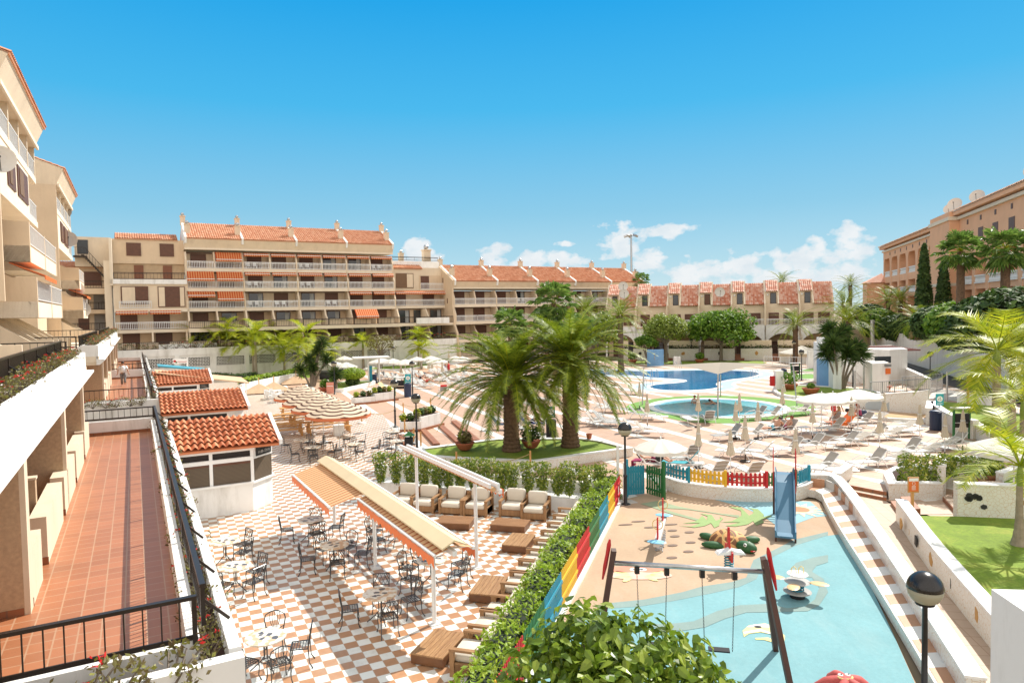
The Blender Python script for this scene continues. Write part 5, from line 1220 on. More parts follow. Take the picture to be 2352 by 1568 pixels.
def armchair_proto():
 t = thing('armchair', '', 'armchair')
 MB().box(-.46, -.42, .05, .46, .45, .27).build('base', wood, t)
 for s_ in (-1, 1):
  mb = MB(); x = s_*.44; mb.box(x-.045, -.45, .0, x+.045, -.35, .55); mb.box(x-.045, .36, 0, x+.045, .46, .72); mb.box(x-.055, -.46, .55, x+.055, .46, .60); mb.box(x-.02, -.4, .06, x+.02, .4, .3); mb.build('armrest', wood, t)
 MB().box(-.46, .40, .3, .46, .46, .74).build('back_board', wood_d, t)
 MB().rbox(-.39, -.46, .27, .39, .36, .45, .07).build('seat_cushion', cushion, t, True)
 o = MB().rbox(-.37, -.12, -.02, .37, .12, .46, .10).build('back_cushion', cushion, t, True); o.location = (0, .27, .46); o.rotation_euler = (-.18, 0, 0)
 return t
ac0 = armchair_proto(); ac_n = 0
def armchair(p, rz, label):
 global ac_n
 o = ac0 if ac_n == 0 else dup(ac0); ac_n += 1; o.location = (p.x, p.y, .005); o.rotation_euler = (0, 0, rz); o['label'] = label; o['group'] = 'cream cushioned wooden armchairs'
rowd = (kL(1120, 518)-kL(400, 468)); ra = math.atan2(rowd.y, rowd.x); rn = Vector((-math.sin(ra), math.cos(ra), 0))
for (x, y, l) in [(268, 455, 'armchair at the left end of the back row, half behind the awning'), (402, 470, 'second armchair of the back row, right of the first post'), (585, 482, 'left armchair of the middle pair in the back row'), (742, 492, 'right armchair of the middle pair, behind the white post'), (978, 498, 'left armchair of the right hand pair in the back row'), (1120, 520, 'armchair at the right end of the back row, nearest the hedge')]:
 p = kL(x, y)+rn*.42; armchair(p, ra, l)
h0_ = kL(1275, 545); h1_ = kL(600, 1490); hd = h1_-h0_; hl_ = hd.length; hd = hd/hl_; n_ = 11; ha = math.atan2(hd.y, hd.x)
orn = ['armchair at the far end of the row along the hedge', 'second armchair from the far end along the hedge', 'third armchair from the far end along the hedge', 'fourth armchair from the far end along the hedge', 'fifth armchair from the far end along the hedge', 'middle armchair of the row along the hedge', 'fifth armchair from the near end along the hedge', 'fourth armchair from the near end along the hedge', 'third armchair from the near end, after the gap along the hedge', 'second nearest armchair along the hedge', 'nearest armchair along the hedge at the bottom of the photo']
xs_ = [.3, 1.3, 2.45, 3.45, 4.6, 5.6, 6.75, 7.75]; xs_ = [x*hl_/12.6 for x in (.4, 1.4, 2.55, 3.55, 4.7, 5.7, 6.85, 7.85, 9.9, 10.9, 12.3)]
hn = Vector((hd.y, -hd.x, 0)) if Vector((hd.y, -hd.x, 0)).x > 0 else Vector((-hd.y, hd.x, 0))
for x, l in zip(xs_, orn):
 p = h0_+hd*x+hn*.47; armchair(p, math.atan2(hn.y, hn.x)-PI/2, l)
def ci_chair(kind):
 t = thing('garden_chair', '', 'chair')
 mb = MB()
 mb.tube([(-.2, -.2, .44), (.2, -.2, .44), (.22, .18, .44), (-.22, .18, .44), (-.2, -.2, .44)], .014, 5)
 for i in range(7): x = -.19+i*.38/6; mb.box(x-.007, -.2, .435, x+.007, .18, .445)
 for i in range(7): y = -.19+i*.36/6; mb.box(-.2, y-.007, .434, .2, y+.007, .446)
 mb.box(-.19, -.19, .430, .19, .17, .433) if False else None
 mb.build('seat', castiron, t)
 for (x, y) in ((-.19, -.19), (.19, -.19)):
  MB().tube([(x, y, .44), (x*1.02, y*1.1, .3), (x*1.0, y*1.0, .12), (x*1.12, y*1.25, .0)], [.017, .012, .011, .017], 5).build('leg', castiron, t)
 for x in (-.2, .2):
  MB().tube([(x, .18, .44), (x, .19, .28), (x, .2, .12), (x*1.1, .27, .0)], [.017, .012, .011, .017], 5).build('leg', castiron, t)
 mb = MB()
 if kind == 'shield':
  mb.tube([(-.17, .18, .44), (-.2, .2, .56), (-.23, .235, .72), (-.20, .25, .82), (-.1, .265, .875), (0, .27, .895), (.1, .265, .875), (.20, .25, .82), (.23, .235, .72), (.2, .2, .56), (.17, .18, .44)], .014, 5)
  mb.tube([(-.2, .2, .56), (-.1, .2, .5), (0, .2, .48), (.1, .2, .5), (.2, .2, .56)], .01, 5)
  for k in (-2, -1, 0, 1, 2): mb.tube([(k*.012, .2, .48), (k*.045, .22, .62), (k*.06, .24, .74), (k*.05, .262, .865)], .008, 4)
 else:
  mb.tube([(-.19, .18, .44), (-.2, .2, .6), (-.215, .25, .88), (.215, .25, .88), (.2, .2, .6), (.19, .18, .44)], .015, 5)
  mb.tube([(-.2, .2, .6), (.2, .2, .6)], .01, 4)
  for i in range(5):
   x = -.2+i*.1
   for s_ in (-1, 1):
    a = x; b = max(-.21, min(.21, x+s_*.14)); f = abs(b-a)/.14 if s_ else 1
    if f > .1: mb.tube([(a, .202, .6), (b, .202+.048*f, .6+.28*f)], .007, 4)
  for i in range(3):
   for s_ in (-1, 1):
    x = s_*.2; z = .64+.1*i; e = min(.88, z+.24); mb.tube([(x, .205+.05*(z-.6)/.28, z), (x-s_*(e-z)*.55, .2+.05*(e-.6)/.28, e)], .007, 4)
 mb.build('backrest', castiron, t)
 return t
def mosaic_top():
 m, n, b = nodes('stone_mosaic_top'); v = coords(n); vo = N(n, 'ShaderNodeTexVoronoi'); vo.inputs['Scale'].default_value = 9; L(n, v, vo.inputs['Vector'])
 ve = N(n, 'ShaderNodeTexVoronoi'); ve.feature = 'DISTANCE_TO_EDGE'; ve.inputs['Scale'].default_value = 9; L(n, v, ve.inputs['Vector'])
 sx = N(n, 'ShaderNodeSeparateColor'); L(n, vo.outputs['Color'], sx.inputs[0])
 c = ramp(n, sx.outputs[0], [(0, (.70, .66, .56, 1)), (.4, (.72, .70, .62, 1)), (.42, (.55, .38, .24, 1)), (.7, (.60, .42, .28, 1)), (.72, (.74, .7, .62, 1)), (.93, (.7, .66, .58, 1)), (.94, (.10, .10, .11, 1))], 'CONSTANT')
 c = mixc(n, mth(n, 'LESS_THAN', ve.outputs['Distance'], .03), c, (.62, .56, .45, 1)); L(n, c, b.inputs['Base Color']); b.inputs['Roughness'].default_value = .35
 return m
mtop = mosaic_top()
def ci_table():
 t = thing('mosaic_table', '', 'table')
 MB().lathe([(.41, .70), (.43, .705), (.435, .725), (.43, .74), (.40, .745)], 28).build('tabletop', mtop, t)
 mb = MB();
 for k in range(3): a = k*2*PI/3; mb.tube([(.05*math.cos(a), .05*math.sin(a), .70), (.04*math.cos(a), .04*math.sin(a), .3), (.12*math.cos(a), .12*math.sin(a), .2), (.34*math.cos(a), .34*math.sin(a), .02)], .014, 5)
 mb.tube([(.12*math.cos(a), .12*math.sin(a), .2) for a in [i*PI/6 for i in range(13)]], .01, 4)
 mb.build('pedestal', castiron, t); return t
cps = dict(s=ci_chair('shield'), l=ci_chair('lattice')); tb0 = ci_table(); used = dict(s=0, l=0, t=0)
def chair(kind, p, rz, label):
 o = cps[kind] if not used[kind] else dup(cps[kind]); used[kind] = 1
 o.location = (p[0], p[1], .006); o.rotation_euler = (0, 0, rz); o['label'] = label; o['group'] = 'black cast iron chairs on the plaza'
dirn = {0: 'right', 45: 'back right', 90: 'back', 135: 'back left', 180: 'left', 225: 'front left', 270: 'front', 315: 'front right'}
def tset(px, py, where, chairs):
 c = G(px, py, .74)
 o = tb0 if not used['t'] else dup(tb0); used['t'] = 1; o.location = (c.x, c.y, .006); o.rotation_euler = (0, 0, R.uniform(0, 6)); o['label'] = 'round stone mosaic table '+where; o['group'] = 'round mosaic tables on the plaza'
 for (k, a, *rr) in chairs:
  d = rr[0] if rr else .62; q = math.radians(a); nm = dirn[(int(round(a/45.))*45) % 360]
  chair(k, (c.x+d*math.cos(q), c.y+d*math.sin(q)), q-PI/2+R.uniform(-.2, .2), ('shield' if k == 's' else 'lattice')+' backed chair, %s of the table ' % nm+where)
tset(610, 1461, 'nearest the bottom left corner', [('s', 95, .7), ('l', 15, .72), ('s', -50, .72), ('l', -115, .6)])
tset(540, 1299, 'second along the terrace wall', [('l', 45, .6), ('l', -30, .75), ('l', -100, .6)])
tset(516, 1242, 'third along the terrace wall', [('l', 60, .65), ('l', -15, .65)])
tset(873, 1362, 'just left of the nearest awning post', [('l', 100, .7), ('l', 192, .75), ('l', -65, .7), ('l', 25, .8)])
tset(768, 1250, 'left of the awning, mid plaza', [('s', 70, .7), ('l', 130, .7), ('l', 205, .8), ('l', -70, .75), ('l', 5, .85)])
tset(714, 1192, 'in front of the nearest kiosk corner', [('l', 95, .65), ('l', 190, .8), ('l', -60, .7), ('l', 5, .85)])
tset(992, 1284, 'under the awning near end', [('s', 165, .72), ('s', 120, .8), ('s', -130, .8), ('s', -20, .8), ('s', 30, .9)])
tset(908, 1203, 'under the middle of the cream awning', [('s', 160, .8), ('s', -130, .8), ('s', -40, .8), ('s', 100, .8)])
tset(691, 1010, 'behind, in the far left group', [('s', 170, .9), ('s', 80, .8), ('s', -40, .8), ('s', 10, 1.0)])
tset(718, 1026, 'in front, in the far left group', [('s', 200, .9), ('s', -70, .8), ('s', 5, 1.0), ('s', 110, .8)])
tset(790, 1003, 'behind, in the far middle group', [('s', 185, .9), ('s', 95, .9), ('s', 0, 1.0), ('s', -50, .8)])
tset(815, 1019, 'in front, in the far middle group', [('s', 190, .9), ('s', -60, .8), ('s', 15, 1.1), ('s', 110, .9)])
tset(902, 990, 'farthest beside the deck lamp', [('s', 95, .9), ('s', -100, .8)])
tset(911, 1012, 'second beside the deck lamp', [('s', 250, .8), ('s', 90, .8), ('s', 30, .9)])
def bench_set(x, y, label):
 c = k2(x, y); t = thing('picnic_table', label, 'picnic table', (c.x, c.y, 0), math.radians(24), 'yellow pine picnic tables')
 MB().box(-1.5, -.35, .72, 1.5, .35, .78).build('tabletop', pine, t)
 for s_ in (-1, 1):
  MB().box(-1.4, s_*.75-.14, .43, 1.4, s_*.75+.14, .48).build('bench_seat', pine, t)
  mb = MB(); x_ = s_*1.25; mb.box(x_-.05, -.33, 0, x_+.05, -.22, .72); mb.box(x_-.05, .22, 0, x_+.05, .33, .72); mb.box(x_-.04, -.85, .36, x_+.04, .85, .43); mb.box(x_-.05, -.88, 0, x_+.05, -.77, .43); mb.box(x_-.05, .77, 0, x_+.05, .88, .43); mb.build('trestle', pine, t)
for (x, y, l) in [(660, 1055, 'nearest yellow pine picnic table under the striped parasols'), (495, 970, 'second yellow pine picnic table under the striped parasols'), (360, 890, 'third yellow pine picnic table under the striped parasols'), (150, 1090, 'pine picnic table beside the nearest kiosk roof'), (60, 990, 'pine picnic table behind the kiosk roof edge')]: bench_set(x, y, l)
def open_umb(r, h, mat, nseg=8, rise=.45, drop=.18, base=True, sq=False, name='parasol'):
 t = thing(name, '', 'parasol')
 MB().tube([(0, 0, 0), (0, 0, h+.05)], .022, 6).build('pole', whitemetal, t)
 mb = MB(); vs = [(0, 0, h)]; k_ = 5; per = 3
 n = nseg*per
 for j in range(1, k_+1):
  f = j/k_
  for i in range(n):
   q = 2*PI*i/n; e = (i % per)/per; sag = math.sin(PI*e) if per > 1 else 0
   rr = r*f*(1-.045*sag); z = h-rise*(f**1.25)-.05*sag*f
   vs.append((rr*math.cos(q), rr*math.sin(q), z))
 for i in range(n):
  q = 2*PI*i/n; e = (i % per)/per; sag = math.sin(PI*e); rr = r*(1-.045*sag)*1.0; vs.append((rr*math.cos(q), rr*math.sin(q), h-rise-.05*sag-drop*(1-.25*sag)))
 fs = [(0, 1+i, 1+(i+1) % n) for i in range(n)]
 for j in range(k_):
  for i in range(n): a = 1+j*n+i; b = 1+j*n+(i+1) % n; fs.append((a, a+n, b+n, b))
 mb.add(vs, fs); mb.build('canopy', mat, t, False)
 mb = MB()
 for i in range(nseg): q = 2*PI*i/nseg; mb.tube([(0, 0, h-.55), (r*.5*math.cos(q), r*.5*math.sin(q), h-rise*.42-.02)], .008, 3)
 mb.build('ribs', whitemetal, t)
 if base: MB().lathe([(.26, 0), (.26, .07), (.22, .1), (.04, .1), (.04, .3)], 14).build('base', whitemetal, t)
 MB().ball((0, 0, h+.05), .04, n=6, k=4).build('finial', whitemetal, t)
 return t
def closed_umb():
 t = thing('folded_parasol', '', 'parasol')
 MB().tube([(0, 0, 0), (0, 0, 2.25)], .02, 6).build('pole', whitemetal, t)
 mb = MB(); n = 16; vs = []; fs = []
 prof = [(2.2, .03), (2.05, .075), (1.7, .10), (1.35, .15), (1.12, .21), (1.08, .17)]
 for (z, r) in prof:
  for i in range(n): q = 2*PI*i/n; rr = r*(1.0 if i % 2 else .62); vs.append((rr*math.cos(q), rr*math.sin(q), z-(.06 if (i % 4 == 0 and z < 1.2) else 0)))
 for j in range(len(prof)-1):
  for i in range(n): fs.append((j*n+i, (j+1)*n+i, (j+1)*n+(i+1) % n, j*n+(i+1) % n))
 fs.append(tuple(range(n))); mb.add(vs, fs); mb.build('folded_canopy', umbc, t)
 MB().lathe([(.10, 1.62), (.115, 1.64), (.115, 1.68), (.10, 1.7)], 10).build('tie', umbw, t)
 MB().lathe([(.25, 0), (.25, .05), (.2, .07), (.03, .07), (.035, .35)], 14).build('base', darkmetal, t)
 return t
uw0 = open_umb(1.12, 2.25, umbw, 10, .38, .16); uw0['label'] = 'x'
ub0 = open_umb(1.5, 2.5, umbw, 8, .42, .16)
def strumb():
 m, n, b = nodes('cream_brown_ring_stripes'); v = coords(n); ln = N(n, 'ShaderNodeVectorMath'); ln.operation = 'LENGTH'
 sp_ = N(n, 'ShaderNodeMapping'); sp_.inputs[3].default_value = (1, 1, 0); L(n, v, sp_.inputs[0]); L(n, sp_.outputs[0], ln.inputs[0])
 f = mth(n, 'FRACT', mth(n, 'DIVIDE', ln.outputs['Value'], .30)); c = mixc(n, mth(n, 'LESS_THAN', f, .36), (.68, .56, .42, 1), (.10, .045, .03, 1))
 s_ = N(n, 'ShaderNodeSeparateXYZ'); L(n, v, s_.inputs[0]); c = mixc(n, mth(n, 'LESS_THAN', s_.outputs[2], 2.10), c, (.66, .20, .09, 1)); c = mixc(n, mth(n, 'GREATER_THAN', s_.outputs[2], 2.86), c, (.66, .26, .12, 1))
 L(n, c, b.inputs['Base Color']); b.inputs['Roughness'].default_value = .85
 t = N(n, 'ShaderNodeBsdfTranslucent'); L(n, c, t.inputs[0]); mx = N(n, 'ShaderNodeMixShader'); mx.inputs[0].default_value = .2; L(n, b.outputs[0], mx.inputs[1]); L(n, t.outputs[0], mx.inputs[2]); L(n, mx.outputs[0], n.nodes['Material Output'].inputs[0])
 return m
us0 = open_umb(1.85, 2.9, strumb(), 8, .75, .22); us0.name = 'striped_parasol'; uc0 = closed_umb()
ucnt = {}
def umb(proto, p, label, group, sc=1.0, rz=None):
 k = proto.name
 o = proto if not ucnt.get(k) else dup(proto); ucnt[k] = 1
 o.location = (p[0], p[1], .01); o.rotation_euler = (0, 0, R.uniform(0, 6) if rz is None else rz); o.scale = (sc,)*3; o['label'] = label; o['group'] = group
for (x, y, l) in [(765, 702, 'nearest brown and cream striped parasol over the picnic tables'), (595, 650, 'second brown striped parasol from the near end'), (480, 597, 'third brown striped parasol from the near end'), (370, 548, 'farthest brown striped parasol')]:
 p = k2(x, y, 2.95); umb(us0, p, l, 'striped parasols', 1, math.radians(24))
t = thing('parasol_block', 'white square block holding the nearest striped parasol pole', 'base', k2(770, 1085), math.radians(24)); MB().box(-.3, -.3, 0, .3, .3, .62).build('block', white, t); MB().box(-.32, -.32, .62, .32, .32, .68).build('block_top', whitemetal, t)
gw = 'white open parasols'
UM = [(k8(555, 925, 2.25), uw0, 1.0, 'open white parasol beside the playground gate with a sunbather under it'),
 (kR(405, 612, 2.5), ub0, 1.0, 'left one of three big white parasols over the group of bathers'), (kR(500, 592, 2.5), ub0, .95, 'middle one of three big white parasols over the group of bathers'), (kR(712, 582, 2.5), ub0, 1.0, 'right one of three big white parasols over the group of bathers'),
 (k2(828, 242, 2.25), uw0, 1.0, 'rear small white parasol at the far left by the black boat'), (k2(718, 296, 2.25), uw0, 1.0, 'left small white parasol behind the clipped shrub'), (k2(850, 341, 2.25), uw0, 1.15, 'front small white parasol above the clipped ball shrub'),
 (k2(1222, 266, 2.5), ub0, 1.0, 'big white parasol joined to the shower roof'), (k2(1350, 300, 2.25), uw0, 1.15, 'white parasol second in the far row'), (k2(1480, 308, 2.25), uw0, 1.15, 'white parasol third in the far row behind the lamp globe'), (k2(1605, 250, 2.25), uw0, 1.0, 'white parasol behind the lamp globe near the big wall'), (k2(1755, 232, 2.25), uw0, .95, 'white parasol in front of the dark red shrub'), (k2(1820, 293, 2.25), uw0, 1.15, 'white parasol over the loungers left of the date palms'),
 (k4(1690, 1380, 2.25), uw0, .9, 'distant white parasol beside the date palm frond'), (k4(1760, 1420, 2.25), uw0, 1.1, 'white parasol half hidden by the left date palm')]
for p, pr, s_, l in UM: umb(pr, p, l, gw, s_)
CU_ = [(k8, 310, 590, 1), (k8, 400, 800, 1), (k8, 1000, 790, 1), (k8, 1003, 1265, 1), (k8, 1380, 1405, 1.03), (k8, 1440, 925, 1), (k8, 1485, 790, 1), (k8, 1552, 1195, 1.05), (k8, 1702, 930, 1), (k8, 1988, 698, 1), (k8, 2142, 1370, 1),
 (kR, 330, 1020, 1), (kR, 655, 950, 1), (kR, 893, 1115, 1), (kR, 930, 905, 1), (kR, 1228, 1040, 1), (kR, 1440, 1165, 1), (kR, 1590, 1110, 1), (kR, 1850, 1090, 1),
 (k2, 1195, 520, 1), (k2, 1440, 520, 1), (k2, 1655, 385, 1), (k2, 1735, 470, 1), (k2, 1770, 465, 1), (k2, 1880, 510, 1), (k2, 1950, 340, 1), (k2, 1905, 300, .9), (k2, 1975, 310, .9), (kM, 1060, 1155, 1), (k6, 75, 1060, 1), (k6, 1710, 1280, 1), (k8, 20, 300, 1), (k6, 1300, 1290, .01)]
wherec = ['left of the paddling pool', 'in front of the paired loungers left of the paddling pool', 'in front of the paddling pool with the bathers', 'between the flat lounger and the grey lounger', 'in front of the near pair of taupe loungers', 'tall one just left of the paddling pool shade pole foot', 'at the near edge of the paddling pool', 'behind the near taupe loungers, widest fold', 'beside the sunbathing couple', 'at the right edge of the green carpet', 'right of the sunbathing couple near the fence', 'beside the small white side table', 'beside the woman in the patterned dress', 'in the middle of the right lounger field', 'in front of the wave painted wall', 'in front of the blue barrel bin', 'standing over the double loungers near the hedge', 'beside the black notice stand at the mosaic wall', 'half hidden by the yellow palm at the right', 'by the shower frame at the far left', 'in the far left lounger rows by the blue bin', 'by the lawn below the apartment wall', 'left one of a pair in the far rows', 'right one of a pair in the far rows', 'left of the date palm fronds', 'farthest by the dark red shrub', 'behind the far parasols near the wall', 'in front of the wall beside the far lawn', 'between the two date palm trunks', 'far left of the big pool', 'right of the shade sail pole', 'beside the pool at the date palm fronds', '']
for (f, x, y, s_), l in zip(CU_, wherec):
 if s_ > .1: umb(uc0, f(x, y), 'folded cream parasol '+l, 'folded cream parasols', s_)
def lounger(slm, ang, name='sun_lounger'):
 t = thing(name, '', 'sun lounger')
 mb = MB()
 for s_ in (-1, 1):
  y = s_*.31; mb.tube([(-1.0, y, .33), (.9, y, .33)], .022, 5)
 for x in (-1.0, .35, .9): mb.tube([(x, -.31, .33), (x, .31, .33)], .02, 5)
 mb.build('frame', whitemetal, t)
 for s_ in (-1, 1):
  y = s_*.35; MB().tube([(-.75, y, .0), (-.70, y, .22), (-.5, y, .42), (-.15, y, .56), (.25, y, .58), (.5, y, .45), (.75, y, .12), (.8, y, 0)], .02, 5).build('leg_arch', whitemetal, t)
 MB().tube([(-.72, -.35, .14), (-.72, .35, .14)], .016, 5).build('crossbar', whitemetal, t)
 MB().box(-.98, -.28, .34, .33, .28, .352).build('sling_seat', slm if slm is not sling else slingw, t)
 o = MB().box(0, -.28, -.004, .72, .28, .008).build('sling_backrest', slm, t); o.location = (.34, 0, .35); o.rotation_euler = (0, -ang, 0)
 m2 = MB(); m2.tube([(0, -.3, 0), (.72, -.3, 0), (.76, 0, .0), (.72, .3, 0), (0, .3, 0)], .02, 5);
 for x in (.25, .5): m2.tube([(x, -.3, -.02), (x, .3, -.02)], .012, 4)
 m2.build('back_frame', whitemetal, o)
 return t
LPR = dict(t=lounger(sling, math.radians(48)), g=lounger(slingg, math.radians(50)), f=lounger(slingw, .06), l=lounger(sling, math.radians(22)))
lcnt = {}
def lng(kind, p, heading, label):
 o = LPR[kind] if not lcnt.get(kind) else dup(LPR[kind]); lcnt[kind] = 1
 o.location = (p[0], p[1], .012); o.rotation_euler = (0, 0, math.radians(heading)); o['label'] = label; o['group'] = 'white framed sun loungers on the pool deck'
LG = [(kZ, 345, 572, 12, 't', 'nearest lounger on the right, left of the leafy hedge'), (kZ, 510, 548, 8, 'l', 'lounger with lowered back behind the nearest right one'), (kZ, 650, 470, 14, 't', 'lounger with raised taupe back just above the hedge'), (kZ, 790, 478, 8, 'l', 'lounger beside it with low back above the hedge'), (kZ, 960, 420, 10, 'l', 'left lounger of the pair under the parasol nearest the hedge'), (kZ, 1040, 412, 14, 't', 'right lounger of the pair under the parasol nearest the hedge'),
 (kZ, 130, 405, 8, 't', 'left lounger of the pair below the orange towel'), (kZ, 215, 375, 14, 'l', 'right lounger of the pair below the orange towel'), (kZ, 370, 335, 8, 't', 'lounger in the middle of the right field, left of the parasol'), (kZ, 490, 330, 10, 'l', 'lounger in the middle of the right field, right of the parasol'), (kZ, 660, 300, 8, 'f', 'flat pale lounger in the middle right field'), (kZ, 620, 265, 10, 'l', 'lounger beside the central right parasol'), (kZ, 35, 275, 10, 't', 'lounger right of the small side table'), (kZ, 60, 225, 8, 'l', 'lounger with the orange towel'), (kZ, 280, 225, 12, 't', 'lounger at the feet of the red haired woman'), (kZ, 380, 190, 10, 'l', 'farthest lounger in front of the sand pit wall'),
 (kZ, -60, 610, 12, 't', 'lounger just behind the right end of the picket fence'), (kZ, 60, 640, 170, 'f', 'lounger turned the other way behind the fence end'), (kR, 110, 1130, 12, 't', 'lounger left of the parasol in the right front row'), (kR, 290, 1100, 12, 't', 'second lounger in the right front row'),
 (kR, 215, 800, 12, 't', 'lounger at the right edge of the green carpet'), (kR, 350, 790, 14, 'l', 'second lounger at the right edge of the green carpet'),
 (k8, 330, 690, 165, 'g', 'dark grey lounger left of the paddling pool'), (k8, 470, 715, 165, 't', 'taupe lounger left of the paddling pool'), (k8, 270, 850, 165, 't', 'rear lounger of the pair right of the lamp'), (k8, 430, 900, 160, 't', 'front lounger of the pair right of the lamp'), (k8, 895, 745, -85, 'f', 'flat white lounger facing the paddling pool'), (k8, 1105, 735, -90, 'g', 'grey lounger facing the paddling pool'),
 (k8, 1340, 940, 15, 'g', 'large grey lounger in the middle below the paddling pool'), (k8, 1590, 930, 0, 't', 'taupe lounger behind the folded parasol in the middle'), (k8, 1440, 1150, -35, 't', 'left taupe lounger of the near middle pair'), (k8, 1690, 1140, -35, 't', 'right taupe lounger of the near middle pair'), (k8, 680, 1190, -80, 'f', 'flat white lounger right of the open parasol'), (k8, 905, 1170, -85, 'g', 'grey lounger seen head on right of the open parasol'),
 (k8, 1195, 1370, -80, 't', 'taupe lounger behind the yellow pickets'), (k8, 1600, 1385, -80, 't', 'taupe lounger behind the red pickets'), (k8, 1660, 700, 15, 'g', 'grey lounger at the near edge of the paddling pool'), (k8, 1820, 700, 5, 't', 'taupe lounger at the near edge of the paddling pool'), (k8, 1870, 890, 20, 't', 'lounger with the lying man in jeans shorts'), (k8, 2010, 880, 20, 't', 'lounger with the second sunbather'), (k8, 480, 1290, 150, 't', 'lounger with the sunbather behind the playground gate'), (k8, 790, 1290, -20, 'f', 'lounger with the blue towel behind the fence'),
 (k8, 170, 400, 160, 't', 'rear lounger between the pools at the left'), (k8, 300, 410, 160, 't', 'front lounger between the pools at the left'), (k8, -90, 760, 160, 'g', 'lounger hidden behind the lamp globe'), (k8, 2130, 650, 10, 'l', 'lounger right of the carpet edge parasol'),
 (kM, 940, 1100, 165, 'g', 'blue towelled lounger with the reading man between the palm trunks'), (kM, 690, 1110, 165, 'g', 'lounger with a blue towel left of the near date palm trunk'), (kM, 1420, 1050, 160, 't', 'lounger right of the far date palm trunk'), (kM, 1560, 1080, 160, 't', 'second lounger right of the date palms'), (kM, 1660, 1090, 160, 'g', 'third lounger right of the date palms'), (kM, 1600, 950, 165, 't', 'lounger behind the palm fronds near the carpet'), (kM, 1700, 960, 165, 'g', 'grey lounger near the green carpet left edge')]
for (f, x, y, h, k, l) in LG: lng(k, f(x, y), h, l)
FL = [(1230, 470, 'g'), (1300, 462, 'g'), (1345, 470, 't'), (1400, 475, 'g'), (1440, 485, 'g'), (1500, 430, 't'), (1550, 440, 'g'), (1600, 430, 'g'), (1650, 445, 'g'), (1710, 455, 't'), (1790, 400, 'g'), (1850, 410, 't'), (1900, 420, 'g'), (1960, 415, 'g'), (1630, 540, 'g'), (1700, 560, 'g'), (1550, 510, 'g'), (1800, 500, 'g'), (1850, 480, 't'), (1930, 470, 'g'), (2000, 480, 't'), (1150, 600, 'f'), (1290, 600, 'l'), (1990, 540, 'g'), (2050, 430, 't'), (2100, 500, 'g'), (2080, 370, 't'), (1960, 380, 'g'), (2160, 440, 'g'), (2230, 480, 't'), (2150, 560, 'g')]
pos = ['by the shower frame', 'beside the shower frame', 'third from the shower frame', 'in the middle of the first far row', 'right of the folded parasol in the first far row', 'under the far white parasols', 'second under the far white parasols', 'right of the lamp globe in the far field', 'second right of the lamp globe', 'third right of the lamp globe', 'with the lying sunbather in the far field', 'beside the far sunbather', 'left of the paired folded parasols', 'right of the paired folded parasols', 'behind the blue recycling sign', 'carrying the sunbathers by the tall lamp', 'left of the recycling sign', 'in front of the paired parasols', 'second in front of the paired parasols', 'by the single folded parasol', 'last in its row before the palm fronds', 'flat by the low planter steps', 'with the yellow towel', 'at the left tip of the palm fronds', 'far off beside the red clothed person', 'half covered by the palm frond tips', 'farthest by the lawn kerb', 'second farthest by the lawn kerb', 'behind the upper palm fronds', 'seen through the palm fronds', 'seen below the palm fronds']
for (x, y, k), l in zip(FL, pos): lng(k, k2(x, y+30), 158+R.uniform(-6, 6), 'distant lounger '+l)
t = thing('patio_chair', 'single chair with a red lettered towel over its back, left of the palm fronds', 'chair', k2(1880, 655), math.radians(200))
MB().box(-.3, -.3, .38, .3, .3, .42).build('seat', slingg, t); o = MB().box(-.3, 0, 0, .3, .04, .6).build('backrest', slingg, t); o.location = (0, .3, .4); o.rotation_euler = (-.3, 0, 0); MB().box(-.31, -.02, .45, .31, .06, .62).build('red_towel', pk_red, o)
mb = MB();
for x in (-.32, .32): mb.tube([(x, -.3, 0), (x, -.3, .6), (x, .3, .62), (x, .4, 0)], .02, 5)
mb.build('frame', whitemetal, t)
t = thing('side_table', 'small white side table between the loungers below the three parasols', 'table', kR(255, 955), .2); MB().box(-.35, -.25, .4, .35, .25, .44).build('tabletop', whitemetal, t)
for x in (-.3, .3):
 for y in (-.2, .2): MB().box(x-.02, y-.02, 0, x+.02, y+.02, .4).build('leg', whitemetal, t)
for i, (x, y) in enumerate([(60, 700), (140, 730), (215, 720), (110, 690)]):
 t = thing('white_bar_set', ['white plastic table and stools, leftmost beside the sand coloured umbrellas', 'white table with a yellow post in front', 'white stools right of the yellow post', 'white table set at the back'][i], 'table', k2(x, y), .4); MB().box(-.4, -.4, .7, .4, .4, .75).build('tabletop', wclean, t); MB().tube([(0, 0, 0), (0, 0, .7)], .05, 6).build('pedestal', wclean, t)
 for q in (0, 2.1, 4.2): o = MB().box(-.2, -.2, .42, .2, .2, .46).box(-.2, .17, .46, .2, .2, .85).box(-.18, -.18, 0, -.14, -.14, .42).box(.14, -.18, 0, .18, -.14, .42).box(-.18, .14, 0, -.14, .18, .42).box(.14, .14, 0, .18, .18, .42).build('stool', wclean, t); o.location = (.8*math.cos(q), .8*math.sin(q), 0); o.rotation_euler = (0, 0, q-PI/2)
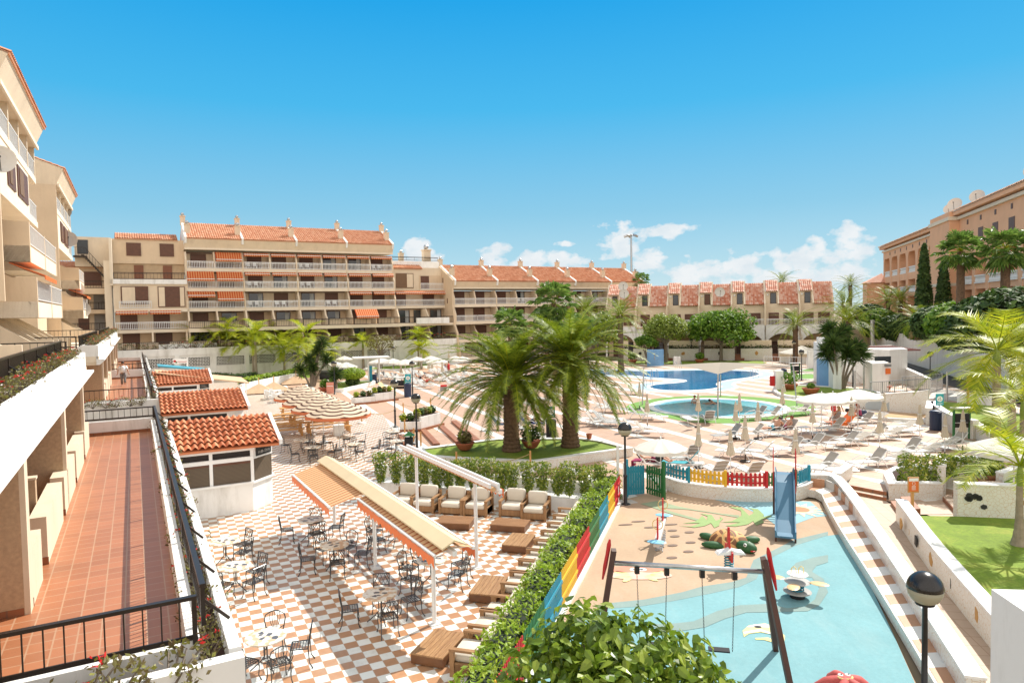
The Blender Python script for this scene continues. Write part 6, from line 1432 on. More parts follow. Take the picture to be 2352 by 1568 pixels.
def frond(mb, base, az, el, L_, droop, lw, nl, r, wid=.035, vee=.5, start=.12, curl=0.0, rach=None, rr=.03):
 "pinnate frond: rachis curving down, leaflets on both sides"
 d = Vector((math.cos(az)*math.cos(el), math.sin(az)*math.cos(el), math.sin(el))); side0 = Vector((-math.sin(az), math.cos(az), 0))
 ns = 12; p = Vector(base); pts = [p.copy()]; ds = [d.copy()]
 for i in range(ns):
  e = el-droop*((i+1)/ns)**1.3; a = az+curl*(i/ns); d = Vector((math.cos(a)*math.cos(e), math.sin(a)*math.cos(e), math.sin(e))); p = p+d*L_/ns; pts.append(p.copy()); ds.append(d)
 if rach is not None: rach.tube(pts, [rr*(1-.85*i/ns) for i in range(ns+1)], 4, False)
 for k in range(nl):
  f = start+(1-start)*(k+.5)/nl; x = f*ns; i = min(ns-1, int(x)); q = pts[i].lerp(pts[i+1], x-i); d = ds[i+1]; sd = d.cross(Vector((0, 0, 1))); sd = sd.normalized() if sd.length > .05 else side0; up = sd.cross(d)
  ln = lw*(.35+.9*math.sin(PI*min(1, f*.9+.12)))*r.uniform(.85, 1.1)
  for s_ in (-1, 1):
   v = (d*.75+sd*s_*.85+up*vee*r.uniform(.4, 1.2)).normalized(); tip = q+v*ln+Vector((0, 0, -ln*.22*r.uniform(.3, 1.6))); w_ = d*wid
   mb.add([q-w_, q+w_, q.lerp(tip, .55)+w_*.9+v*0, tip], [(0, 1, 2, 3)])
def palm_trunk(mb, h, r0, r1, rough=.12, n=12, rings=24, r=None, bulge=0):
 prof = []
 for i in range(rings+1):
  f = i/rings; rr = r0+(r1-r0)*f+bulge*math.exp(-((f-.0)/.12)**2); prof.append((rr*(1+rough*(1 if i % 2 else -1)*.5), h*f))
 mb.lathe(prof, n)
def date_palm(p, h, L_, nf, label, seed, tr=.42, dry=6, name='date_palm', group=None, nl=66, lw=.42):
 r = random.Random(seed); t = thing(name, label, 'palm tree', p, r.uniform(0, 6), group)
 mb = MB(); palm_trunk(mb, h, tr, tr*.9, .13, 14, int(h*9)+4, bulge=tr*.25);
 for i in range(60):
  a = r.uniform(0, 2*PI); z = h-.1-r.random()*.9; q = tr*.9; mb.add([(q*math.cos(a-.18), q*math.sin(a-.18), z), (q*math.cos(a+.18), q*math.sin(a+.18), z), ((q+.25)*math.cos(a), (q+.25)*math.sin(a), z+.28)], [(0, 1, 2)])
 mb.build('trunk', barkm, t)
 mb = MB(); rc = MB()
 for i in range(nf):
  f = (i+.5)/nf; az = i*2.39996+r.uniform(-.2, .2); el = 1.32-1.72*f+r.uniform(-.12, .12); dr = 1.15-.3*f+r.uniform(-.25, .2)
  if el < 0: dr = r.uniform(.75, 1.05)
  frond(mb, (.18*math.cos(az), .18*math.sin(az), h-.05+.35*(1-f)), az, el, L_*r.uniform(.85, 1.08)*(1 if f > .12 else .8), dr, lw, nl, r, .017*L_/3.6+.006, .28, rach=rc, curl=r.uniform(-.25, .25), rr=.035)
 mb.build('crown', LF['date'], t); rc.build('frond_ribs', LF['areca'] if True else None, t)
 mb = MB()
 for i in range(dry):
  az = i*2.4+r.uniform(-.4, .4); frond(mb, (.2*math.cos(az), .2*math.sin(az), h-.35), az, -.5, L_*.7, r.uniform(.7, 1.0), lw*.8, 26, r, .02, .1, rach=mb)
 if dry: mb.build('dry_fronds', LF['datedry'], t)
 return t
q = kM(770, 1300, .4); date_palm((q.x, q.y, .36), 3.8, 4.5, 112, 'left of the two big date palms on the grass island', 11, dry=5, group='two big date palms on the island')
q = kM(1300, 1262, .4); date_palm((q.x, q.y, .36), 4.55, 4.6, 112, 'right of the two big date palms on the grass island', 12, dry=9, group='two big date palms on the island')
def topped(basepx, toppx, Y, **k): pass
def palm_at(x, y, Y, h_img_base, fn, **k):
 "crown centre at photo point x,y at distance Y; stands on the ground below"
 c = at(x, y, Y); return c
gd = 'date palms round the pools and town houses'
for (x, y, Y, z0, L_, nf, lab, sd) in [(1827, 745, 92, 0, 3.7, 46, 'short date palm in front of the town houses, right of the round tree', 21), (1945, 738, 88, 0, 4.8, 56, 'tall dense date palm at the right end of the town houses', 22), (1940, 700, 97, 0, 4.3, 44, 'date palm behind the dense one at the right end of the row', 23), (1425, 725, 85, 0, 4.2, 48, 'date palm behind the big palms, in front of the leftmost town house', 24), (1345, 712, 92, 0, 3.8, 40, 'yellowish date palm between the fan palms and the second apartment block', 25),
 (1953, 655, 135, 0, 4.2, 36, 'distant date palm crown above the right end of the town house roofs', 26), (1795, 648, 130, 0, 3.6, 30, 'date palm crown just showing over the town house roofs', 27), (2068, 690, 105, 4.5, 4.2, 40, 'dark date palm on the planted bank below the arched hotel wing', 28), (2040, 690, 112, 4, 4, 36, 'leftmost dark date palm on the planted bank', 29), (2110, 735, 80, 3.6, 3.6, 40, 'date palm leaning over the white retaining wall', 30)]:
 c = at(x, y, Y); date_palm((c.x, c.y, z0), c.z-z0, L_, nf, lab, sd, tr=.36, dry=3, group=gd, nl=26, lw=.5)
def fan_palm(p, h, r_, nf, label, seed, tr=.22, group=None, lf='fan', name='fan_palm', skirt=.3):
 r = random.Random(seed); t = thing(name, label, 'palm tree', p, 0, group); mb = MB(); palm_trunk(mb, h, tr*1.25, tr, .08, 10, 20); mb.build('trunk', barkm, t)
 mb = MB(); st = MB()
 for i in range(nf):
  f = (i+.5)/nf; az = i*2.4+r.uniform(-.2, .2); el = 1.35-2.3*f+r.uniform(-.15, .15); d = Vector((math.cos(az)*math.cos(el), math.sin(az)*math.cos(el), math.sin(el))); pl = r_*.58*r.uniform(.75, 1.1); b = Vector((0, 0, h)); hub = b+d*pl; st.tube([b, b+d*pl*.5+Vector((0, 0, .05)), hub], [.025, .02, .015], 4, False)
  sd = Vector((-math.sin(az), math.cos(az), 0)); up = sd.cross(d); fr = r_*.46*r.uniform(.85, 1.1); ns = 18; prev = None
  for k in range(ns):
   a0 = -1.9+3.8*k/ns; a1 = a0+3.8/ns*.9; am = (a0+a1)/2; z_ = .12 if k % 2 else -.02
   v0 = hub+(d*math.cos(a0)+sd*math.sin(a0))*fr*.15; v1 = hub+(d*math.cos(a1)+sd*math.sin(a1))*fr*.15
   m0 = hub+(d*math.cos(am)+sd*math.sin(am))*fr*.62+up*z_*fr; dr = Vector((0, 0, -1))*fr*r.uniform(.12, .4)
   tip = hub+(d*math.cos(am)+sd*math.sin(am))*fr+dr; e = sd*math.cos(am)-d*math.sin(am)
   mb.add([v0, v1, m0+e*fr*.09, tip, m0-e*fr*.09], [(0, 1, 2, 3, 4)])
 mb.build('crown', LF[lf], t); st.build('petioles', LF['areca'], t)
 mb = MB()
 for i in range(int(60*skirt*2)):
  a = r.uniform(0, 6.28); z = h-r.random()*1.2*skirt-.2; mb.add([(tr*math.cos(a-.2), tr*math.sin(a-.2), z), (tr*math.cos(a+.2), tr*math.sin(a+.2), z), ((tr+.35)*math.cos(a), (tr+.35)*math.sin(a), z-.7)], [(0, 1, 2)])
 mb.build('dry_skirt', LF['datedry'], t)
for (x, y, Y, z0, r_, nf, lab, sd, tr) in [(2207, 578, 62, 4.5, 2.3, 38, 'tall fan palm in front of the hotel, left one', 41, .3), (2310, 572, 58, 4.2, 2.4, 40, 'tall fan palm in front of the hotel at the right edge', 42, .32), (1272, 695, 80, 0, 3.2, 34, 'tallest fan palm above the two big date palms', 43, .3), (1172, 745, 84, 0, 2.7, 32, 'fan palm left of the tallest one, against the second apartment block', 44, .28), (1255, 750, 78, 0, 2.3, 24, 'lower fan palm between the big date palms crowns', 45, .25), (1330, 755, 76, 0, 2.3, 24, 'lower fan palm right of the tallest one', 46, .25), (1472, 645, 125, 0, 2.0, 24, 'fan palm top between the second block and the town houses', 47, .25), (1305, 742, 86, 0, 2.2, 26, 'pale fan palm in the palm group centre', 48, .25)]:
 c = at(x, y, Y); fan_palm((c.x, c.y, z0), c.z-z0, r_, nf, lab, sd, tr, 'fan palms')
def areca(p, h, L_, nf, label, seed, tr=.14, group=None, lw=.5, nl=34, name='feather_palm', low=False, tw=.022, lean=0, el0=1.35, elr=1.5, cs=.9, fl=.6):
 r = random.Random(seed); t = thing(name, label, 'palm tree', p, r.uniform(0, 6.28), group)
 mb = MB(); n_ = int(h*5)+3; mb.lathe([(tr*(1+fl*math.exp(-4.5*i/n_))*(1+(.06 if i % 2 else 0)), (h-cs)*i/n_) for i in range(n_+1)], 10); mb.build('trunk', pm('ringed_grey_trunk', (.34, .28, .21), .85, .25, 6, .02), t)
 MB().lathe([(tr*.95, h-cs), (tr*1.1, h-cs*.6), (tr*.5, h)], 10).build('crownshaft', pm('green_crownshaft', (.22, .30, .04), .5, .15, 3), t)
 mb = MB(); rc = MB()
 for i in range(nf):
  f = (i+.5)/nf; az = i*2.4+r.uniform(-.3, .3); el = el0-elr*f+r.uniform(-.1, .1)
  frond(mb, (0, 0, h-.1), az, el, L_*r.uniform(.8, 1.1), 1.3+r.uniform(-.2, .4)-.5*f, lw, nl, r, tw, .25, .2, r.uniform(-.4, .4), rc, .028)
 mb.build('crown', LF['areca'], t); rc.build('frond_ribs', LF['areca'], t)
ga = 'bright feather palms in front of the pierced wall'
PL = [(462, 775, 862, 'leftmost bright palm before the pierced wall, by the small sign'), (517, 785, 860, 'left one of a close trio of bright palms'), (524, 762, 862, 'tallest one of the close trio of bright palms'), (535, 790, 860, 'right one of the close trio of bright palms'), (583, 790, 865, 'fourth bright palm trunk from the left'), (589, 768, 866, 'tall bright palm fifth from the left'), (640, 792, 856, 'slender bright palm left of the lamp'), (654, 800, 858, 'low bright palm left of the lamp'), (634, 782, 852, 'bright palm behind the slender one'), (706, 768, 862, 'tall bright palm right of the globe lamp'), (686, 800, 862, 'yellow bright palm by the globe lamp'), (730, 810, 872, 'bright palm behind the spiky shrub'), (762, 800, 850, 'yellow fronded palm at the right of the group'), (835, 785, 846, 'single palm before the pierced wall left of the bare tree'), (962, 772, 842, 'palm left of the dark red shrub, upper crown'), (968, 800, 845, 'small palm under the taller one by the dark red shrub')]
for i, (x, yc, yb, lab) in enumerate(PL):
 g = G(x, yb); Y = g.y; c = at(x, yc, Y); areca((g.x, g.y, 0), max(2.5, c.z), 3.9 if i < 13 else 2.9, 17, lab, 60+i, .14, ga, .75, 28, tw=.048)
gy = 'yellow green feather palms at the right edge'
def big_areca(x, y, Y, z0, L_, nf, lab, sd, tr=.2, **k):
 c = at(x, y, Y); areca((c.x, c.y, z0), c.z-z0, L_, nf, lab, sd, tr, gy, .62, 46, tw=.018, **k)
c = at(2290, 800, 34); areca((c.x, c.y, .7), c.z-.7, 4.1, 18, 'large yellow palm with drooping fronds at the right edge', 81, .17, gy, 1.0, 64, tw=.026, elr=1.9)
c = at(2326, 830, 37); areca((c.x, c.y, .7), c.z-.7, 3.8, 13, 'yellow palm just behind the large one at the right edge', 82, .16, gy, .95, 50, tw=.026)
c = at(2343, 1062, 20.3); areca((c.x, c.y, .42), c.z-.42, 2.4, 13, 'small ringed palm on the right lawn with low drooping fronds', 83, .085, gy, .62, 50, tw=.02, fl=1.7, cs=.7)
c = at(2350, 915, 29); areca((c.x, c.y, .7), c.z-.7, 3.0, 12, 'olive palm cut by the right edge above the white parasol', 84, .11, gy, .8, 50, tw=.024)
def spiky(mb, c, r_, n_, r, w_=.035):
 for i in range(n_):
  a = r.uniform(0, 6.28); e = r.uniform(-.7, 1.45); d = Vector((math.cos(a)*math.cos(e), math.sin(a)*math.cos(e), math.sin(e))); s_ = d.cross(Vector((0, 0, 1))).normalized()*w_; L_ = r_*r.uniform(.7, 1.05); c_ = Vector(c)
  mb.add([c_-s_*.5, c_+s_*.5, c_+d*L_*.5+s_, c_+d*L_+Vector((0, 0, -.15*L_)), c_+d*L_*.5-s_], [(0, 1, 2, 3, 4)])
def yucca(p, heads, label, seed, rad=.9, n_=110, group='spiky yuccas', trunks=True):
 r = random.Random(seed); t = thing('yucca', label, 'yucca', p, 0, group); tb = MB()
 mb = MB()
 for (x, y, z) in heads:
  tb.tube([(x*.15, y*.15, 0), (x*.4, y*.4, z*.4), (x, y, z)], [.16, .1, .07], 7); spiky(mb, (x, y, z), rad, n_, r)
  for k in range(3): q = z*(.75+.08*k); spiky(mb, (x*.9, y*.9, z-.25*k-.2), rad*.8, n_//4, r)
 tb.build('stems', greybark, t); mb.build('spiky_leaves', LF['yucca'], t)
q = kR(560, 590); yucca(q, [(-1.2, .2, 3.6), (-.3, 0, 4.9), (.5, .5, 5.4), (1.3, -.2, 4.0), (.4, -.6, 3.6), (-.9, -.6, 4.4), (1.9, 0, 3.4), (0, .4, 4.2), (-.5, .9, 5.6)], 'big many headed yucca beside the blue and white hut', 91, 1.35, 170)
q = k2(480, 570); yucca(q, [(-1.2, 0, 2.0), (-.2, .2, 3.0), (.8, 0, 4.0), (1.7, .3, 3.0), (.3, -.3, 2.3), (1.3, 0, 4.8)], 'tall yucca cluster left of the clipped ball shrub', 92, 1.1, 120)
q = k2(745, 600, .25); yucca(q, [(0, 0, 1.6)], 'single low yucca behind the globe lamp beside the clipped shrub', 93, 1.15, 160)
def leafy(mb, c, rx, ry, rz, n_, s_, r, hollow=.55):
 for i in range(n_):
  d = Vector((r.gauss(0, 1), r.gauss(0, 1), r.gauss(0, 1))).normalized(); k = hollow+(1-hollow)*r.random()**.5
  p = Vector((c[0]+d.x*rx*k, c[1]+d.y*ry*k, c[2]+d.z*rz*k)); leafq(mb, p, s_*r.uniform(.7, 1.3), r, d*.8+Vector((0, 0, .5)), .55)
def tree(p, h, R_, mat, label, seed, n_=3500, ls=.16, th=.3, clumps=26, flat=.6, name='leafy_tree', bark=greybark, cr=.33, fork=True, base=0, tw=.2):
 r = random.Random(seed); t = thing(name, label, 'tree', p); tb = MB(); mb = MB(); tb.tube([(0, 0, 0), (.03, .02, h*th*.5), (0, 0, h*th)], [tw, tw*.75, tw*.7], 9)
 zc = h-R_*flat*.9; cl = []
 for i in range(clumps):
  a = i*2.4; e = math.asin(-.45+1.4*((i+.5)/clumps)) if -.45+1.4*((i+.5)/clumps) < 1 else 1.4; k = r.uniform(.6, .95)
  cl.append(Vector((R_*k*math.cos(a)*math.cos(e), R_*k*math.sin(a)*math.cos(e), zc+R_*flat*k*math.sin(e))))
 for i, c in enumerate(cl):
  if i % 2 == 0: tb.tube([(0, 0, h*th*.95), (c.x*.35, c.y*.35, h*th+(c.z-h*th)*.5), tuple(c)], [tw*.5, tw*.28, .02], 6)
  q_ = R_*cr*r.uniform(.7, 1.25); leafy(mb, c, q_, q_, q_*.8, n_//clumps, ls, r, .3)
 tb.build('trunk', bark, t); mb.build('crown', LF[mat], t); return t
def tree_px(xb, yb, ytop, wpx, mat, label, seed, **k):
 g = G(xb, yb, k.pop('z', 0)); top = at(xb, ytop, g.y); h = top.z-g.z; R_ = wpx/2/1568*g.y; return tree((g.x, g.y, g.z), h, R_, mat, label, seed, **k)
tree_px(1656, 829, 714, 148, 'tree', 'round leafy tree with pale trunk in front of the town houses', 101, n_=9000, ls=.24, th=.36, flat=.62, clumps=44, tw=.3, cr=.3)
tree_px(1530, 832, 725, 96, 'light', 'feathery light green tree beside the blue shower wall', 102, n_=7000, ls=.17, th=.4, flat=.75, clumps=36, tw=.3)
tree_px(1370, 838, 725, 120, 'vari', 'yellow green bushy tree behind the two date palms', 103, n_=6000, ls=.24, th=.25, flat=.7, clumps=40)
tree_px(875, 848, 770, 66, 'euph', 'small half bare tree in front of the pierced wall', 104, n_=900, ls=.13, th=.4, flat=.7, clumps=22, tw=.25)
tree_px(1485, 835, 772, 50, 'tree', 'low dark green shrub tree left of the feathery tree', 105, n_=2200, ls=.2, th=.2, clumps=16)
def bush(p, rx, rz, mat, label, seed, n_=1500, ls=.1, name='shrub', stem=True, flat=1.0):
 r = random.Random(seed); t = thing(name, label, 'shrub', p); mb = MB(); leafy(mb, (0, 0, rz*.95), rx, rx, rz, n_, ls, r, .75); mb.build('foliage', LF[mat], t)
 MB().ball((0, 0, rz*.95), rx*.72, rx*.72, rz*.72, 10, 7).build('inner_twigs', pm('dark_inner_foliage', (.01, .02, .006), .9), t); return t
q = k2(922, 560, .2); bush((q.x, q.y, .9), 1.35, .62, 'hedge', 'clipped ball shrub on the small lawn', 111, 3000, .1); bush((q.x, q.y, .15), .75, .55, 'yucca', 'bushy base under the clipped ball shrub', 112, 700, .12)
q = k2(1755, 305); bush(q, 2.6, 1.9, 'redleaf', 'dark red leaved shrub in front of the big white wall', 113, 2500, .22)
q = k2(690, 300); bush(q, 1.6, 1.3, 'redleaf', 'dark red shrub behind the small white parasols', 114, 900, .2)
for i, (x, y, w_) in enumerate([(700, 230, 1.6), (860, 210, 1.4)]): q = kK(x, y); bush(q, w_, .8, ('redleaf', 'dark')[i], ['low reddish shrub at the foot of the pierced wall', 'low green hedge clump under the trio of palms'][i], 115+i, 700, .16)
for i, (x, y, r_) in enumerate([(2020, 735, 3.0), (2060, 745, 2.4), (2150, 733, 2.5), (2200, 733, 3.0), (2260, 724, 2.7), (2190, 768, 1.5), (2105, 755, 1.3), (2320, 720, 3.2), (1998, 720, 2.6)]):
 Y = (108, 98, 76, 70, 58, 68, 84, 50, 112)[i]; c = at(x, y, Y); bush((c.x, c.y, c.z-r_*.95), r_, r_*.8, 'dark' if i % 3 else 'tree', ['dense shrub under the leftmost dark date palms on the bank', 'shrub with orange flowers behind the retaining wall', 'dark spreading shrub mass in the middle of the bank', 'dark shrub below the left tall fan palm', 'shrub under the right tall fan palm', 'drooping dark bush over the wall in the middle', 'small bush with purple flowers at the wall top', 'shrub mass at the right edge of the bank', 'shrub at the far end of the retaining wall'][i], 120+i, 2600, .3)
for i, (x, y, Y) in enumerate([(2180, 708, 74), (2240, 694, 66), (2150, 726, 78)]):
 c = at(x, y, Y); t = thing('arching_shrub', ['arching feathery branches over the bank, middle', 'arching feathery branches below the right fan palm', 'arching feathery branches low over the wall'][i], 'shrub', (c.x, c.y, c.z-2.2)); mb = MB(); r = random.Random(i)
 for k in range(12): frond(mb, (0, 0, .2), k*.55+r.uniform(-.2, .2), 1.1, 4.6, 1.7, .5, 24, r, .06, .1, rach=mb)
 mb.build('foliage', LF['tree'], t)
c = at(2122, 690, 92); t = thing('cypress', 'slim dark conifer in front of the arched hotel wing', 'tree', (c.x, c.y, 5)); mb = MB(); r = random.Random(5)
for i in range(5000):
 f = r.random(); which = 0 if r.random() < .6 else 1; H_ = (10.5, 8.3)[which]; ox = (0, 2.6)[which]; rad = (1.25*(1-f)**.6+.1)*r.random()**.4; a = r.uniform(0, 6.28); leafq(mb, (ox+rad*math.cos(a), rad*math.sin(a)*.8, .3+H_*f), .28, r, (math.cos(a), math.sin(a), .6))
mb.build('crown', LF['dark'], t); MB().tube([(0, 0, 0), (0, 0, 8)], [.2, .05], 6).build('trunk', greybark, t)
def hedge(name, label, pts, w_, z0, z1, mat, dens, ls, seed, topr=.08, cat='hedge', core=True):
 r = random.Random(seed); t = thing(name, label, cat); mb = MB()
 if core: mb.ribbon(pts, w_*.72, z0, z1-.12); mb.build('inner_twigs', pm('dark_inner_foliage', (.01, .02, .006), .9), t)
 mb = MB(); P_ = [Vector((p[0], p[1])) for p in pts]
 for i in range(len(P_)-1):
  a, b = P_[i], P_[i+1]; d = b-a; ln = d.length; nn_ = Vector((-d.y, d.x))/ln
  for k in range(int(ln*dens)):
   u = r.random(); q = a+d*u; s_ = r.random(); hgt = z1-z0; per = hgt*2+w_; v = r.random()*per
   lump = .06*math.sin(u*ln*3.1+seed)+.05*math.sin(u*ln*7.3)
   if v < hgt: off, z, nr = -w_/2-lump, z0+v, (-nn_.x, -nn_.y, .3)
   elif v < hgt*2: off, z, nr = w_/2+lump, z0+v-hgt, (nn_.x, nn_.y, .3)
   else: off, z, nr = (v-2*hgt-w_/2), z1+lump+r.gauss(0, topr*.5), (0, 0, 1)
   off += r.gauss(0, .05); q = q+nn_*off; leafq(mb, (q.x, q.y, z+r.gauss(0, .03)), ls*r.uniform(.7, 1.3), r, nr, .45)
 mb.build('foliage', LF[mat], t); return t
hp = [kL(1690, 385), kL(1640, 470), kL(1378, 930), kL(1075, 1560), kL(860, 2020)]
off = Vector((-.4, .22, 0))
hedge('clipped_hedge', 'long bright green clipped hedge between the armchairs and the coloured picket fence', [p+off for p in hp], .62, 0, 1.05, 'hedge', 620, .068, 1)
hedge('clipped_hedge', 'bright yellow green clipped hedge behind the sand coloured umbrellas at the left', [kK(920, 350), kK(1200, 290), kK(1500, 230), k2(280, 480)], 1.1, 0, 1.0, 'hedge', 260, .12, 2)
hedge('clipped_hedge', 'low dark green hedge at the left before the palm trunks', [kK(640, 268), kK(900, 285), kK(1020, 262)], 1.0, 0, .7, 'dark', 160, .12, 3)
gv = 'variegated shrubs in the white gravel planter'
VS = [(135, 285, 1.3), (235, 290, 1.25), (325, 300, 1.2), (415, 312, 1.2), (500, 320, 1.1), (575, 318, 1.1), (650, 325, 1.15), (735, 330, 1.25), (825, 335, 1.3), (915, 342, 1.15), (985, 348, 1.15), (1090, 352, 1.2), (1180, 358, 1.2), (1280, 365, 1.0), (1355, 372, 1.3), (1455, 375, 1.15), (1545, 330, 1.0)]
od = ['first', 'second', 'third', 'fourth', 'fifth', 'sixth', 'seventh', 'eighth', 'ninth', 'tenth', 'eleventh', 'twelfth', 'thirteenth', 'fourteenth', 'fifteenth', 'sixteenth', 'seventeenth']
for i, (x, y, h) in enumerate(VS):
 q = kL(x, y, .45); r = random.Random(i+500); t = thing('variegated_shrub', od[i]+' variegated shrub from the left in the white gravel planter', 'shrub', (q.x, q.y, .45), 0, gv); mb = MB()
 for k in range(650): a = r.uniform(0, 6.28); z = r.random(); rad = (.14+.24*z**.7)*r.random()**.4; leafq(mb, (rad*math.cos(a), rad*math.sin(a), .1+h*z), .07, r, (math.cos(a), math.sin(a), .7), .45)
 mb.build('foliage', LF['vari'], t); sm = MB()
 for k in range(3): a = k*2.1; sm.tube([(0, 0, 0), (.08*math.cos(a), .08*math.sin(a), h*.8)], .015, 4)
 sm.build('stems', greybark, t)
for (pts, h, lab, sd) in [([kR(1065, 1360, .5), kR(1270, 1365, .5)], 1.0, 'variegated hedge block left in the mosaic planter at the right', 7), ([kR(1290, 1365, .5), kR(1400, 1365, .5)], 1.0, 'narrow variegated hedge block, second in the mosaic planter', 8), ([kR(1410, 1300, .8), kR(1545, 1300, .8)], .75, 'variegated hedge block third from the left above the mosaic wall', 9), ([kR(1590, 1300, .8), kR(1690, 1300, .8)], .7, 'variegated hedge block behind the palm fronds', 10), ([kR(1750, 1300, .8), kR(1900, 1300, .8)], .65, 'last variegated hedge block at the right edge', 11)]:
 hedge('variegated_hedge', lab, pts, .5, pts[0].z, pts[0].z+h, 'vari', 900, .07, sd, core=False)
c = G(1440, 1520, 2.9); t = thing('glossy_ficus_tree', 'dense glossy leaved tree filling the bottom centre in front of the swings', 'tree', (c.x, c.y, 0)); mb = MB(); r = random.Random(77)
def bigleaf(mb, p, s_, r, nrm):
 d = (Vector((r.gauss(0, 1), r.gauss(0, 1), r.gauss(0, 1))).normalized()+Vector(nrm)*1.3).normalized(); a = d.orthogonal().normalized(); q = r.uniform(0, 6.28); b = d.cross(a); A = (a*math.cos(q)+b*math.sin(q)); A = (A+Vector((0, 0, -.5))).normalized(); B = d.cross(A).normalized(); p = Vector(p); f = .05*s_/.1
 L_ = A*s_; w_ = B*s_*.36; k = d*s_*.12; t2 = A.cross(B)
 mb.add([p, p+L_*.35+w_+k, p+L_*.8+w_*.8+k*.7, p+L_*1.25-k*.8, p+L_*.8-w_*.8+k*.7, p+L_*.35-w_+k, p+L_*.4, p+L_*.82], [(0, 6, 1), (6, 7, 2, 1), (7, 3, 2), (0, 5, 6), (5, 4, 7, 6), (4, 3, 7)])
blobs = [(-1.15, .1, 2.6, .72), (-.55, .4, 2.95, .75), (.1, .3, 2.85, .75), (.7, .2, 2.6, .7), (1.15, 0, 2.25, .6), (-.9, -.5, 2.3, .7), (-.2, -.4, 2.5, .85), (.5, -.5, 2.25, .75), (-.5, .9, 2.7, .55), (0, 0, 1.7, 1.1), (-1.4, -.3, 2.0, .6), (1.45, -.3, 1.9, .45)]
for (x, y, z, q_) in blobs:
 for k in range(int(430*q_/.7)):
  d = Vector((r.gauss(0, 1), r.gauss(0, 1), r.gauss(0, 1))).normalized(); kk = q_*(.62+.42*r.random()); bigleaf(mb, (x+d.x*kk, y+d.y*kk, z+d.z*kk*.85), .15*r.uniform(.55, 1.25), r, d+Vector((0, 0, .35)))
mb.build('crown', LF['big'], t); tb = MB(); tb.tube([(0, 0, 0), (0, 0, 1.4)], [.12, .09], 8)
for (x, y, z, q_) in blobs: tb.tube([(0, 0, 1.2), (x*.5, y*.5, z*.75), (x, y, z)], [.06, .035, .012], 5)
tb.build('trunk', greybark, t)
def pot(p, s_, label, kind='tree', seed=1, h=.5):
 r = random.Random(seed); t = thing('potted_plant', label, 'potted plant', p, 0, 'plants in terracotta bowls'); MB().lathe([(.28*s_, 0), (.34*s_, .05*s_), (.5*s_, .32*s_), (.54*s_, .38*s_), (.5*s_, .4*s_), (.46*s_, .34*s_), (0.01, .33*s_)], 20).build('bowl', terracotta, t, True)
 mb = MB(); leafy(mb, (0, 0, .35*s_+h*.6), h*.75, h*.75, h*.62, 380, .07*s_+.03, r, .2); mb.build('foliage', LF[kind], t); MB().tube([(0, 0, .3*s_), (0, 0, .35*s_+h*.6)], .02, 5).build('stem', greybark, t)
for i, (f, x, y, z, s_, h, k, l) in enumerate([(kM, 345, 1290, .45, 1.0, .55, 'euph', 'sparse plant in a terracotta bowl at the left of the grass island'), (kM, 945, 1272, .45, 1.0, .75, 'dark', 'dark bushy plant in a terracotta bowl between the two date palms'), (kR, 142, 582, .16, 1.3, 1.1, 'tree', 'leafy plant in a terracotta bowl on the oval lawn beside the white pillar'), (kR, 315, 622, .16, 1.4, .4, 'tree', 'low plant in a wide terracotta bowl in the middle of the oval lawn'), (k6, 940, 882, 0, 1.3, .9, 'tree', 'potted plant on the far lawn in front of the brown steps'), (k6, 325, 885, 0, 1.3, .9, 'tree', 'potted plant on the far lawn by the palms'), (k2, 620, 620, .1, 1.1, .7, 'tree', 'potted shrub right of the striped parasols'), (k2, 705, 570, .1, 1.1, .5, 'tree', 'red trough plant behind the first lamp of the small lawn'), (k7, 540, 1500, 0, 1.2, .6, 'dark', 'plant trough beside the hut railing')]): pot(f(x, y, z), s_, l, k, i, h)
q = kM(1470, 1195, .45); t = thing('flower_pot', 'small empty terracotta pot on the right tip of the grass island', 'pot', q); MB().lathe([(.12, 0), (.17, .25), (.19, .3), (.15, .3), (.12, .1)], 12).build('pot', terracotta, t)
def pickets(par, ln, h, mat, name, n_=None, wv=.3, thick=.02, wpk=.075, label=None, rails=(.3, .75)):
 mb = MB(); n_ = n_ or max(3, int(ln/.115)); sp = ln/n_
 for i in range(n_):
  x = (i+.5)*sp; w_ = sp*.31 if wpk is None else wpk/2; hh = h*(1+wv*0); mb.yprism([(x-w_, .05), (x+w_, .05), (x+w_, hh-w_), (x+w_*.5, hh), (x-w_*.5, hh), (x-w_, hh-w_)], -thick/2, thick/2)
 for z in rails: mb.box(0, thick/2, h*z-.04, ln, thick/2+.03, h*z+.04)
 o = mb.build(name, mat, par)
 if label: o['label'] = label
 return o
cols = [('red', pk_red), ('yellow', pk_yel), ('blue', pk_blu), ('green', pk_grn), ('red', pk_red), ('yellow', pk_yel), ('blue', pk_blu), ('green', pk_grn), ('red', pk_red), ('yellow', pk_yel)]
fa = kL(1672, 390); bpts = [(1672, 395), (1632, 455), (1583, 530), (1523, 625), (1453, 735), (1375, 860), (1283, 1005), (1170, 1180), (1020, 1420), (905, 1610), (780, 1800)]
base = [kL(x+ (30 if i else 5), y+15) for i, (x, y) in enumerate(bpts)]
A0, A1 = kL(1680, 400), kL(1075, 1560); dv = (A1-A0).normalized(); tot = (A1-A0).length
t = thing('picket_fence', 'long rainbow coloured picket fence beside the clipped hedge', 'fence', (A0.x, A0.y, 0), math.atan2(dv.y, dv.x))
brk = [0]
for (x, y) in [(1630, 470), (1590, 545), (1525, 655), (1455, 775), (1378, 930), (1290, 1120)]:
 p = kL(x, y); brk.append(max(brk[-1]+.8, (p-A0).dot(dv)))
while brk[-1] < tot+3: brk.append(brk[-1]+1.75)
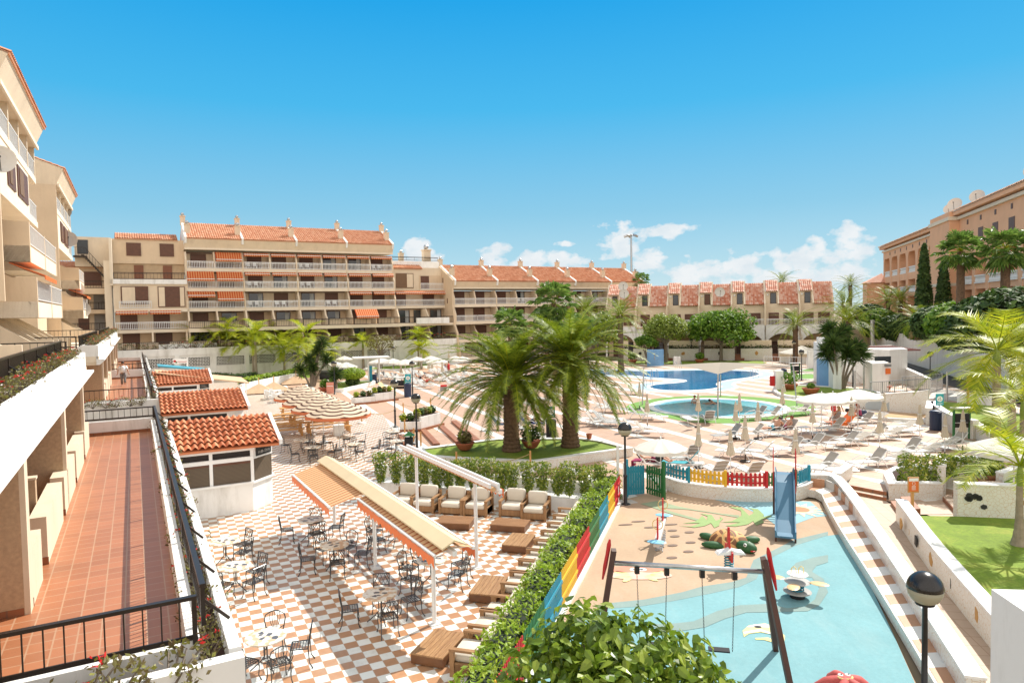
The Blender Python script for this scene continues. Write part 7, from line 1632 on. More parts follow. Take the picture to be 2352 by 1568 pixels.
for i in range(len(brk)-1):
 o = pickets(t, brk[i+1]-brk[i], 1.0, cols[i % 8][1], 'picket_panel', wpk=.07, label=cols[i % 8][0]+' picket panel'); o.location = (brk[i], 0, .1)
MB().box(0, -.1, 0, tot+4, .1, .1).build('white_kerb', white, t)
cv_ = [(445, 215), (640, 245), (850, 262), (1080, 268), (1270, 258), (1418, 235)]
CW = smoothcl([kP(x, y, 0) for (x, y) in [(440, 238), (560, 280), (760, 308), (980, 326), (1190, 325), (1360, 312), (1430, 275)]], 2, False)
t = thing('curved_mosaic_wall', 'low curved broken-tile wall carrying the coloured fence behind the playground', 'wall'); MB().ribbon(CW, .3, 0, .5).build('wall', mosaicm, t); MB().ribbon(CW, .34, .5, .54).build('coping', white, t)
t = thing('curved_picket_fence', 'curved picket fence in blue, yellow, red and green on the mosaic wall', 'fence')
segs = [(0, .205, 'blue', pk_blu, 8), (.205, .42, 'yellow', pk_yel, 9), (.42, .65, 'red', pk_red, 9), (.65, .835, 'green', pk_grn, 8), (.835, 1.0, 'blue', pk_blu, 8)]
cum = [0]
for i in range(len(CW)-1): cum.append(cum[-1]+(CW[i+1]-CW[i]).length)
def onc(f):
 s_ = f*cum[-1]
 for i in range(len(cum)-1):
  if s_ <= cum[i+1]+1e-6: return CW[i].lerp(CW[i+1], (s_-cum[i])/(cum[i+1]-cum[i]))
 return CW[-1]
for (f0, f1, nm, mt, n_) in segs:
 mb = MB()
 for i in range(n_):
  f = f0+(f1-f0)*(i+.5)/n_; p = onc(f); q = onc(min(1, f+.005)); r0 = onc(max(0, f-.005)); a = math.atan2((q-r0).y, (q-r0).x); M_ = T(p.x, p.y, .57) @ Rz(a); w_ = .05
  b2 = MB(); b2.yprism([(-w_, .03), (w_, .03), (w_, .52), (w_*.5, .57), (-w_*.5, .57), (-w_, .52)], -.012, .012); mb.add(b2.v, b2.f, M_)
 pts = [onc(f0+(f1-f0)*k/6) for k in range(7)]; mb.ribbon(pts, .03, .57+.12, .57+.19, off=.03); mb.ribbon(pts, .03, .57+.36, .57+.43, off=.03)
 p = onc(f1); mb.box(p.x-.05, p.y-.05, .55, p.x+.05, p.y+.05, 1.2); o = mb.build('picket_panel', mt, t); o['label'] = nm+' picket panel'
def gate(p0, p1, mat, label, h=1.25):
 d = p1-p0; t = thing('picket_gate', label, 'gate', p0, math.atan2(d.y, d.x)); ln = d.length; pickets(t, ln, h, mat, 'picket_panel', n_=7, wpk=.1, rails=(.22, .8)); mb = MB(); mb.tube([(0.05, -.0, .3), (ln-.05, 0, h*.78)], .03, 4); mb.build('diagonal_brace', mat, t); MB().box(-.09, -.06, 0, .02, .06, h+.3).build('gate_post', mat, t); return t
gate(kP(188, 292), kP(305, 280), pk_blu, 'blue picket gate beside the globe lamp of the playground'); gate(kP(432, 312), kP(318, 278), pk_grn, 'open green picket gate next to the blue one')
t = thing('gate_post', 'tall white post pair left of the blue gate', 'post', kP(125, 310)); MB().box(-.05, -.05, 0, .05, .05, 2.2).box(.2, -.05, 0, .27, .05, 1.5).build('posts', whitemetal, t); MB().box(-.03, .1, 0, .03, .2, 1.45).box(.32, .1, 0, .4, .2, 1.4).build('blue_post', pk_blu, t)
def wall_thing(name, label, pts, w_, z0, z1, mat=mosaicm, cop=True, cat='wall', smooth=1):
 p = smoothcl(pts, smooth, False) if smooth else [Vector(xy(v)) for v in pts]; t = thing(name, label, cat); z = z1 if not isinstance(z1, (list, tuple)) else z1
 if isinstance(z1, (list, tuple)):
  n0 = len(z1); z = [z1[0]+(z1[-1]-z1[0])*i/(len(p)-1) for i in range(len(p))]
 MB().ribbon(p, w_, z0, z).build('wall', mat, t)
 if cop: MB().ribbon(p, w_+.05, z, [v+.05 for v in z] if isinstance(z, list) else z+.05).build('coping', white, t)
 return t
wl = [kE(55, 262), kE(150, 262), kE(235, 268), kE(300, 340), kE(400, 480), kE(560, 740), kE(740, 1030), kE(900, 1300), kE(1060, 1568), kE(1200, 1800)]
wall_thing('mosaic_wall', 'long winding broken-tile wall between the playground bench and the garden path', wl, .32, 0, .72)
bw = [Vector(xy(v)) for v in wl]; b_in = [kE(0, 285), kE(150, 308), kE(190, 400), kE(300, 600), kE(460, 850), kE(640, 1150), kE(800, 1420), kE(900, 1600), kE(1020, 1800)]
t = thing('tiled_bench', 'low tiled bench with brown and white seat panels along the playground edge', 'bench'); MB().ribbon(smoothcl(b_in, 1, False), .12, 0, .3, off=-.0).build('bench_front', mosaicm, t)
bq = smoothcl(b_in, 2, False); wq = smoothcl([kE(60, 270), kE(220, 285), kE(280, 370), kE(390, 510), kE(550, 770), kE(730, 1060), kE(890, 1330), kE(1010, 1530), kE(1160, 1800)], 2, False)
bench_b = pm('brown_bench_tile', (.50, .26, .14), .5, .12, 3); bench_w = pm('white_bench_tile', (.78, .76, .72), .4, .05, 3)
nb = 13
def along(pts, f):
 c_ = [0]
 for i in range(len(pts)-1): c_.append(c_[-1]+(pts[i+1]-pts[i]).length)
 s_ = f*c_[-1]
 for i in range(len(c_)-1):
  if s_ <= c_[i+1]+1e-9: return pts[i].lerp(pts[i+1], (s_-c_[i])/max(1e-9, c_[i+1]-c_[i]))
 return pts[-1]
for i in range(nb*2):
 f0, f1 = i/(nb*2), (i+1)/(nb*2); mt = bench_b if i % 2 == 0 else bench_w; a, b, c_, d = along(bq, f0), along(bq, f1), along(wq, f1), along(wq, f0)
 mb = MB(); mb.prism([xy(a), xy(b), xy(c_), xy(d)], .24, .31); mb.build('seat_panel', mt, t)
for i in range(26):
 f0, f1 = i/26, (i+1)/26; a, b = along(wq, f0+.002), along(wq, f1-.002); mt = bench_b if i % 2 == 0 else pm('grey_white_tile', (.6, .57, .52), .5, .08, 3); MB().ribbon([a, b], .05, .31, .62, off=.02).build('back_tile', mt, t)
wall_thing('mosaic_wall', 'short curved white wall between the bench corner and the brown steps', [kE(250, 262), kE(300, 225), kE(335, 195)], .3, 0, .75, smooth=0)
t = thing('brown_steps', 'two brown tiled steps leading from the garden path to the pool deck', 'steps');
a, b, c_, d = kE(315, 270), kE(590, 325), kE(590, 262), kE(340, 225)
e_ = (d-a).normalized()
for k in range(2):
 q1 = .4 if k == 0 else 2.0; p = [a+e_*k*.4, b+e_*k*.4, b+e_*(k*.4+.06), a+e_*(k*.4+.06)]; MB().prism([xy(v) for v in p], 0, .13*(k+1)).build('step', redpath, t); MB().prism([xy(v) for v in [a+e_*(k*.4+.06), b+e_*(k*.4+.06), b+e_*(k*.4+q1), a+e_*(k*.4+q1)]], 0, .13*(k+1)-.004).build('tread', deckm if k else pathm, t)
wall_thing('mosaic_wall', 'low broken-tile retaining wall with dark and ochre stone motifs along the lawn side of the path', [kE(690, 462), kE(760, 560), kE(880, 740), kE(1050, 960), kE(1320, 1290), kE(1600, 1640)], .32, 0, .75)
for i, (x, y) in enumerate([(705, 455), (808, 578), (912, 700), (1045, 860), (1228, 1080)]):
 p = kE(x, y+22, .38)
 q_ = kE(x+40, y+80, .38)-kE(x, y+22, .38); a_ = math.atan2(q_.y, q_.x); mb = MB(); r = random.Random(i); mb.yprism([(.2*math.cos(k*PI/4)*r.uniform(.6, 1.2), .2*math.sin(k*PI/4)*r.uniform(.7, 1.2)) for k in range(8)], -.015, .015)
 o = mb.build('stone_motif', pm(('ochre_stone', 'black_stone')[i % 2], (0, 0, 0)), COL.objects['mosaic_wall.002'] if 'mosaic_wall.002' in COL.objects else None)
 nrm = Vector((-math.sin(a_), math.cos(a_), 0)); nrm = nrm if nrm.x < 0 else -nrm; o.location = Vector((p.x, p.y, .38))+nrm*.06; o.rotation_euler = (0, 0, a_)
W1 = [kR(975, 1560), kR(950, 1420), kR(1020, 1400)]
wall_thing('mosaic_planter', 'broken-tile planter wall below the variegated hedge blocks', [kR(955, 1400), kR(1000, 1500), kR(1410, 1500)], .3, 0, .62, smooth=0)
wall_thing('mosaic_planter_upper', 'upper broken-tile wall behind the planter running to the landing', [kR(1410, 1490), kR(1415, 1400), kR(1910, 1400)], .3, 0, 1.25, smooth=0)
t = thing('planter_fill', 'raised soil bed behind the broken-tile planter wall', 'planter'); MB().prism([xy(v) for v in [kR(960, 1390), kR(1010, 1480), kR(1410, 1480), kR(1420, 1360), kR(1050, 1350)]], 0, .5).build('soil', soil, t); MB().ribbon([xy(v) for v in [kR(955, 1385), kR(1050, 1335), kR(1420, 1340)]], .25, 0, .58).build('rear_kerb', white, t)
t = thing('mosaic_garden_wall', 'large white broken-tile wall with a black stone motif on the right lawn', 'wall'); a, b = kE(1062, 418, .42), kE(1560, 438, .42); MB().ribbon([xy(a), xy(b)], .35, .3, 1.5).build('wall', mosaicm, t); MB().ribbon([xy(a), xy(b)], .4, 1.5, 1.55).build('coping', white, t)
d = (b-a).normalized()
for (k, mt, sc) in ((.24, 'black_stone', 1), (.92, 'ochre_stone', .8)):
 p = a.lerp(b, k); mb = MB(); r = random.Random(int(k*100))
 for j in range(9 if mt[0] == 'b' else 3):
  cx_, cz = r.uniform(-.28, .28)*sc, r.uniform(-.22, .22)*sc; mb.yprism([(cx_+.11*math.cos(m_*PI/3+j), cz+.09*math.sin(m_*PI/3+j)) for m_ in range(6)], -.02, .0)
 o = mb.build('stone_motif', pm(mt, (0, 0, 0)), t); o.location = (p.x+d.y*.18, p.y-d.x*.18, .95); o.rotation_euler = (0, 0, math.atan2(d.y, d.x))
def stair(label, x0, y0, n_, w_px, z0, rise=.16, run=.32, head=None):
 pass
t = thing('brown_steps', 'short brown stair climbing right from the small landing to the upper terrace', 'steps'); a = kE(975, 325); b = kE(1060, 415); e_ = (kE(1060, 300)-kE(975, 325)).normalized(); e_ = Vector((1, .12, 0)).normalized()
for k in range(4): MB().prism([xy(v) for v in [a+e_*k*.42, b+e_*k*.42, b+e_*(k+1)*.42, a+e_*(k+1)*.42]], 0, .17*(k+1)).build('step', redpath, t); MB().prism([xy(v) for v in [a+e_*(k*.42+.03), b+e_*(k*.42+.03), b+e_*(k+1)*.42, a+e_*(k+1)*.42]], .17*(k+1), .17*(k+1)+.012).build('tread', pathm, t)
t = thing('brown_steps', 'brown steps at the corner of the planter beside the signpost', 'steps'); a = kE(620, 350); b = kE(685, 440)
for k in range(2): MB().prism([xy(v) for v in [a+e_*k*.4, b+e_*k*.4, b+e_*(k+1)*.4, a+e_*(k+1)*.4]], 0, .15*(k+1)).build('step', redpath, t)
t = thing('brown_steps', 'upper brown steps to the landing beside the corner lawn', 'steps')
a, b = kR(1625, 1370, .5), kR(1660, 1410, .5)
for k in range(3): MB().prism([xy(v) for v in [a+e_*k*.4, b+e_*k*.4, b+e_*(k+1)*.4, a+e_*(k+1)*.4]], .3, .55+.15*k).build('step', redpath, t)
wall_thing('mosaic_wall', 'curved broken-tile wall holding the upper lawn behind the blue barrel', [kR(1305, 880), kR(1320, 790), kR(1400, 880), kR(1530, 960), kR(1700, 1000)], .35, 0, 1.05)
wall_thing('mosaic_wall', 'lower curved broken-tile wall sweeping right to the yellow palm', [kR(1695, 975), kR(1760, 1020), kR(1840, 1070), kR(1860, 1110)], .4, 0, .8)
wall_thing('mosaic_wall', 'thin mosaic kerb around the corner lawn at the right edge', [kR(1900, 1330, .9), kR(2000, 1290, .9), kR(2150, 1240, .9)], .25, 0, 1.1)
struct(sheet('sand_pit', smoothcl([kR(760, 775), kR(1300, 790), kR(1300, 825), kR(800, 820)], 1), .03, pm('beach_sand', (.50, .33, .18), .95, .15, 3)))
wall_thing('wave_wall', 'curved pale mosaic wall painted with grey waves behind the sand pit', [kR(700, 730), kR(800, 745), kR(1000, 765), kR(1305, 790)], .3, 0, [.55, 1.7])
t = COL.objects['wave_wall'];
mb = MB(); pts = [kR(760, 745), kR(850, 752), kR(1000, 765), kR(1150, 777), kR(1300, 788)]
gw_ = pm('grey_wave_paint', (.42, .46, .47), .7, .05, 2); n_ = 40; vs = []
for i in range(n_+1):
 p = along([Vector(xy(v)) for v in pts], i/n_); z = .45+.35*abs(math.sin(i/n_*PI*3.2))**1.5+.15*i/n_; vs += [(p.x+.03, p.y-.2, .0), (p.x+.03, p.y-.2, z)]
mb.add(vs, [(2*i, 2*i+2, 2*i+3, 2*i+1) for i in range(n_)]); mb.build('painted_waves', gw_, t)
wall_thing('sand_pit_kerb', 'white kerb in front of the sand pit', [kR(750, 800), kR(880, 838), kR(1000, 850), kR(1300, 858)], .3, 0, .22, white, False, 'kerb')
wall_thing('ramp_wall', 'pale tapering mosaic wall beside the ramp with small dark stones', [kR(1045, 500), kR(1150, 540), kR(1310, 620)], .3, 0, [1.5, 1.3])
railing('steel_railing', 'steel railing along the ramp above the wave painted wall', kR(810, 700), kR(1320, 660), .7, 1.0, 6, steel, pitch=.2); railing('steel_railing', 'steel railing at the corner beside the road lamp', kR(1320, 700), kR(1420, 660), .75, 1.1, 3, steel, pitch=.14)
railing('steel_railing', 'rear steel railing of the ramp towards the hut', kR(1080, 620), kR(1420, 585), .5, 1.0, 4, steel, pitch=.2); railing('pool_railing', 'white railing around the small pool shelter on the far deck', k6(1530, 912), k6(1925, 925), 0, 1.3, 6, whitemetal, pitch=.3)
a = kR(760, 575); b = kR(1045, 545); cxx = kR(385, 570)
def boxw(par, name, pts, z0, z1, mat): return MB().prism([xy(v) for v in pts], z0, z1).build(name, mat, par)
t = thing('white_hut', 'low white flat roofed changing room hut with a reddish pergola roof', 'building')
hA = kR(500, 575); hB = kR(1125, 500); fw = Vector((.3, .95, 0))
p0 = kR(755, 600); p1 = kR(830, 610); p2 = kR(970, 600); p3 = kR(975, 540); p4 = kR(1125, 530)
boxw(t, 'main_block', [p3, p4, p4+fw*7, p3+fw*7-Vector((3, 0, 0)), p3-Vector((2.8, -2, 0))], 0, 3.4, white)
boxw(t, 'front_block', [p1, p2, p2+fw*3.2, p1+fw*3.4], 0, 2.6, white)
boxw(t, 'left_block', [kR(500, 590), kR(570, 597), kR(700, 590)+fw*5, kR(400, 560)+fw*6], 0, 4.1, white)
o = MB().box(0, -.05, 0, 1.5, 0, .6).build('window', darkglass, t); o.location = at((2900+850/2.24)/1.6327, (1200+360/2.24)/1.6327, p2.y+2.1);
d = kR(960, 380, 2.4)-kR(820, 372, 2.4)
o = MB().box(0, -.05, 0, .45, 0, .5).build('notice', orange, t); q = p1.lerp(p2, .78); o.location = (q.x, q.y-.03, 1.6); o = MB().box(0, -.05, 0, .6, 0, .22).build('notice', pm('grey_sign', (.2, .2, .2), .5), t); o.location = (q.x-.1, q.y-.03, 2.25)
mb = MB()
for i in range(12): u = i/11; c_ = at(1992+u*62, 797+u*9, p3.y+4-u*1.5); mb.box(c_.x-1.8, c_.y-.12, c_.z, c_.x+2.6, c_.y+.12, c_.z+.12)
mb.build('pergola_slats', pm('dull_red_slats', (.22, .07, .06), .7), t)
t = thing('blue_hut_wall', 'pale blue rendered wall block left of the white hut behind the yucca', 'wall'); boxw(t, 'blue_wall', [kR(385, 560), kR(520, 580), kR(520, 580)+fw*2, kR(385, 560)+fw*2], 0, 2.6, bluewall); boxw(t, 'white_wall', [kR(395, 545)+fw*2.1, kR(560, 560)+fw*2.1, kR(560, 560)+fw*3, kR(395, 545)+fw*3], 0, 4.6, white)
t = thing('stair_rail', 'white metal stair handrail between the yucca and the hut', 'railing', kR(690, 560), .9); mb = MB(); mb.tube([(0, 0, 1.5), (2.6, 0, .6)], .05, 5); mb.tube([(0, 0, .9), (2.6, 0, .0)], .04, 5)
for k in range(6): mb.tube([(k*.5, 0, 0), (k*.5, 0, 1.5-k*.17)], .035, 4)
mb.build('handrail', whitemetal, t)
c_ = k6(535, 915); t = thing('shower_wall', 'curved pale blue shower wall at the far edge of the pool', 'shower', c_); mb = MB(); mb.ribbon([(1.35*math.sin(q_), .8-1.1*math.cos(q_)) for q_ in [(-1+.2*i)*.9 for i in range(11)]], .25, 0, 2.3); mb.build('wall', bluewall, t); MB().tube([(-.2, -.45, .9), (-.2, -.45, 1.8), (-.2, -.6, 1.85)], .04, 5).build('shower_pipe', steel, t)
c_ = k6(730, 900); t = thing('white_pillar', 'white square pillar beside the far pool edge', 'pillar', c_); MB().box(-.45, -.3, 0, .45, .3, 1.15).build('pillar', white, t)
c_ = kR(42, 595); t = thing('white_pillar', 'white pillar with a red lifebuoy case on its left', 'pillar', c_); MB().box(-.35, -.3, 0, .35, .3, 1.9).build('pillar', white, t); MB().box(-.75, -.2, .5, -.4, .15, 1.4).build('red_case', pk_red, t)
def ladder(p, rz, lab):
 t = thing('pool_ladder', lab, 'pool ladder', p, rz, 'chrome pool ladders');
 for s_ in (-.3, .3): MB().tube([(s_, .4, 0), (s_, .4, .7), (s_, .2, .95), (s_, -.1, .9), (s_, -.35, .5), (s_, -.35, 0)], .03, 5).build('grab_rail', steel, t)
for (x, y, l) in [(525, 1025, 'chrome ladder at the left bay of the big pool'), (1445, 1020, 'chrome ladder at the right end of the big pool'), (745, 938, 'chrome ladder at the far edge of the big pool'), (470, 1105, 'chrome rail at the shallow steps of the big pool')]: ladder(k6(x, y), .1, l)
P = [k8(340, 530), k8(1228, 690), k8(2160, 545), k8(1262, 428)]
t = thing('shade_sail', 'beige four cornered shade sail on steel poles over the paddling pool', 'shade sail'); zs = []
tops = [at((2300+358/3.136)/1.6327, (1350+80/3.136)/1.6327, P[0].y), at((2300+1232/3.136)/1.6327, (1350+165/3.136)/1.6327, P[1].y), at((2300+2115/3.136)/1.6327, (1350+65/3.136)/1.6327, P[2].y), at((2300+1262/3.136)/1.6327, (1350+168/3.136)/1.6327, P[3].y)]
for a_, b_ in zip(P, tops): MB().tube([tuple(a_), tuple(b_)], .055, 8).build('pole', steel, t)
apx = Vector((P[3].x, P[3].y, at(1655, 832, P[3].y).z)); cs = [tops[0], tops[1], tops[2]]
mb = MB(); ns_, nr = 12, 9
for c in range(2):
 A, B = cs[c], cs[c+1]; vs = []
 for i in range(ns_+1):
  u = i/ns_; e = A.lerp(B, u); e = e.lerp(Vector((apx.x, apx.y, e.z)), .16*math.sin(PI*u)); e.z += .12*math.sin(PI*u)
  for j in range(nr+1):
   s_ = j/nr; p = apx.lerp(e, s_); p.z = e.z+(apx.z-e.z)*(1-s_)**1.9; vs.append(tuple(p))
 mb.add(vs, [(i*(nr+1)+j, (i+1)*(nr+1)+j, (i+1)*(nr+1)+j+1, i*(nr+1)+j+1) for i in range(ns_) for j in range(nr)])
o = mb.build('sail_cloth', sailm, t, True)
c_ = k6(1880, 880); t = thing('pavilion', 'white hipped canopy over the round kiosk on the far deck', 'pavilion', c_)
mb = MB(); mb.add([(-2.5, -2, 1.35), (2.5, -2, 1.35), (2.5, 2, 1.35), (-2.5, 2, 1.35), (0, 0, 2.35)], [(0, 1, 4), (1, 2, 4), (2, 3, 4), (3, 0, 4)]); mb.build('canopy', umbw, t); MB().box(-2.4, -1.9, .8, 2.4, 1.9, 1.1).build('counter_ring', cream2, t); MB().box(-2.3, -1.8, 0, 2.3, 1.8, .8).build('base', white, t)
for x in (-2.35, 2.35):
 for y in (-1.85, 1.85): MB().tube([(x, y, 0), (x, y, 1.4)], .06, 5).build('post', whitemetal, t)
wall_thing('white_service_wall', 'plain white low service wall beside the canopy kiosk', [k6(1930, 930), k6(2030, 930)], .4, 0, 2.2, white, False, smooth=0)
c_ = k2(1150, 535); t = thing('shower_shelter', 'white flat roofed shower frame on posts at the far left deck', 'shelter', c_, .3)
for x in (-.6, .6): MB().box(x-.08, -.08, 0, x+.08, .08, 2.9).build('post', whitemetal, t)
MB().box(-2.3, -1.2, 2.9, 1.7, 1.2, 3.02).build('flat_roof', whitemetal, t); MB().box(-.5, -.1, .3, -.2, .1, 2.0).build('blue_panel', pk_blu, t)
c_ = k2(675, 400); t = thing('sign_frame', 'white flat topped post left of the small parasols', 'shelter', c_, .1); MB().box(-.12, -.12, 0, .12, .12, 3.0).build('post', whitemetal, t); MB().box(-1.2, -.8, 3.0, 1.2, .8, 3.1).build('flat_roof', whitemetal, t)
c_ = k2(630, 485); t = thing('upturned_boat', 'small upturned dark wooden boat beside the yuccas', 'boat', c_, -.15); mb = MB(); mb.ball((0, 0, .3), 1.9, .8, .75, 16, 8); mb.build('hull', pm('tarred_boat', (.02, .02, .022), .7, .3, 3), t); c_ = k2(800, 450); t = thing('upturned_boat', 'second dark boat half hidden behind the small yucca', 'boat', c_, -.3); mb = MB(); mb.ball((0, 0, .3), 1.5, .6, .55, 14, 8); mb.build('hull', pm('tarred_boat', (.02, .02, .022), .7, .3, 3), t)
def bin_(p, s_, lab, mat=navy, rz=0., n_=14):
 t = thing('litter_bin', lab, 'bin', p, rz); MB().lathe([(.28*s_, 0), (.3*s_, .05), (.3*s_, .95*s_), (.32*s_, .97*s_), (.32*s_, 1.03*s_), (.26*s_, 1.06*s_)], n_).build('barrel', mat, t); MB().lathe([(.27*s_, 1.062*s_), (.27*s_, 1.09*s_), (.1, 1.12*s_)], n_).build('lid', mat, t)
bin_(kR(1362, 922), 1.1, 'dark blue barrel bin at the curved mosaic wall'); bin_(k2(1510, 678), 1.15, 'navy bin under the turquoise recycling sign'); bin_(kM(1128, 1185), 1.05, 'black bin under the green recycling sign between the date palms', blackc); bin_(kR(90, 492), 1.0, 'navy bin on the deck left of the green carpet patch'); bin_(k2(1155, 530), .9, 'blue bin inside the white shower frame')
def rsign(p, z, lab, col, w_=.55, h_=.85, rz=0.):
 t = thing('recycling_sign', lab, 'sign', p, rz); MB().box(-.03, .02, 0, .03, .06, z+h_).build('post', darkmetal, t); MB().box(-w_/2, -.02, z, w_/2, .02, z+h_).build('board', col, t)
 mb = MB();
 mb.lathe([(.17, -.008), (.19, 0), (.17, .004)], 16, M=T(0, -.025, z+h_*.55) @ Matrix.Rotation(PI/2, 4, 'X')); mb.build('white_disc', wclean, t)
 for k in range(3):
  a = k*2*PI/3+PI/2; b2 = MB(); b2.yprism([(.09*math.cos(a-.9), .09*math.sin(a-.9)), (.12*math.cos(a), .12*math.sin(a)), (.05*math.cos(a+.5), .05*math.sin(a+.5))], -.04, -.036); o = b2.build('arrow', pk_grn, t); o.location = (0, 0, z+h_*.55)
 MB().box(-w_*.35, -.026, z+.1, w_*.35, -.021, z+.14).build('text_line', wclean, t)
rsign(k2(1515, 672), 1.25, 'turquoise sign with a recycling symbol above the navy bin', pm('turquoise_board', (.03, .35, .4), .5)); rsign(kM(1128, 1180), 1.2, 'green sign with a recycling symbol between the date palms', pm('dark_green_board', (.02, .22, .18), .5), .5, .7); rsign(kR(1395, 870, 0), 1.2, 'blue sign with a symbol beside the dark blue barrel', pm('turquoise_board', (.03, .35, .4), .5), .5, .75)
def stand(p, lab, rz=0.):
 t = thing('notice_stand', lab, 'notice board', p, rz)
 for x in (-.45, .45): MB().box(x-.05, -.05, 0, x+.05, .05, 1.75).build('post', pk_grn, t)
 MB().box(-.4, -.1, .95, .4, .1, 1.45).build('black_box', blackc, t); MB().box(-.55, -.2, 1.75, .55, .2, 1.8).build('roof', wclean, t); MB().box(-.4, -.03, .65, .4, .03, .9).build('board', darkmetal, t)
stand(kR(1580, 995), 'green framed towel stand against the right mosaic wall'); stand(k2(1425, 665), 'green framed stand left of the turquoise recycling sign'); stand(kR(185, 500), 'green framed stand behind the shade sail pole')
t = thing('information_sign', 'orange rule board on a wooden post beside the lawn', 'sign', kE(772, 425, .1)); MB().box(-.04, 0, 0, .04, .08, 1.05).build('post', pine, t); MB().box(-.2, -.03, .85, .2, 0, 1.42).build('wood_frame', pine, t); MB().box(-.17, -.04, .9, .17, -.03, 1.38).build('orange_panel', orange, t); MB().box(-.17, -.043, 1.27, .17, -.04, 1.38).build('white_header', wclean, t)
for k in range(4): MB().box(-.07, -.045, .96+k*.04, .07, -.041, .975+k*.04).build('text_line', wclean, t)
mb = MB(); mb.tube([(.05*math.cos(q_*PI/6), -.045, 1.19+.065*math.sin(q_*PI/6)) for q_ in range(13)], .006, 4); mb.build('white_pictogram', wclean, t)
t = thing('pool_sign', 'salmon A-shaped notice board right of the striped parasols', 'sign', k2(680, 640), .2); MB().box(-.35, -.04, 0, .35, .04, 1.1).build('board', pm('salmon_board', (.7, .3, .22), .6), t); MB().box(-.3, -.05, .7, .3, -.04, .76).build('text_line', wclean, t)
t = thing('trail_post', 'wooden post with a small yellow box on the upper lawn', 'post', kR(1635, 705, .7)); MB().box(-.06, -.06, 0, .06, .06, 2.0).build('post', pine, t); MB().box(.02, -.1, 1.5, .2, .1, 2.0).build('box', pk_yel, t)
for (x, y, x2, y2, lab) in [(1458, 690, 1460, 430, 'thin grey pole on the upper lawn'), (760, 600, 748, 360, 'thin white pole left of the hut'), (683, 800, 680, 425, 'thin steel pole behind the big parasols'), (840, 215, 833, 0, 'tall grey pole beside the hut roof')]:
 a_ = kR(x, y); b_ = at((2900+x2/2.24)/1.6327, (1200+y2/2.24)/1.6327, a_.y if y > 300 else 95.);
 if y < 300: a_ = Vector((b_.x, b_.y, 0))
 t = thing('slim_pole', lab, 'pole', a_); MB().tube([(0, 0, 0), (0, 0, b_.z)], .07 if y > 300 else .28, 8).build('pole', steel, t)
wall_thing('white_kerb_wall', 'low white wall beyond the upper lawn', [kR(1555, 690, .6), kR(1620, 690, .6), kR(1840, 700, .6)], .4, .3, 1.15, white, False)
q = at(2330, 985, 24.5); umb(uw0, (q.x, q.y, .3), 'white open parasol cut by the right edge behind the yellow palm', gw, 1.3)
def trough(f, pts, h, lab, pl):
 a_, b_ = f(*pts[0]), f(*pts[1]); d = b_-a_; t = thing('white_trough', lab, 'planter', a_, math.atan2(d.y, d.x)); ln = d.length; MB().box(0, 0, 0, ln, 1.0, h).build('trough', white, t); MB().box(.1, .1, h, ln-.1, .9, h+.02).build('soil', soil, t); MB().box(-.3, -.12, 0, ln+.3, -.002, .16).build('brown_step', redpath, t)
 for i in range(pl): r = random.Random(i+int(ln*10)); mb = MB(); leafy(mb, (ln*(i+.5)/pl, .5, h+.25), .25, .25, .28, 160, .1, r, .1); mb.build('small_plant', LF[('areca', 'dark', 'euph')[i % 3]], t)
trough(k2, [(950, 765), (1160, 745)], .6, 'left low white trough with small round plants at the deck step', 3); trough(k2, [(1165, 742), (1375, 715)], .8, 'higher white trough with small plants by the far lamp', 4); trough(k2, [(1425, 1055), (1655, 1045)], .65, 'white trough beside the two near globe lamps', 3); trough(k2, [(1655, 1040), (1860, 985)], .9, 'raised white trough running towards the left date palm', 5)
for i, (x0, y0, x1, y1) in enumerate([(1440, 1100, 1490, 1200), (1665, 1035, 1820, 1200), (1860, 1000, 2060, 1180), (2000, 950, 2250, 1160)]):
 a_, b_ = k2(x0, y0), k2(x1, y1); d = b_-a_; t = thing('deck_step', ['brown riser at the foot of the near trough', 'brown deck riser just left of the grass island', 'second brown deck riser left of the grass island', 'third brown deck riser behind the left palm fronds'][i], 'step', a_, math.atan2(d.y, d.x)); MB().box(0, -.18, 0, d.length, .18, .14).build('riser', redpath, t)
RP = [(1018, 960), (1462, 875), (1755, 815), (1478, 1080), (1575, 1180), (1650, 1225)]
RL = ['rope post at the end of the first stripe beside the plaza', 'rope post in the middle of the striped deck', 'rope post right of the middle of the striped deck', 'rope post in front of the near trough', 'short rope post right of the near trough', 'thick wooden post at the corner of the grass island']
tops_ = []
for (x, y), l in zip(RP, RL):
 p = k2(x, y); t = thing('rope_post', l, 'rope post', p, 0, 'wooden rope posts on white feet'); MB().tube([(0, 0, .08), (0, 0, .95)], .05, 8).build('post', pine, t); MB().lathe([(.3, 0), (.3, .08), (.24, .12), (.02, .12)], 14).build('foot', wclean, t); tops_.append(p+Vector((0, 0, .85)))
for i, (x, y) in enumerate([(620, 410+3), (1102, 200)]):
 p = kL(x, y) if i else kL(625, 205); t = thing('rope_post', ['rope post behind the shrubs under the island wall', 'rope post in front of the right part of the island wall'][i], 'rope post', p, 0, 'wooden rope posts on white feet'); MB().tube([(0, 0, .08), (0, 0, 1.0)], .05, 8).build('post', pine, t); MB().lathe([(.3, 0), (.3, .08), (.24, .12), (.02, .12)], 14).build('foot', wclean, t); tops_.append(p+Vector((0, 0, .85)))
def rope(a_, b_, lab):
 pts = [a_.lerp(b_, i/12)-Vector((0, 0, .45*4*(i/12)*(1-i/12)*min(1, (b_-a_).length/4))) for i in range(13)]; mb = MB(); mb.tube(pts, .018, 5); tag(mb.build('rope', pm('hemp_rope', (.45, .33, .16), .9), None), lab, 'rope', 'sagging ropes')
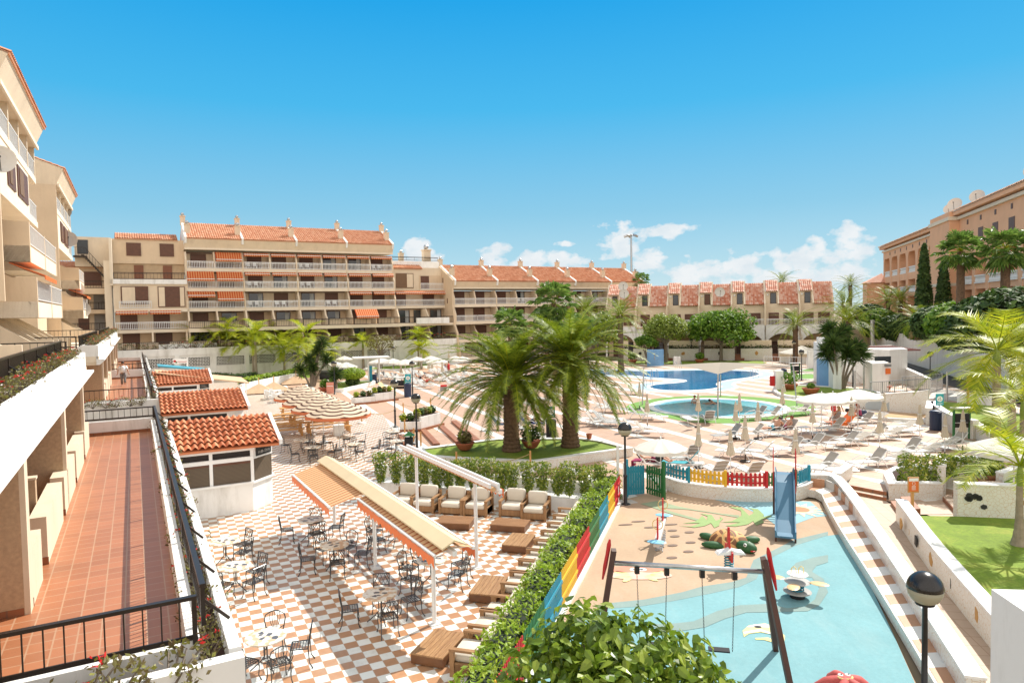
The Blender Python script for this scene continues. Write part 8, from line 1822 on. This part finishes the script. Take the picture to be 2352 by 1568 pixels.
rope(tops_[0], tops_[1], 'rope sagging between the first two deck posts'); rope(tops_[1], tops_[2], 'rope between the middle deck posts'); rope(tops_[3], tops_[4], 'rope hanging beside the near trough'); rope(tops_[6], tops_[7], 'rope below the island wall')
pa, pb = kL(215, 352), kL(1450, 470); PD = (pb-pa).normalized(); PN = Vector((-PD.y, PD.x, 0))
t = thing('gravel_planter', 'long white planter wall with white pebbles behind the back row of armchairs', 'planter', pa-PD*1.0, math.atan2(PD.y, PD.x)); ln = (pb-pa).length+1.4
MB().box(0, 0, 0, ln, .18, .5).build('front_wall', white, t); MB().box(0, .18, 0, ln, 1.25, .42).build('pebbles', pm('white_pebbles', (.7, .7, .67), .9, .35, 14, .05, bs=30), t); MB().box(-.6, 1.25, 0, ln+.6, 1.5, .85).build('rear_mosaic_wall', mosaicm, t)
q_ = kL(180, 372); t = thing('corner_kerb', 'low white kerb at the left end of the pebble planter', 'kerb', pa-PD*1.2); MB().box(-2.4, -.1, 0, 0, .3, .35).build('kerb', white, t)
t = thing('plaza_drain', 'pale drain grating beside the tables at the deck edge', 'drain', k2(1440, 1240), -.9); MB().box(-1.2, -.2, .006, 1.2, .2, .02).build('grating', pm('pale_metal_grating', (.5, .52, .52), .5, .1, 20), t)
t = thing('litter_bin', 'small green bin stand at the left tip of the grass island', 'bin', k2(1548, 1400)); MB().box(-.05, -.05, 0, .05, .05, 1.5).build('post', pk_grn, t); MB().box(-.3, -.2, 1.0, .1, .2, 1.4).build('black_bin', blackc, t); mb = MB(); mb.add([(-.35, -.25, 1.5), (.2, -.25, 1.5), (.2, .25, 1.5), (-.35, .25, 1.5), (-.1, 0, 1.72)], [(0, 1, 4), (1, 2, 4), (2, 3, 4), (3, 0, 4)]); mb.build('roof', pk_grn, t)
wall_thing('low_painted_wall', 'long low white wall with small dots beside the sand coloured umbrellas', [kK(905, 390), kK(1100, 340), kK(1344, 290), k2(330, 500)], .3, 0, .9, white, False)
mb = MB()
for i, (x, y) in enumerate([(80, 620), (315, 540), (-80, 640)]):
 p = k2(x, y); t = thing('sand_umbrella', ['sand coloured low windbreak cloth at the left, nearest', 'sand coloured windbreak cloth by the low white wall', 'sand coloured windbreak cloth behind the middle kiosk'][i], 'windbreak', p, .4); mb = MB(); mb.add([(-1.6, -1.1, .1), (1.6, -1.1, .1), (1.6, 1.1, .1), (-1.6, 1.1, .1), (0, 0, 1.0)], [(0, 1, 4), (1, 2, 4), (2, 3, 4), (3, 0, 4)]); mb.build('cloth', pm('sand_canvas', (.62, .42, .26), .8), t); MB().tube([(0, 0, 0), (0, 0, 1.6)], .05, 6).build('post', pine, t)
c_ = G(2277, 1352, 6.35); t = thing('balcony_planter', 'near white balcony planter corner cut by the bottom right edge', 'planter', (c_.x, c_.y, 0), -.1)
MB().box(0, -3.2, 5.75, 2.6, 0, 5.9).box(0, -.14, 5.72, 2.6, 0, 6.35).box(0, -3.2, 5.72, .14, -.14, 6.35).build('planter_shell', white, t); MB().box(.14, -3.2, 5.9, 2.6, -.14, 6.2).build('soil', soil, t); MB().box(.08, -2.6, 2, 2.6, -.12, 5.72).build('pier', white, t)
MB().tube([(.42, -.35, 6.2), (.95, -.35, 6.85)], .03, 4).build('brace', blackmetal, t)
euph((c_.x+.5, c_.y-.4, 6.18), 1, .9, 'red flowered euphorbia in the white planter at the bottom right corner', ge)
lt, rt = (1408, 1266), (1752, 1285)
RB_ = kP(1275, 1425);
def zfind(x, y, Y): return at(x, y, Y)
fR = G(1806, 1519); nR = Vector((0, 0, 0))
bL = G(1412, 1290, 2.2); bR = G(1752, 1310, 2.2); bd = (bR-bL).normalized(); bn = Vector((-bd.y, bd.x, 0))
t = thing('swing_frame', 'wooden A frame swing with steel crossbeam and four chains in the foreground', 'swing', (0, 0, 0))
MB().tube([bL+Vector((0, 0, -.02)), bR+Vector((0, 0, -.02))], .055, 10).build('crossbeam', steel, t, True)
for e_, sgn in ((bL, -1), (bR, 1)):
 for s_ in (-1, 1):
  tp = e_+bd*sgn*.02+Vector((0, 0, .25))+bn*s_*.06; ft = Vector((e_.x, e_.y, 0))+bn*s_*1.05+bd*sgn*.42; mb = MB(); mb.tube([tp, ft], .075, 4); mb.build('leg', postwood, t)
 mb = MB(); c_ = e_+bd*sgn*.16;
 mb.tube([c_+Vector((0, 0, .5))-bd*sgn*.06, c_+Vector((0, 0, .38))-bd*sgn*.04, c_+Vector((0, 0, .15)), c_-Vector((0, 0, .1))+bd*sgn*.05, c_-Vector((0, 0, .4))+bd*sgn*.11], [.02, .05, .045, .05, .02], 6)
 mb.build('red_side_panel', pk_red, t)
sf = [.155, .36, .60, .815]; zb = 2.12
for i, f in enumerate(sf):
 p = bL.lerp(bR, f); MB().box(p.x-.05, p.y-.05, zb-.14, p.x+.05, p.y+.05, zb+.02).build('hanger', blackmetal, t);
 q_ = bL.lerp(bR, f+(.015 if i % 2 == 0 else -.015)); mb = MB(); n_ = 46
 for k in range(n_):
  z = zb-.14-k*.034; w_ = q_.lerp(p, 1-k/n_); a_ = (0, PI/2)[k % 2]; v = Vector((math.cos(a_), math.sin(a_), 0))*.010; mb.tube([w_+v+Vector((0, 0, z-w_.z)), w_-v+Vector((0, 0, z-w_.z-.0)), w_-v+Vector((0, 0, z-w_.z-.036)), w_+v+Vector((0, 0, z-w_.z-.036)), w_+v+Vector((0, 0, z-w_.z))], .0045, 3)
 mb.build('chain', blackmetal, t)
for f in (.26, .71): p = bL.lerp(bR, f); o = MB().box(-.22, -.09, 0, .22, .09, .03).build('seat', blackc, t); o.location = (p.x, p.y, .42); o.rotation_euler = (0, 0, math.atan2(bd.y, bd.x))
f0 = kP(1270, 612); s0 = kP(1255, 300); d = (s0-f0); d.z = 0; L_ = 3.3; d = d.normalized(); t = thing('slide', 'grey blue plastic slide with red sides standing by the curved fence', 'slide', (f0.x, f0.y, 0), math.atan2(d.y, d.x)-PI/2)
prof = [(0, .22), (.35, .24), (.9, .5), (1.6, .98), (2.3, 1.45), (2.75, 1.62), (3.1, 1.65)]; mb = MB(); vs = []
for (y, z) in prof: vs += [(-.33, y, z+.17), (-.29, y, z+.17), (-.25, y, z), (.25, y, z), (.29, y, z+.17), (.33, y, z+.17), (.33, y, z-.06), (-.33, y, z-.06)]
mb.add(vs, [(i*8+j, i*8+(j+1) % 8, (i+1)*8+(j+1) % 8, (i+1)*8+j) for i in range(len(prof)-1) for j in range(8)]+[tuple(range(7, -1, -1)), tuple((len(prof)-1)*8+j for j in range(8))]); mb.build('chute', pm('slate_blue_plastic', (.06, .17, .27), .45, .05, 2), t)
for s_ in (-1, 1):
 mb = MB(); mb.xprism([(2.35, 1.2), (2.5, 2.3), (2.62, 2.55), (2.74, 2.3), (3.2, 2.25), (3.3, 2.5), (3.42, 2.2), (3.35, 1.0), (3.0, .9)], s_*.38-.015, s_*.38+.015); mb.build('red_side_panel', pk_red, t); MB().box(s_*.36-.04, 3.2, 0, s_*.36+.04, 3.28, 1.6).build('post', postwood, t); MB().box(s_*.3-.03, .05, 0, s_*.3+.03, .12, .2).build('foot', postwood, t)
mb = MB();
for k in range(5): mb.box(-.34, 3.3+.0, .25+k*.3, .34, 3.36, .3+k*.3)
mb.build('ladder_rungs', whitemetal, t); MB().tube([(-.38, 2.6, 2.3), (.38, 2.6, 2.3)], .02, 6).build('top_bar', blackmetal, t)
c_ = kP(880, 625); t = thing('turtle_sculpture', 'rubber turtle with brown patched shell and green head and flippers', 'turtle sculpture', c_, -.5)
def turtlemat():
 m, n, b = nodes('turtle_shell'); v = coords(n); vo = N(n, 'ShaderNodeTexVoronoi'); vo.feature = 'DISTANCE_TO_EDGE'; vo.inputs['Scale'].default_value = 2.3; L(n, v, vo.inputs['Vector'])
 c = mixc(n, mth(n, 'LESS_THAN', vo.outputs['Distance'], .10), (.20, .085, .035, 1), (.62, .34, .13, 1)); L(n, c, b.inputs['Base Color']); b.inputs['Roughness'].default_value = .7; return m
mb = MB(); mb.ball((0, 0, .06), .62, .56, .45, 24, 14); mb.build('shell', turtlemat(), t, True)
gt = pm('turtle_green', (.02, .10, .03), .6, .15, 5)
for (x, y, a_, s_) in [(-.72, .25, 2.8, 1), (.62, .55, .6, .9), (-.35, -.5, 3.3, 1.25)]:
 mb = MB(); mb.ball((0, 0, .1), .33*s_, .15, .12, 14, 8); o = mb.build('flipper', gt, t, True); o.location = (x, y, 0); o.rotation_euler = (0, 0, a_)
mb = MB(); mb.ball((0, 0, .16), .36, .22, .19, 16, 10); o = mb.build('head', gt, t, True); o.location = (.62, -.42, 0); o.rotation_euler = (0, 0, -.35)
for s_ in (-1, 1): MB().ball((.08, s_*.12-.08, .29), .055, n=8, k=6).build('eye', wclean, o); MB().ball((.10, s_*.12-.125, .31), .028, n=6, k=5).build('pupil', blackc, o)
MB().ball((.28, -.08, .13), .08, .12, .025, 8, 5).build('mouth', pk_red, o)
c_ = G(1942, 1575, .3); t = thing('starfish_sculpture', 'red rubber starfish sculpture with a smiling face at the bottom edge', 'starfish sculpture', (c_.x, c_.y, 0)); mb = MB();
red2 = pm('coral_red_rubber', (.50, .085, .075), .7, .15, 12, .01)
n_ = 60; vs = [(0, 0, .50)]
for j in range(1, 8):
 f = j/7
 for i in range(n_):
  a_ = 2*PI*i/n_+.35; rr = (.30+.42*abs(math.cos(2.5*(a_-.35)))**1.6); z = .50*math.sqrt(max(0, 1-f**2))*(1 if f < .6 else .92); vs.append((rr*f*math.cos(a_), rr*f*math.sin(a_), z))
mb.add(vs, [(0, 1+i, 1+(i+1) % n_) for i in range(n_)]+[(1+j*n_+i, 1+(j+1)*n_+i, 1+(j+1)*n_+(i+1) % n_, 1+j*n_+(i+1) % n_) for j in range(6) for i in range(n_)]); mb.build('star_body', red2, t, True)
for x in (-.07, .07): MB().ball((x, .06, .49), .055, .055, .03, 10, 6).build('eye', wclean, t); MB().ball((x+.01, .05, .515), .025, .02, .01, 8, 5).build('pupil', blackc, t)
mb = MB(); mb.tube([(.14*math.cos(a_), .02+.10*math.sin(a_), .50-.02) for a_ in [PI+PI*k/8 for k in range(9)]], .018, 5); mb.build('smile', pm('pale_yellow_paint', (.8, .68, .3), .9), t)
def spring(par, r_, h, mat=pk_blu, z0=.05, x=0, y=0):
 mb = MB(); mb.tube([(x+r_*math.cos(k*.7), y+r_*math.sin(k*.7), z0+h*k/50) for k in range(51)], .018, 5); return mb.build('spring', mat, par)
c_ = kP(882, 790); t = thing('spring_rider', 'red and white spring rider with a yellow ring behind the swing beam', 'spring rider', c_); spring(t, .13, .42)
mb = MB(); mb.yprism([(-.42, .52), (.42, .52), (.36, .58), (.12, .62), (0, .68), (-.12, .62), (-.36, .58)], -.28, .02); mb.build('white_seat', wclean, t); mb = MB(); mb.xprism([(-.3, .3), (.35, .35), (.3, .7), (.12, .72), (.05, 1.25), (-.02, 1.25), (-.08, .72), (-.35, .6)], -.025, .025); mb.build('red_side_board', pk_red, t)
mb = MB(); mb.tube([(.17*math.cos(k*PI/8), .06, .95+.17*math.sin(k*PI/8)) for k in range(17)], .017, 5); mb.build('yellow_ring', pm('pale_yellow_plastic', (.75, .6, .25), .4), t)
c_ = kP(1350, 985); t = thing('flower_spring_rider', 'four seat flower shaped spring rider on the blue rubber', 'spring rider', c_); spring(t, .16, .38, z0=.04); MB().lathe([(.17, 0), (.19, .02), (.17, .12), (.1, .14)], 16).build('black_base', blackc, t); MB().lathe([(.02, .15), (.33, .16), (.36, .18), (.33, .2), (.02, .2)], 20).build('foot_disc', pm('grey_disc', (.4, .38, .36), .5), t); MB().lathe([(.02, .42), (.30, .42), (.33, .44), (.30, .46), (.02, .46)], 20).build('lower_disc', pm('grey_disc', (.4, .38, .36), .5), t); MB().lathe([(.02, .62), (.25, .62), (.27, .64), (.25, .66), (.02, .66)], 20).build('top_disc', wclean, t)
for k in range(4):
 a_ = PI/4+k*PI/2+.25; mb = MB(); mb.ball((0, 0, .47), .24, .16, .022, 14, 6); o = mb.build('petal_seat', pm('cream_plastic', (.64, .42, .2), .4), t); o.location = (.55*math.cos(a_), .50*math.sin(a_), 0); o.rotation_euler = (0, 0, a_); mb = MB(); mb.tube([(.1*math.cos(a_), .1*math.sin(a_), .44), (.35*math.cos(a_), .35*math.sin(a_), .455)], .015, 4); mb.build('arm', blackmetal, t)
for x in (-.1, .1): mb = MB(); mb.tube([(x-.07, 0, .66), (x-.06, 0, .8), (x, 0, .85), (x+.06, 0, .8), (x+.07, 0, .66)], .014, 5); mb.build('handle', pm('pale_yellow_plastic', (.75, .6, .25), .4), t)
a_, b_ = kP(385, 655, .35), kP(440, 450, .55); d = b_-a_; t = thing('seesaw', 'light blue and white spring seesaw with red boards and yellow rings', 'seesaw', (a_.x, a_.y, 0), math.atan2(d.y, d.x)-PI/2); ln = math.hypot(d.x, d.y)
mb = MB(); mb.add([(-.09, 0, .42), (.09, 0, .42), (.09, ln, .60), (-.09, ln, .60), (-.09, 0, .52), (.09, 0, .52), (.09, ln, .70), (-.09, ln, .70)], [(0, 3, 2, 1), (4, 5, 6, 7), (0, 1, 5, 4), (1, 2, 6, 5), (2, 3, 7, 6), (3, 0, 4, 7)]); mb.build('beam', pm('pale_grey_metal', (.55, .54, .52), .4), t)
for (y, z) in ((.1, .5), (ln-.1, .68)):
 mb = MB(); mb.ball((0, y, z+.05), .30, .17, .035, 14, 6); mb.build('light_blue_seat', pm('light_blue_plastic', (.22, .52, .72), .4), t)
 s_ = 1 if y < 1 else -1; mb = MB(); mb.xprism([(y+s_*.2, z-.1), (y+s_*.45, z-.1), (y+s_*.42, z+.3), (y+s_*.36, z+.72), (y+s_*.28, z+.72), (y+s_*.24, z+.3)], -.02, .02); mb.build('red_board', pk_red, t)
 mb = MB(); mb.tube([(.16*math.cos(k*PI/8), y+s_*.32, z+.5+.16*math.sin(k*PI/8)) for k in range(17)], .015, 5); mb.build('yellow_ring', pm('pale_yellow_plastic', (.75, .6, .25), .4), t)
for y in (.7, 1.1, 1.5): spring(t, .11, .42, steel, .03, 0.0, y*ln/2.2)
t = thing('floor_hatch', 'pale square plate at the foot of the playground lamp', 'hatch', kP(185, 335), .4); MB().box(-.35, -.25, .008, .35, .25, .03).build('plate', concrete, t)
def skinbody(joints, edges, rad, par, name='body'):
 ks = list(joints); me = bpy.data.meshes.new(name); me.from_pydata([joints[k] for k in ks], [(ks.index(a), ks.index(b)) for a, b in edges], [])
 o = bpy.data.objects.new(name, me); COL.objects.link(o); o.modifiers.new('s', 'SKIN')
 sl = me.skin_vertices[0].data
 for i, k in enumerate(ks): sl[i].radius = (rad[k], rad[k]*(.72 if k in ('pelvis', 'waist', 'chest') else 1)); sl[i].use_root = (k == 'pelvis')
 sd = o.modifiers.new('d', 'SUBSURF'); sd.levels = 2; sd.render_levels = 2
 dg = bpy.context.evaluated_depsgraph_get(); m2 = bpy.data.meshes.new_from_object(o.evaluated_get(dg)); bpy.data.objects.remove(o)
 m2.materials.clear(); m2.materials.append(skin); m2.polygons.foreach_set('use_smooth', [True]*len(m2.polygons)); q = bpy.data.objects.new(name, m2); COL.objects.link(q); q.parent = par; return q
RAD = dict(pelvis=.135, waist=.125, chest=.155, neck=.055, head0=.07, head=.095, head2=.085, sh=.06, el=.042, wr=.03, ha=.032, hip=.095, kn=.06, an=.04, to=.035)
def person(label, p, rz, J, hair, hairlen, clothes, group=None, sc=1.0):
 """J: joint positions; clothes: list of (name, [joint path], radius list, material)"""
 t = thing('person', label, 'person', p, rz, group); t.scale = (sc,)*3
 jt = {}; rad = {}
 for k, v in J.items(): jt[k] = v; rad[k] = RAD[k.rstrip('LR') if k[-1] in 'LR' else k]
 E_ = [('pelvis', 'waist'), ('waist', 'chest'), ('chest', 'neck'), ('neck', 'head0'), ('head0', 'head'), ('head', 'head2')]
 for s_ in 'LR': E_ += [('chest', 'sh'+s_), ('sh'+s_, 'el'+s_), ('el'+s_, 'wr'+s_), ('wr'+s_, 'ha'+s_), ('pelvis', 'hip'+s_), ('hip'+s_, 'kn'+s_), ('kn'+s_, 'an'+s_), ('an'+s_, 'to'+s_)]
 b = skinbody(jt, E_, rad, t)
 h = Vector(J['head']); up = (Vector(J['head2'])-Vector(J['head0'])).normalized()
 mb = MB(); mb.ball(tuple(h+up*.05), .108, .112, .10, 12, 8)
 if hairlen: mb.ball(tuple(h-up*.06+Vector((0, .05, 0))), .1, .09, .15, 10, 7)
 mb.build('hair', hair, t, True)
 mb = MB()
 for s_ in 'LR':
  w_ = Vector(J['wr'+s_]); a_ = Vector(J['ha'+s_]); d = (a_-w_).normalized(); sd = d.cross(Vector((0, 1, .2))).normalized()
  for k in range(4): q = a_+sd*(k-1.5)*.02; mb.tube([q, q+d*.035, q+d*(.06+.008*(1-abs(k-1.5)))+Vector((0, .008, -.01))], [.009, .008, .006], 5)
  q = a_-sd*.03-d*.02; mb.tube([q, q-sd*.03+d*.03], [.01, .007], 5)
 mb.build('fingers', skin, t, True)
 for (nm, path, rs, mt) in clothes: mb = MB(); mb.tube([J[k] if isinstance(k, str) else k for k in path], rs, 12); mb.build(nm, mt, t, True)
 return t
def lerp3(a, b, f): return tuple(a[i]+(b[i]-a[i])*f for i in range(3))
STAND = dict(pelvis=(0, 0, .95), waist=(0, 0, 1.12), chest=(0, 0, 1.35), neck=(0, 0, 1.5), head0=(0, -.01, 1.55), head=(0, -.02, 1.63), head2=(0, -.01, 1.68), shL=(.18, 0, 1.42), elL=(.25, .03, 1.13), wrL=(.26, -.02, .88), haL=(.26, -.03, .80), shR=(-.18, 0, 1.42), elR=(-.25, .03, 1.13), wrR=(-.26, -.04, .88), haR=(-.26, -.06, .80), hipL=(.1, 0, .9), knL=(.11, -.03, .5), anL=(.11, .03, .08), toL=(.12, -.12, .03), hipR=(-.1, 0, .9), knR=(-.11, -.02, .5), anR=(-.11, .03, .08), toR=(-.12, -.12, .03))
def pants(J, mt, nm='shorts', ln=.5, extra=.02):
 out = [(nm, [lerp3(J['pelvis'], J['waist'], .5), J['pelvis'], lerp3(J['pelvis'], J['hipL'], .5)], [.165, .17, .15], mt)]
 for s_ in 'LR': out.append((nm+'_leg', [J['hip'+s_], lerp3(J['hip'+s_], J['kn'+s_], .5)]+([J['kn'+s_], lerp3(J['kn'+s_], J['an'+s_], .9)] if ln > .6 else []), [.115, .1]+([.085, .075] if ln > .6 else []), mt))
 return out
J = dict(STAND); J.update(knR=(-.1, .12, .52), anR=(-.1, .38, .22), toR=(-.1, .36, .08), knL=(.1, -.1, .5), anL=(.1, -.22, .09), toL=(.1, -.38, .04), wrL=(.34, -.06, .9), haL=(.38, -.1, .84), elL=(.32, 0, 1.13), wrR=(-.33, .1, .9), haR=(-.37, .12, .84), elR=(-.3, .1, 1.13))
cl = pants(J, pm('grey_trousers', (.2, .19, .19), .8, .1, 5), 'trousers', 1)
cl += [('white_shirt', [lerp3(J['pelvis'], J['waist'], .1), J['waist'], J['chest'], lerp3(J['chest'], J['neck'], .7)], [.19, .185, .2, .09], wclean)]+[('sleeve', [J['sh'+s_], lerp3(J['sh'+s_], J['el'+s_], .8)], [.08, .075], wclean) for s_ in 'LR']
g_ = G(284, 886, 2.9); person('man in white T-shirt and grey trousers walking away on the second terrace', (g_.x, g_.y, 2.9), TH+PI, J, hairb, 0, cl)
J = dict(STAND); J.update(waist=(0, -.1, 1.1), chest=(0, -.34, 1.25), neck=(0, -.5, 1.33), head0=(0, -.56, 1.35), head=(0, -.65, 1.36), head2=(0, -.7, 1.38), shL=(.17, -.38, 1.28), elL=(.2, -.62, 1.15), wrL=(.18, -.85, 1.12), haL=(.17, -.93, 1.1), shR=(-.17, -.38, 1.28), elR=(-.22, -.45, 1.0), wrR=(-.2, -.55, .78), haR=(-.19, -.6, .7))
g_ = kR(505, 850); person('sunburnt man in red shorts bending over the loungers under the big parasols', (g_.x, g_.y, 0), PI/2+.15, J, hairb, 0, pants(J, redc, 'red_shorts'))
def sit(lean=0.0, z=.42):
 return dict(pelvis=(0, 0, z+.1), waist=(0, lean*.3, z+.28), chest=(0, lean*.9, z+.5), neck=(0, lean*1.2, z+.65), head0=(0, lean*1.2, z+.7), head=(0, lean*1.25-.02, z+.78), head2=(0, lean*1.25, z+.83), shL=(.17, lean, z+.57), elL=(.24, lean-.1, z+.33), wrL=(.18, -.25, z+.24), haL=(.14, -.32, z+.24), shR=(-.17, lean, z+.57), elR=(-.24, lean-.1, z+.33), wrR=(-.18, -.25, z+.24), haR=(-.14, -.32, z+.24), hipL=(.1, -.03, z+.1), knL=(.12, -.45, z+.12), anL=(.12, -.5, z-.3), toL=(.12, -.64, .04), hipR=(-.1, -.03, z+.1), knR=(-.12, -.45, z+.12), anR=(-.12, -.5, z-.3), toR=(-.12, -.64, .04))
bw_ = stripes('black_white_print', (.6, .58, .55), (.03, .03, .03), .06, .5, 2, 0); J = sit(.12)
g_ = kR(535, 890); person('blond woman in black and white printed dress sitting on the orange towel', (g_.x, g_.y, 0), PI+.3, J, hairy, 1, [('dress', [J['pelvis'], J['waist'], J['chest'], lerp3(J['chest'], J['neck'], .5)], [.19, .165, .19, .12], bw_)]+[('dress_skirt', [J['hip'+s_], lerp3(J['hip'+s_], J['kn'+s_], .6)], [.13, .11], bw_) for s_ in 'LR'])
t = thing('orange_towel', 'bright orange towel spread over a lounger beside the printed dress', 'towel', kR(560, 900), math.radians(10)); mb = MB(); n_ = 14; vs = []
for i in range(n_+1):
 x = -.9+1.75*i/n_; z = .385+(.0 if x < .25 else (x-.25)*.95)
 for y in (-.36, -.33, 0, .33, .36): vs.append((x, y, z-(.22 if abs(y) > .34 else 0)+.01*math.sin(i*2)))
mb.add(vs, [(i*5+j, (i+1)*5+j, (i+1)*5+j+1, i*5+j+1) for i in range(n_) for j in range(4)]); mb.build('cloth', flat('bright_orange_towel', (.85, .16, .01)), t)
J = sit(-.1); J.update(wrL=(.12, -.3, .95), haL=(.08, -.3, 1.02), elL=(.22, -.22, .78)); pinkp = pm('pink_black_swimsuit', (.35, .05, .12), .7, .5, 25)
g_ = kR(725, 870); person('red haired woman in a dark pink swimsuit sitting under the right big parasol', (g_.x, g_.y, 0), -PI/2-.3, J, hairr, 1, [('swimsuit', [J['pelvis'], J['waist'], lerp3(J['waist'], J['chest'], .9)], [.175, .155, .18], pinkp), ('black_wrap', [lerp3(J['pelvis'], J['waist'], .2), J['pelvis'], (0, -.15, .5)], [.18, .19, .17], blackc)])
t = thing('beach_bag', 'navy beach bag beside the red haired woman', 'bag', kR(758, 850)); mb = MB(); mb.ball((0, 0, .55), .27, .16, .22, 12, 8); mb.build('bag', navy, t); MB().tube([(-.15, 0, .7), (0, 0, .95), (.15, 0, .7)], .015, 5).build('handle', navy, t)
t = thing('sandy_towel_bag', 'small black bag on top of the orange towel', 'bag', kR(622, 850)); MB().ball((0, 0, .75), .16, .14, .14, 10, 7).build('bag', blackc, t)
def lie(bk=.6, knees=.3):
 z = .42; c_, s_ = math.cos(bk), math.sin(bk)
 def B(u, x=0, o=0): return (x, .1+u*c_-o*s_, z+.06+u*s_+o*c_)
 return dict(pelvis=(0, .05, z+.07), waist=B(.16), chest=B(.4), neck=B(.56), head0=B(.61), head=B(.69, 0, .03), head2=B(.74, 0, .03), shL=B(.47, .17), elL=B(.3, .3), wrL=B(.1, .32, .05), haL=B(.02, .3, .05), shR=B(.47, -.17), elR=B(.5, -.36, .12), wrR=B(.68, -.2, .16), haR=B(.72, -.12, .16), hipL=(.1, 0, z+.07), knL=(.11, -.38, z+.08+knees), anL=(.11, -.72, z+.06), toL=(.12, -.84, z+.13), hipR=(-.1, 0, z+.07), knR=(-.11, -.4, z+.08+knees*.6), anR=(-.11, -.8, z+.06), toR=(-.12, -.92, z+.13))
def lying(f, x, y, head, label, hair, hl, mt, nm, bk=.75, knees=.25, cl_=None):
 g_ = f(x, y); J = lie(bk, knees); person(label, (g_.x, g_.y, 0), math.radians(head)-PI/2, J, hair, hl, cl_ or pants(J, mt, nm))
lying(k8, 1870, 890, 20, 'man in blue jeans shorts lying on a lounger beside the folded parasol', hairb, 0, pk_blu, 'blue_shorts', .8, .05)
lying(k8, 2010, 880, 20, 'sunbather with raised knees on the lounger right of the man in blue', hairr, 0, pinkp, 'swimsuit', .8, .4)
lying(k8, 490, 1285, 150, 'sunbather with arm over the head lying behind the playground gates', hairb, 1, pm('maroon_bikini', (.2, .01, .05), .6), 'bikini', .2, .2)
t = thing('maroon_towel', 'maroon towel hanging over the lounger end behind the blue gate', 'towel', k8(330, 1265), math.radians(150)); MB().box(-.4, -.33, .36, .4, .33, .385).box(.38, -.33, .05, .4, .33, .38).build('cloth', pm('maroon_towel_cloth', (.32, .02, .10), .9), t)
t = thing('patterned_beach_bag', 'white patterned upright bag behind the green gate', 'bag', k8(545, 1235)); MB().box(-.2, -.1, 0, .2, .1, .75).build('bag', pm('patterned_white', (.5, .48, .42), .8, .4, 20), t)
t = thing('black_beach_bag', 'round black bag hung on the green gate post', 'bag', k8(545, 1330)); MB().ball((0, 0, .75), .2, .14, .2, 12, 8).build('bag', blackc, t)
lying(kM, 950, 1100, 165, 'bald man reading on a blue towelled lounger between the palm trunks', skin, 0, navy, 'dark_trunks', 1.0, .3)
lying(k2, 1650, 520, 158, 'tanned man lying on a distant lounger with raised knees', hairb, 0, navy, 'dark_trunks', .6, .35); lying(k2, 1720, 560, 158, 'second distant sunbather with raised knees', hairb, 0, pk_red, 'red_shorts', .6, .4); lying(k2, 1690, 470, 158, 'distant sunbather lying flat behind the others', hairb, 0, navy, 'dark_trunks', .3, .1)
J = dict(STAND); g_ = k2(1945, 445); person('distant person in red standing among the far loungers', (g_.x, g_.y, 0), 1.0, J, hairb, 0, pants(J, redc, 'red_shorts')+[('red_top', [J['pelvis'], J['waist'], J['chest'], lerp3(J['chest'], J['neck'], .5)], [.17, .17, .19, .1], redc)])
J = dict(STAND); g_ = k2(1915, 430); person('distant person in pale blue beside the one in red', (g_.x, g_.y, 0), 2.0, J, hairb, 0, pants(J, pm('pale_blue_cloth', (.4, .45, .6), .8), 'shorts', 1))
J = dict(STAND); g_ = k8(955, 515); t = person('woman with tied hair standing chest deep in the paddling pool', (g_.x, g_.y, -1.05), 2.4, J, hairr, 0, [('bikini_top', [(0, 0, 1.3), (0, 0, 1.38)], [.175, .17], wclean)])
J = dict(STAND); J.update(neck=(0, -.05, 1.35), head0=(0, -.12, 1.33), head=(0, -.2, 1.36), head2=(0, -.24, 1.4), elL=(.3, -.3, 1.12), wrL=(.3, -.6, 1.1), haL=(.28, -.7, 1.1), elR=(-.3, -.3, 1.12), wrR=(-.3, -.6, 1.1), haR=(-.28, -.7, 1.1), chest=(0, 0, 1.15), waist=(0, .2, 1.05), pelvis=(0, .4, .98), shL=(.18, -.02, 1.18), shR=(-.18, -.02, 1.18), hipL=(.1, .45, .95), hipR=(-.1, .45, .95), knL=(.1, .85, .85), knR=(-.1, .85, .85), anL=(.1, 1.2, .8), anR=(-.1, 1.2, .8), toL=(.1, 1.3, .85), toR=(-.1, 1.3, .85))
g_ = k8(1165, 520); person('dark haired swimmer in the paddling pool facing the standing woman', (g_.x, g_.y, -1.03), -1.4, J, hairb, 0, pants(J, navy, 'trunks'))
for (f, x, y, hd_, cl_, l) in [(k8, 790, 1290, -20, pm('turquoise_towel', (.05, .35, .42), .9), 'turquoise towel laid on the lounger behind the blue pickets'), (k2, 1290, 630, 158, pk_yel, 'yellow towel on the distant lounger by the steps'), (kM, 690, 1110, 165, navy, 'blue towel over the lounger left of the near date palm trunk'), (kM, 940, 1100, 165, pm('royal_blue_towel', (.02, .05, .3), .9), 'royal blue towel under the reading man')]:
 t = thing('towel', l, 'towel', f(x, y), math.radians(hd_)); mb = MB(); P_ = [(-.9, .385), (.0, .385), (.33, .39), (.86, .98)]
 mb.add([(x_, y_, z_) for x_, z_ in P_ for y_ in (-.31, .31)], [(2*i, 2*i+2, 2*i+3, 2*i+1) for i in range(3)]); mb.build('cloth', cl_, t)
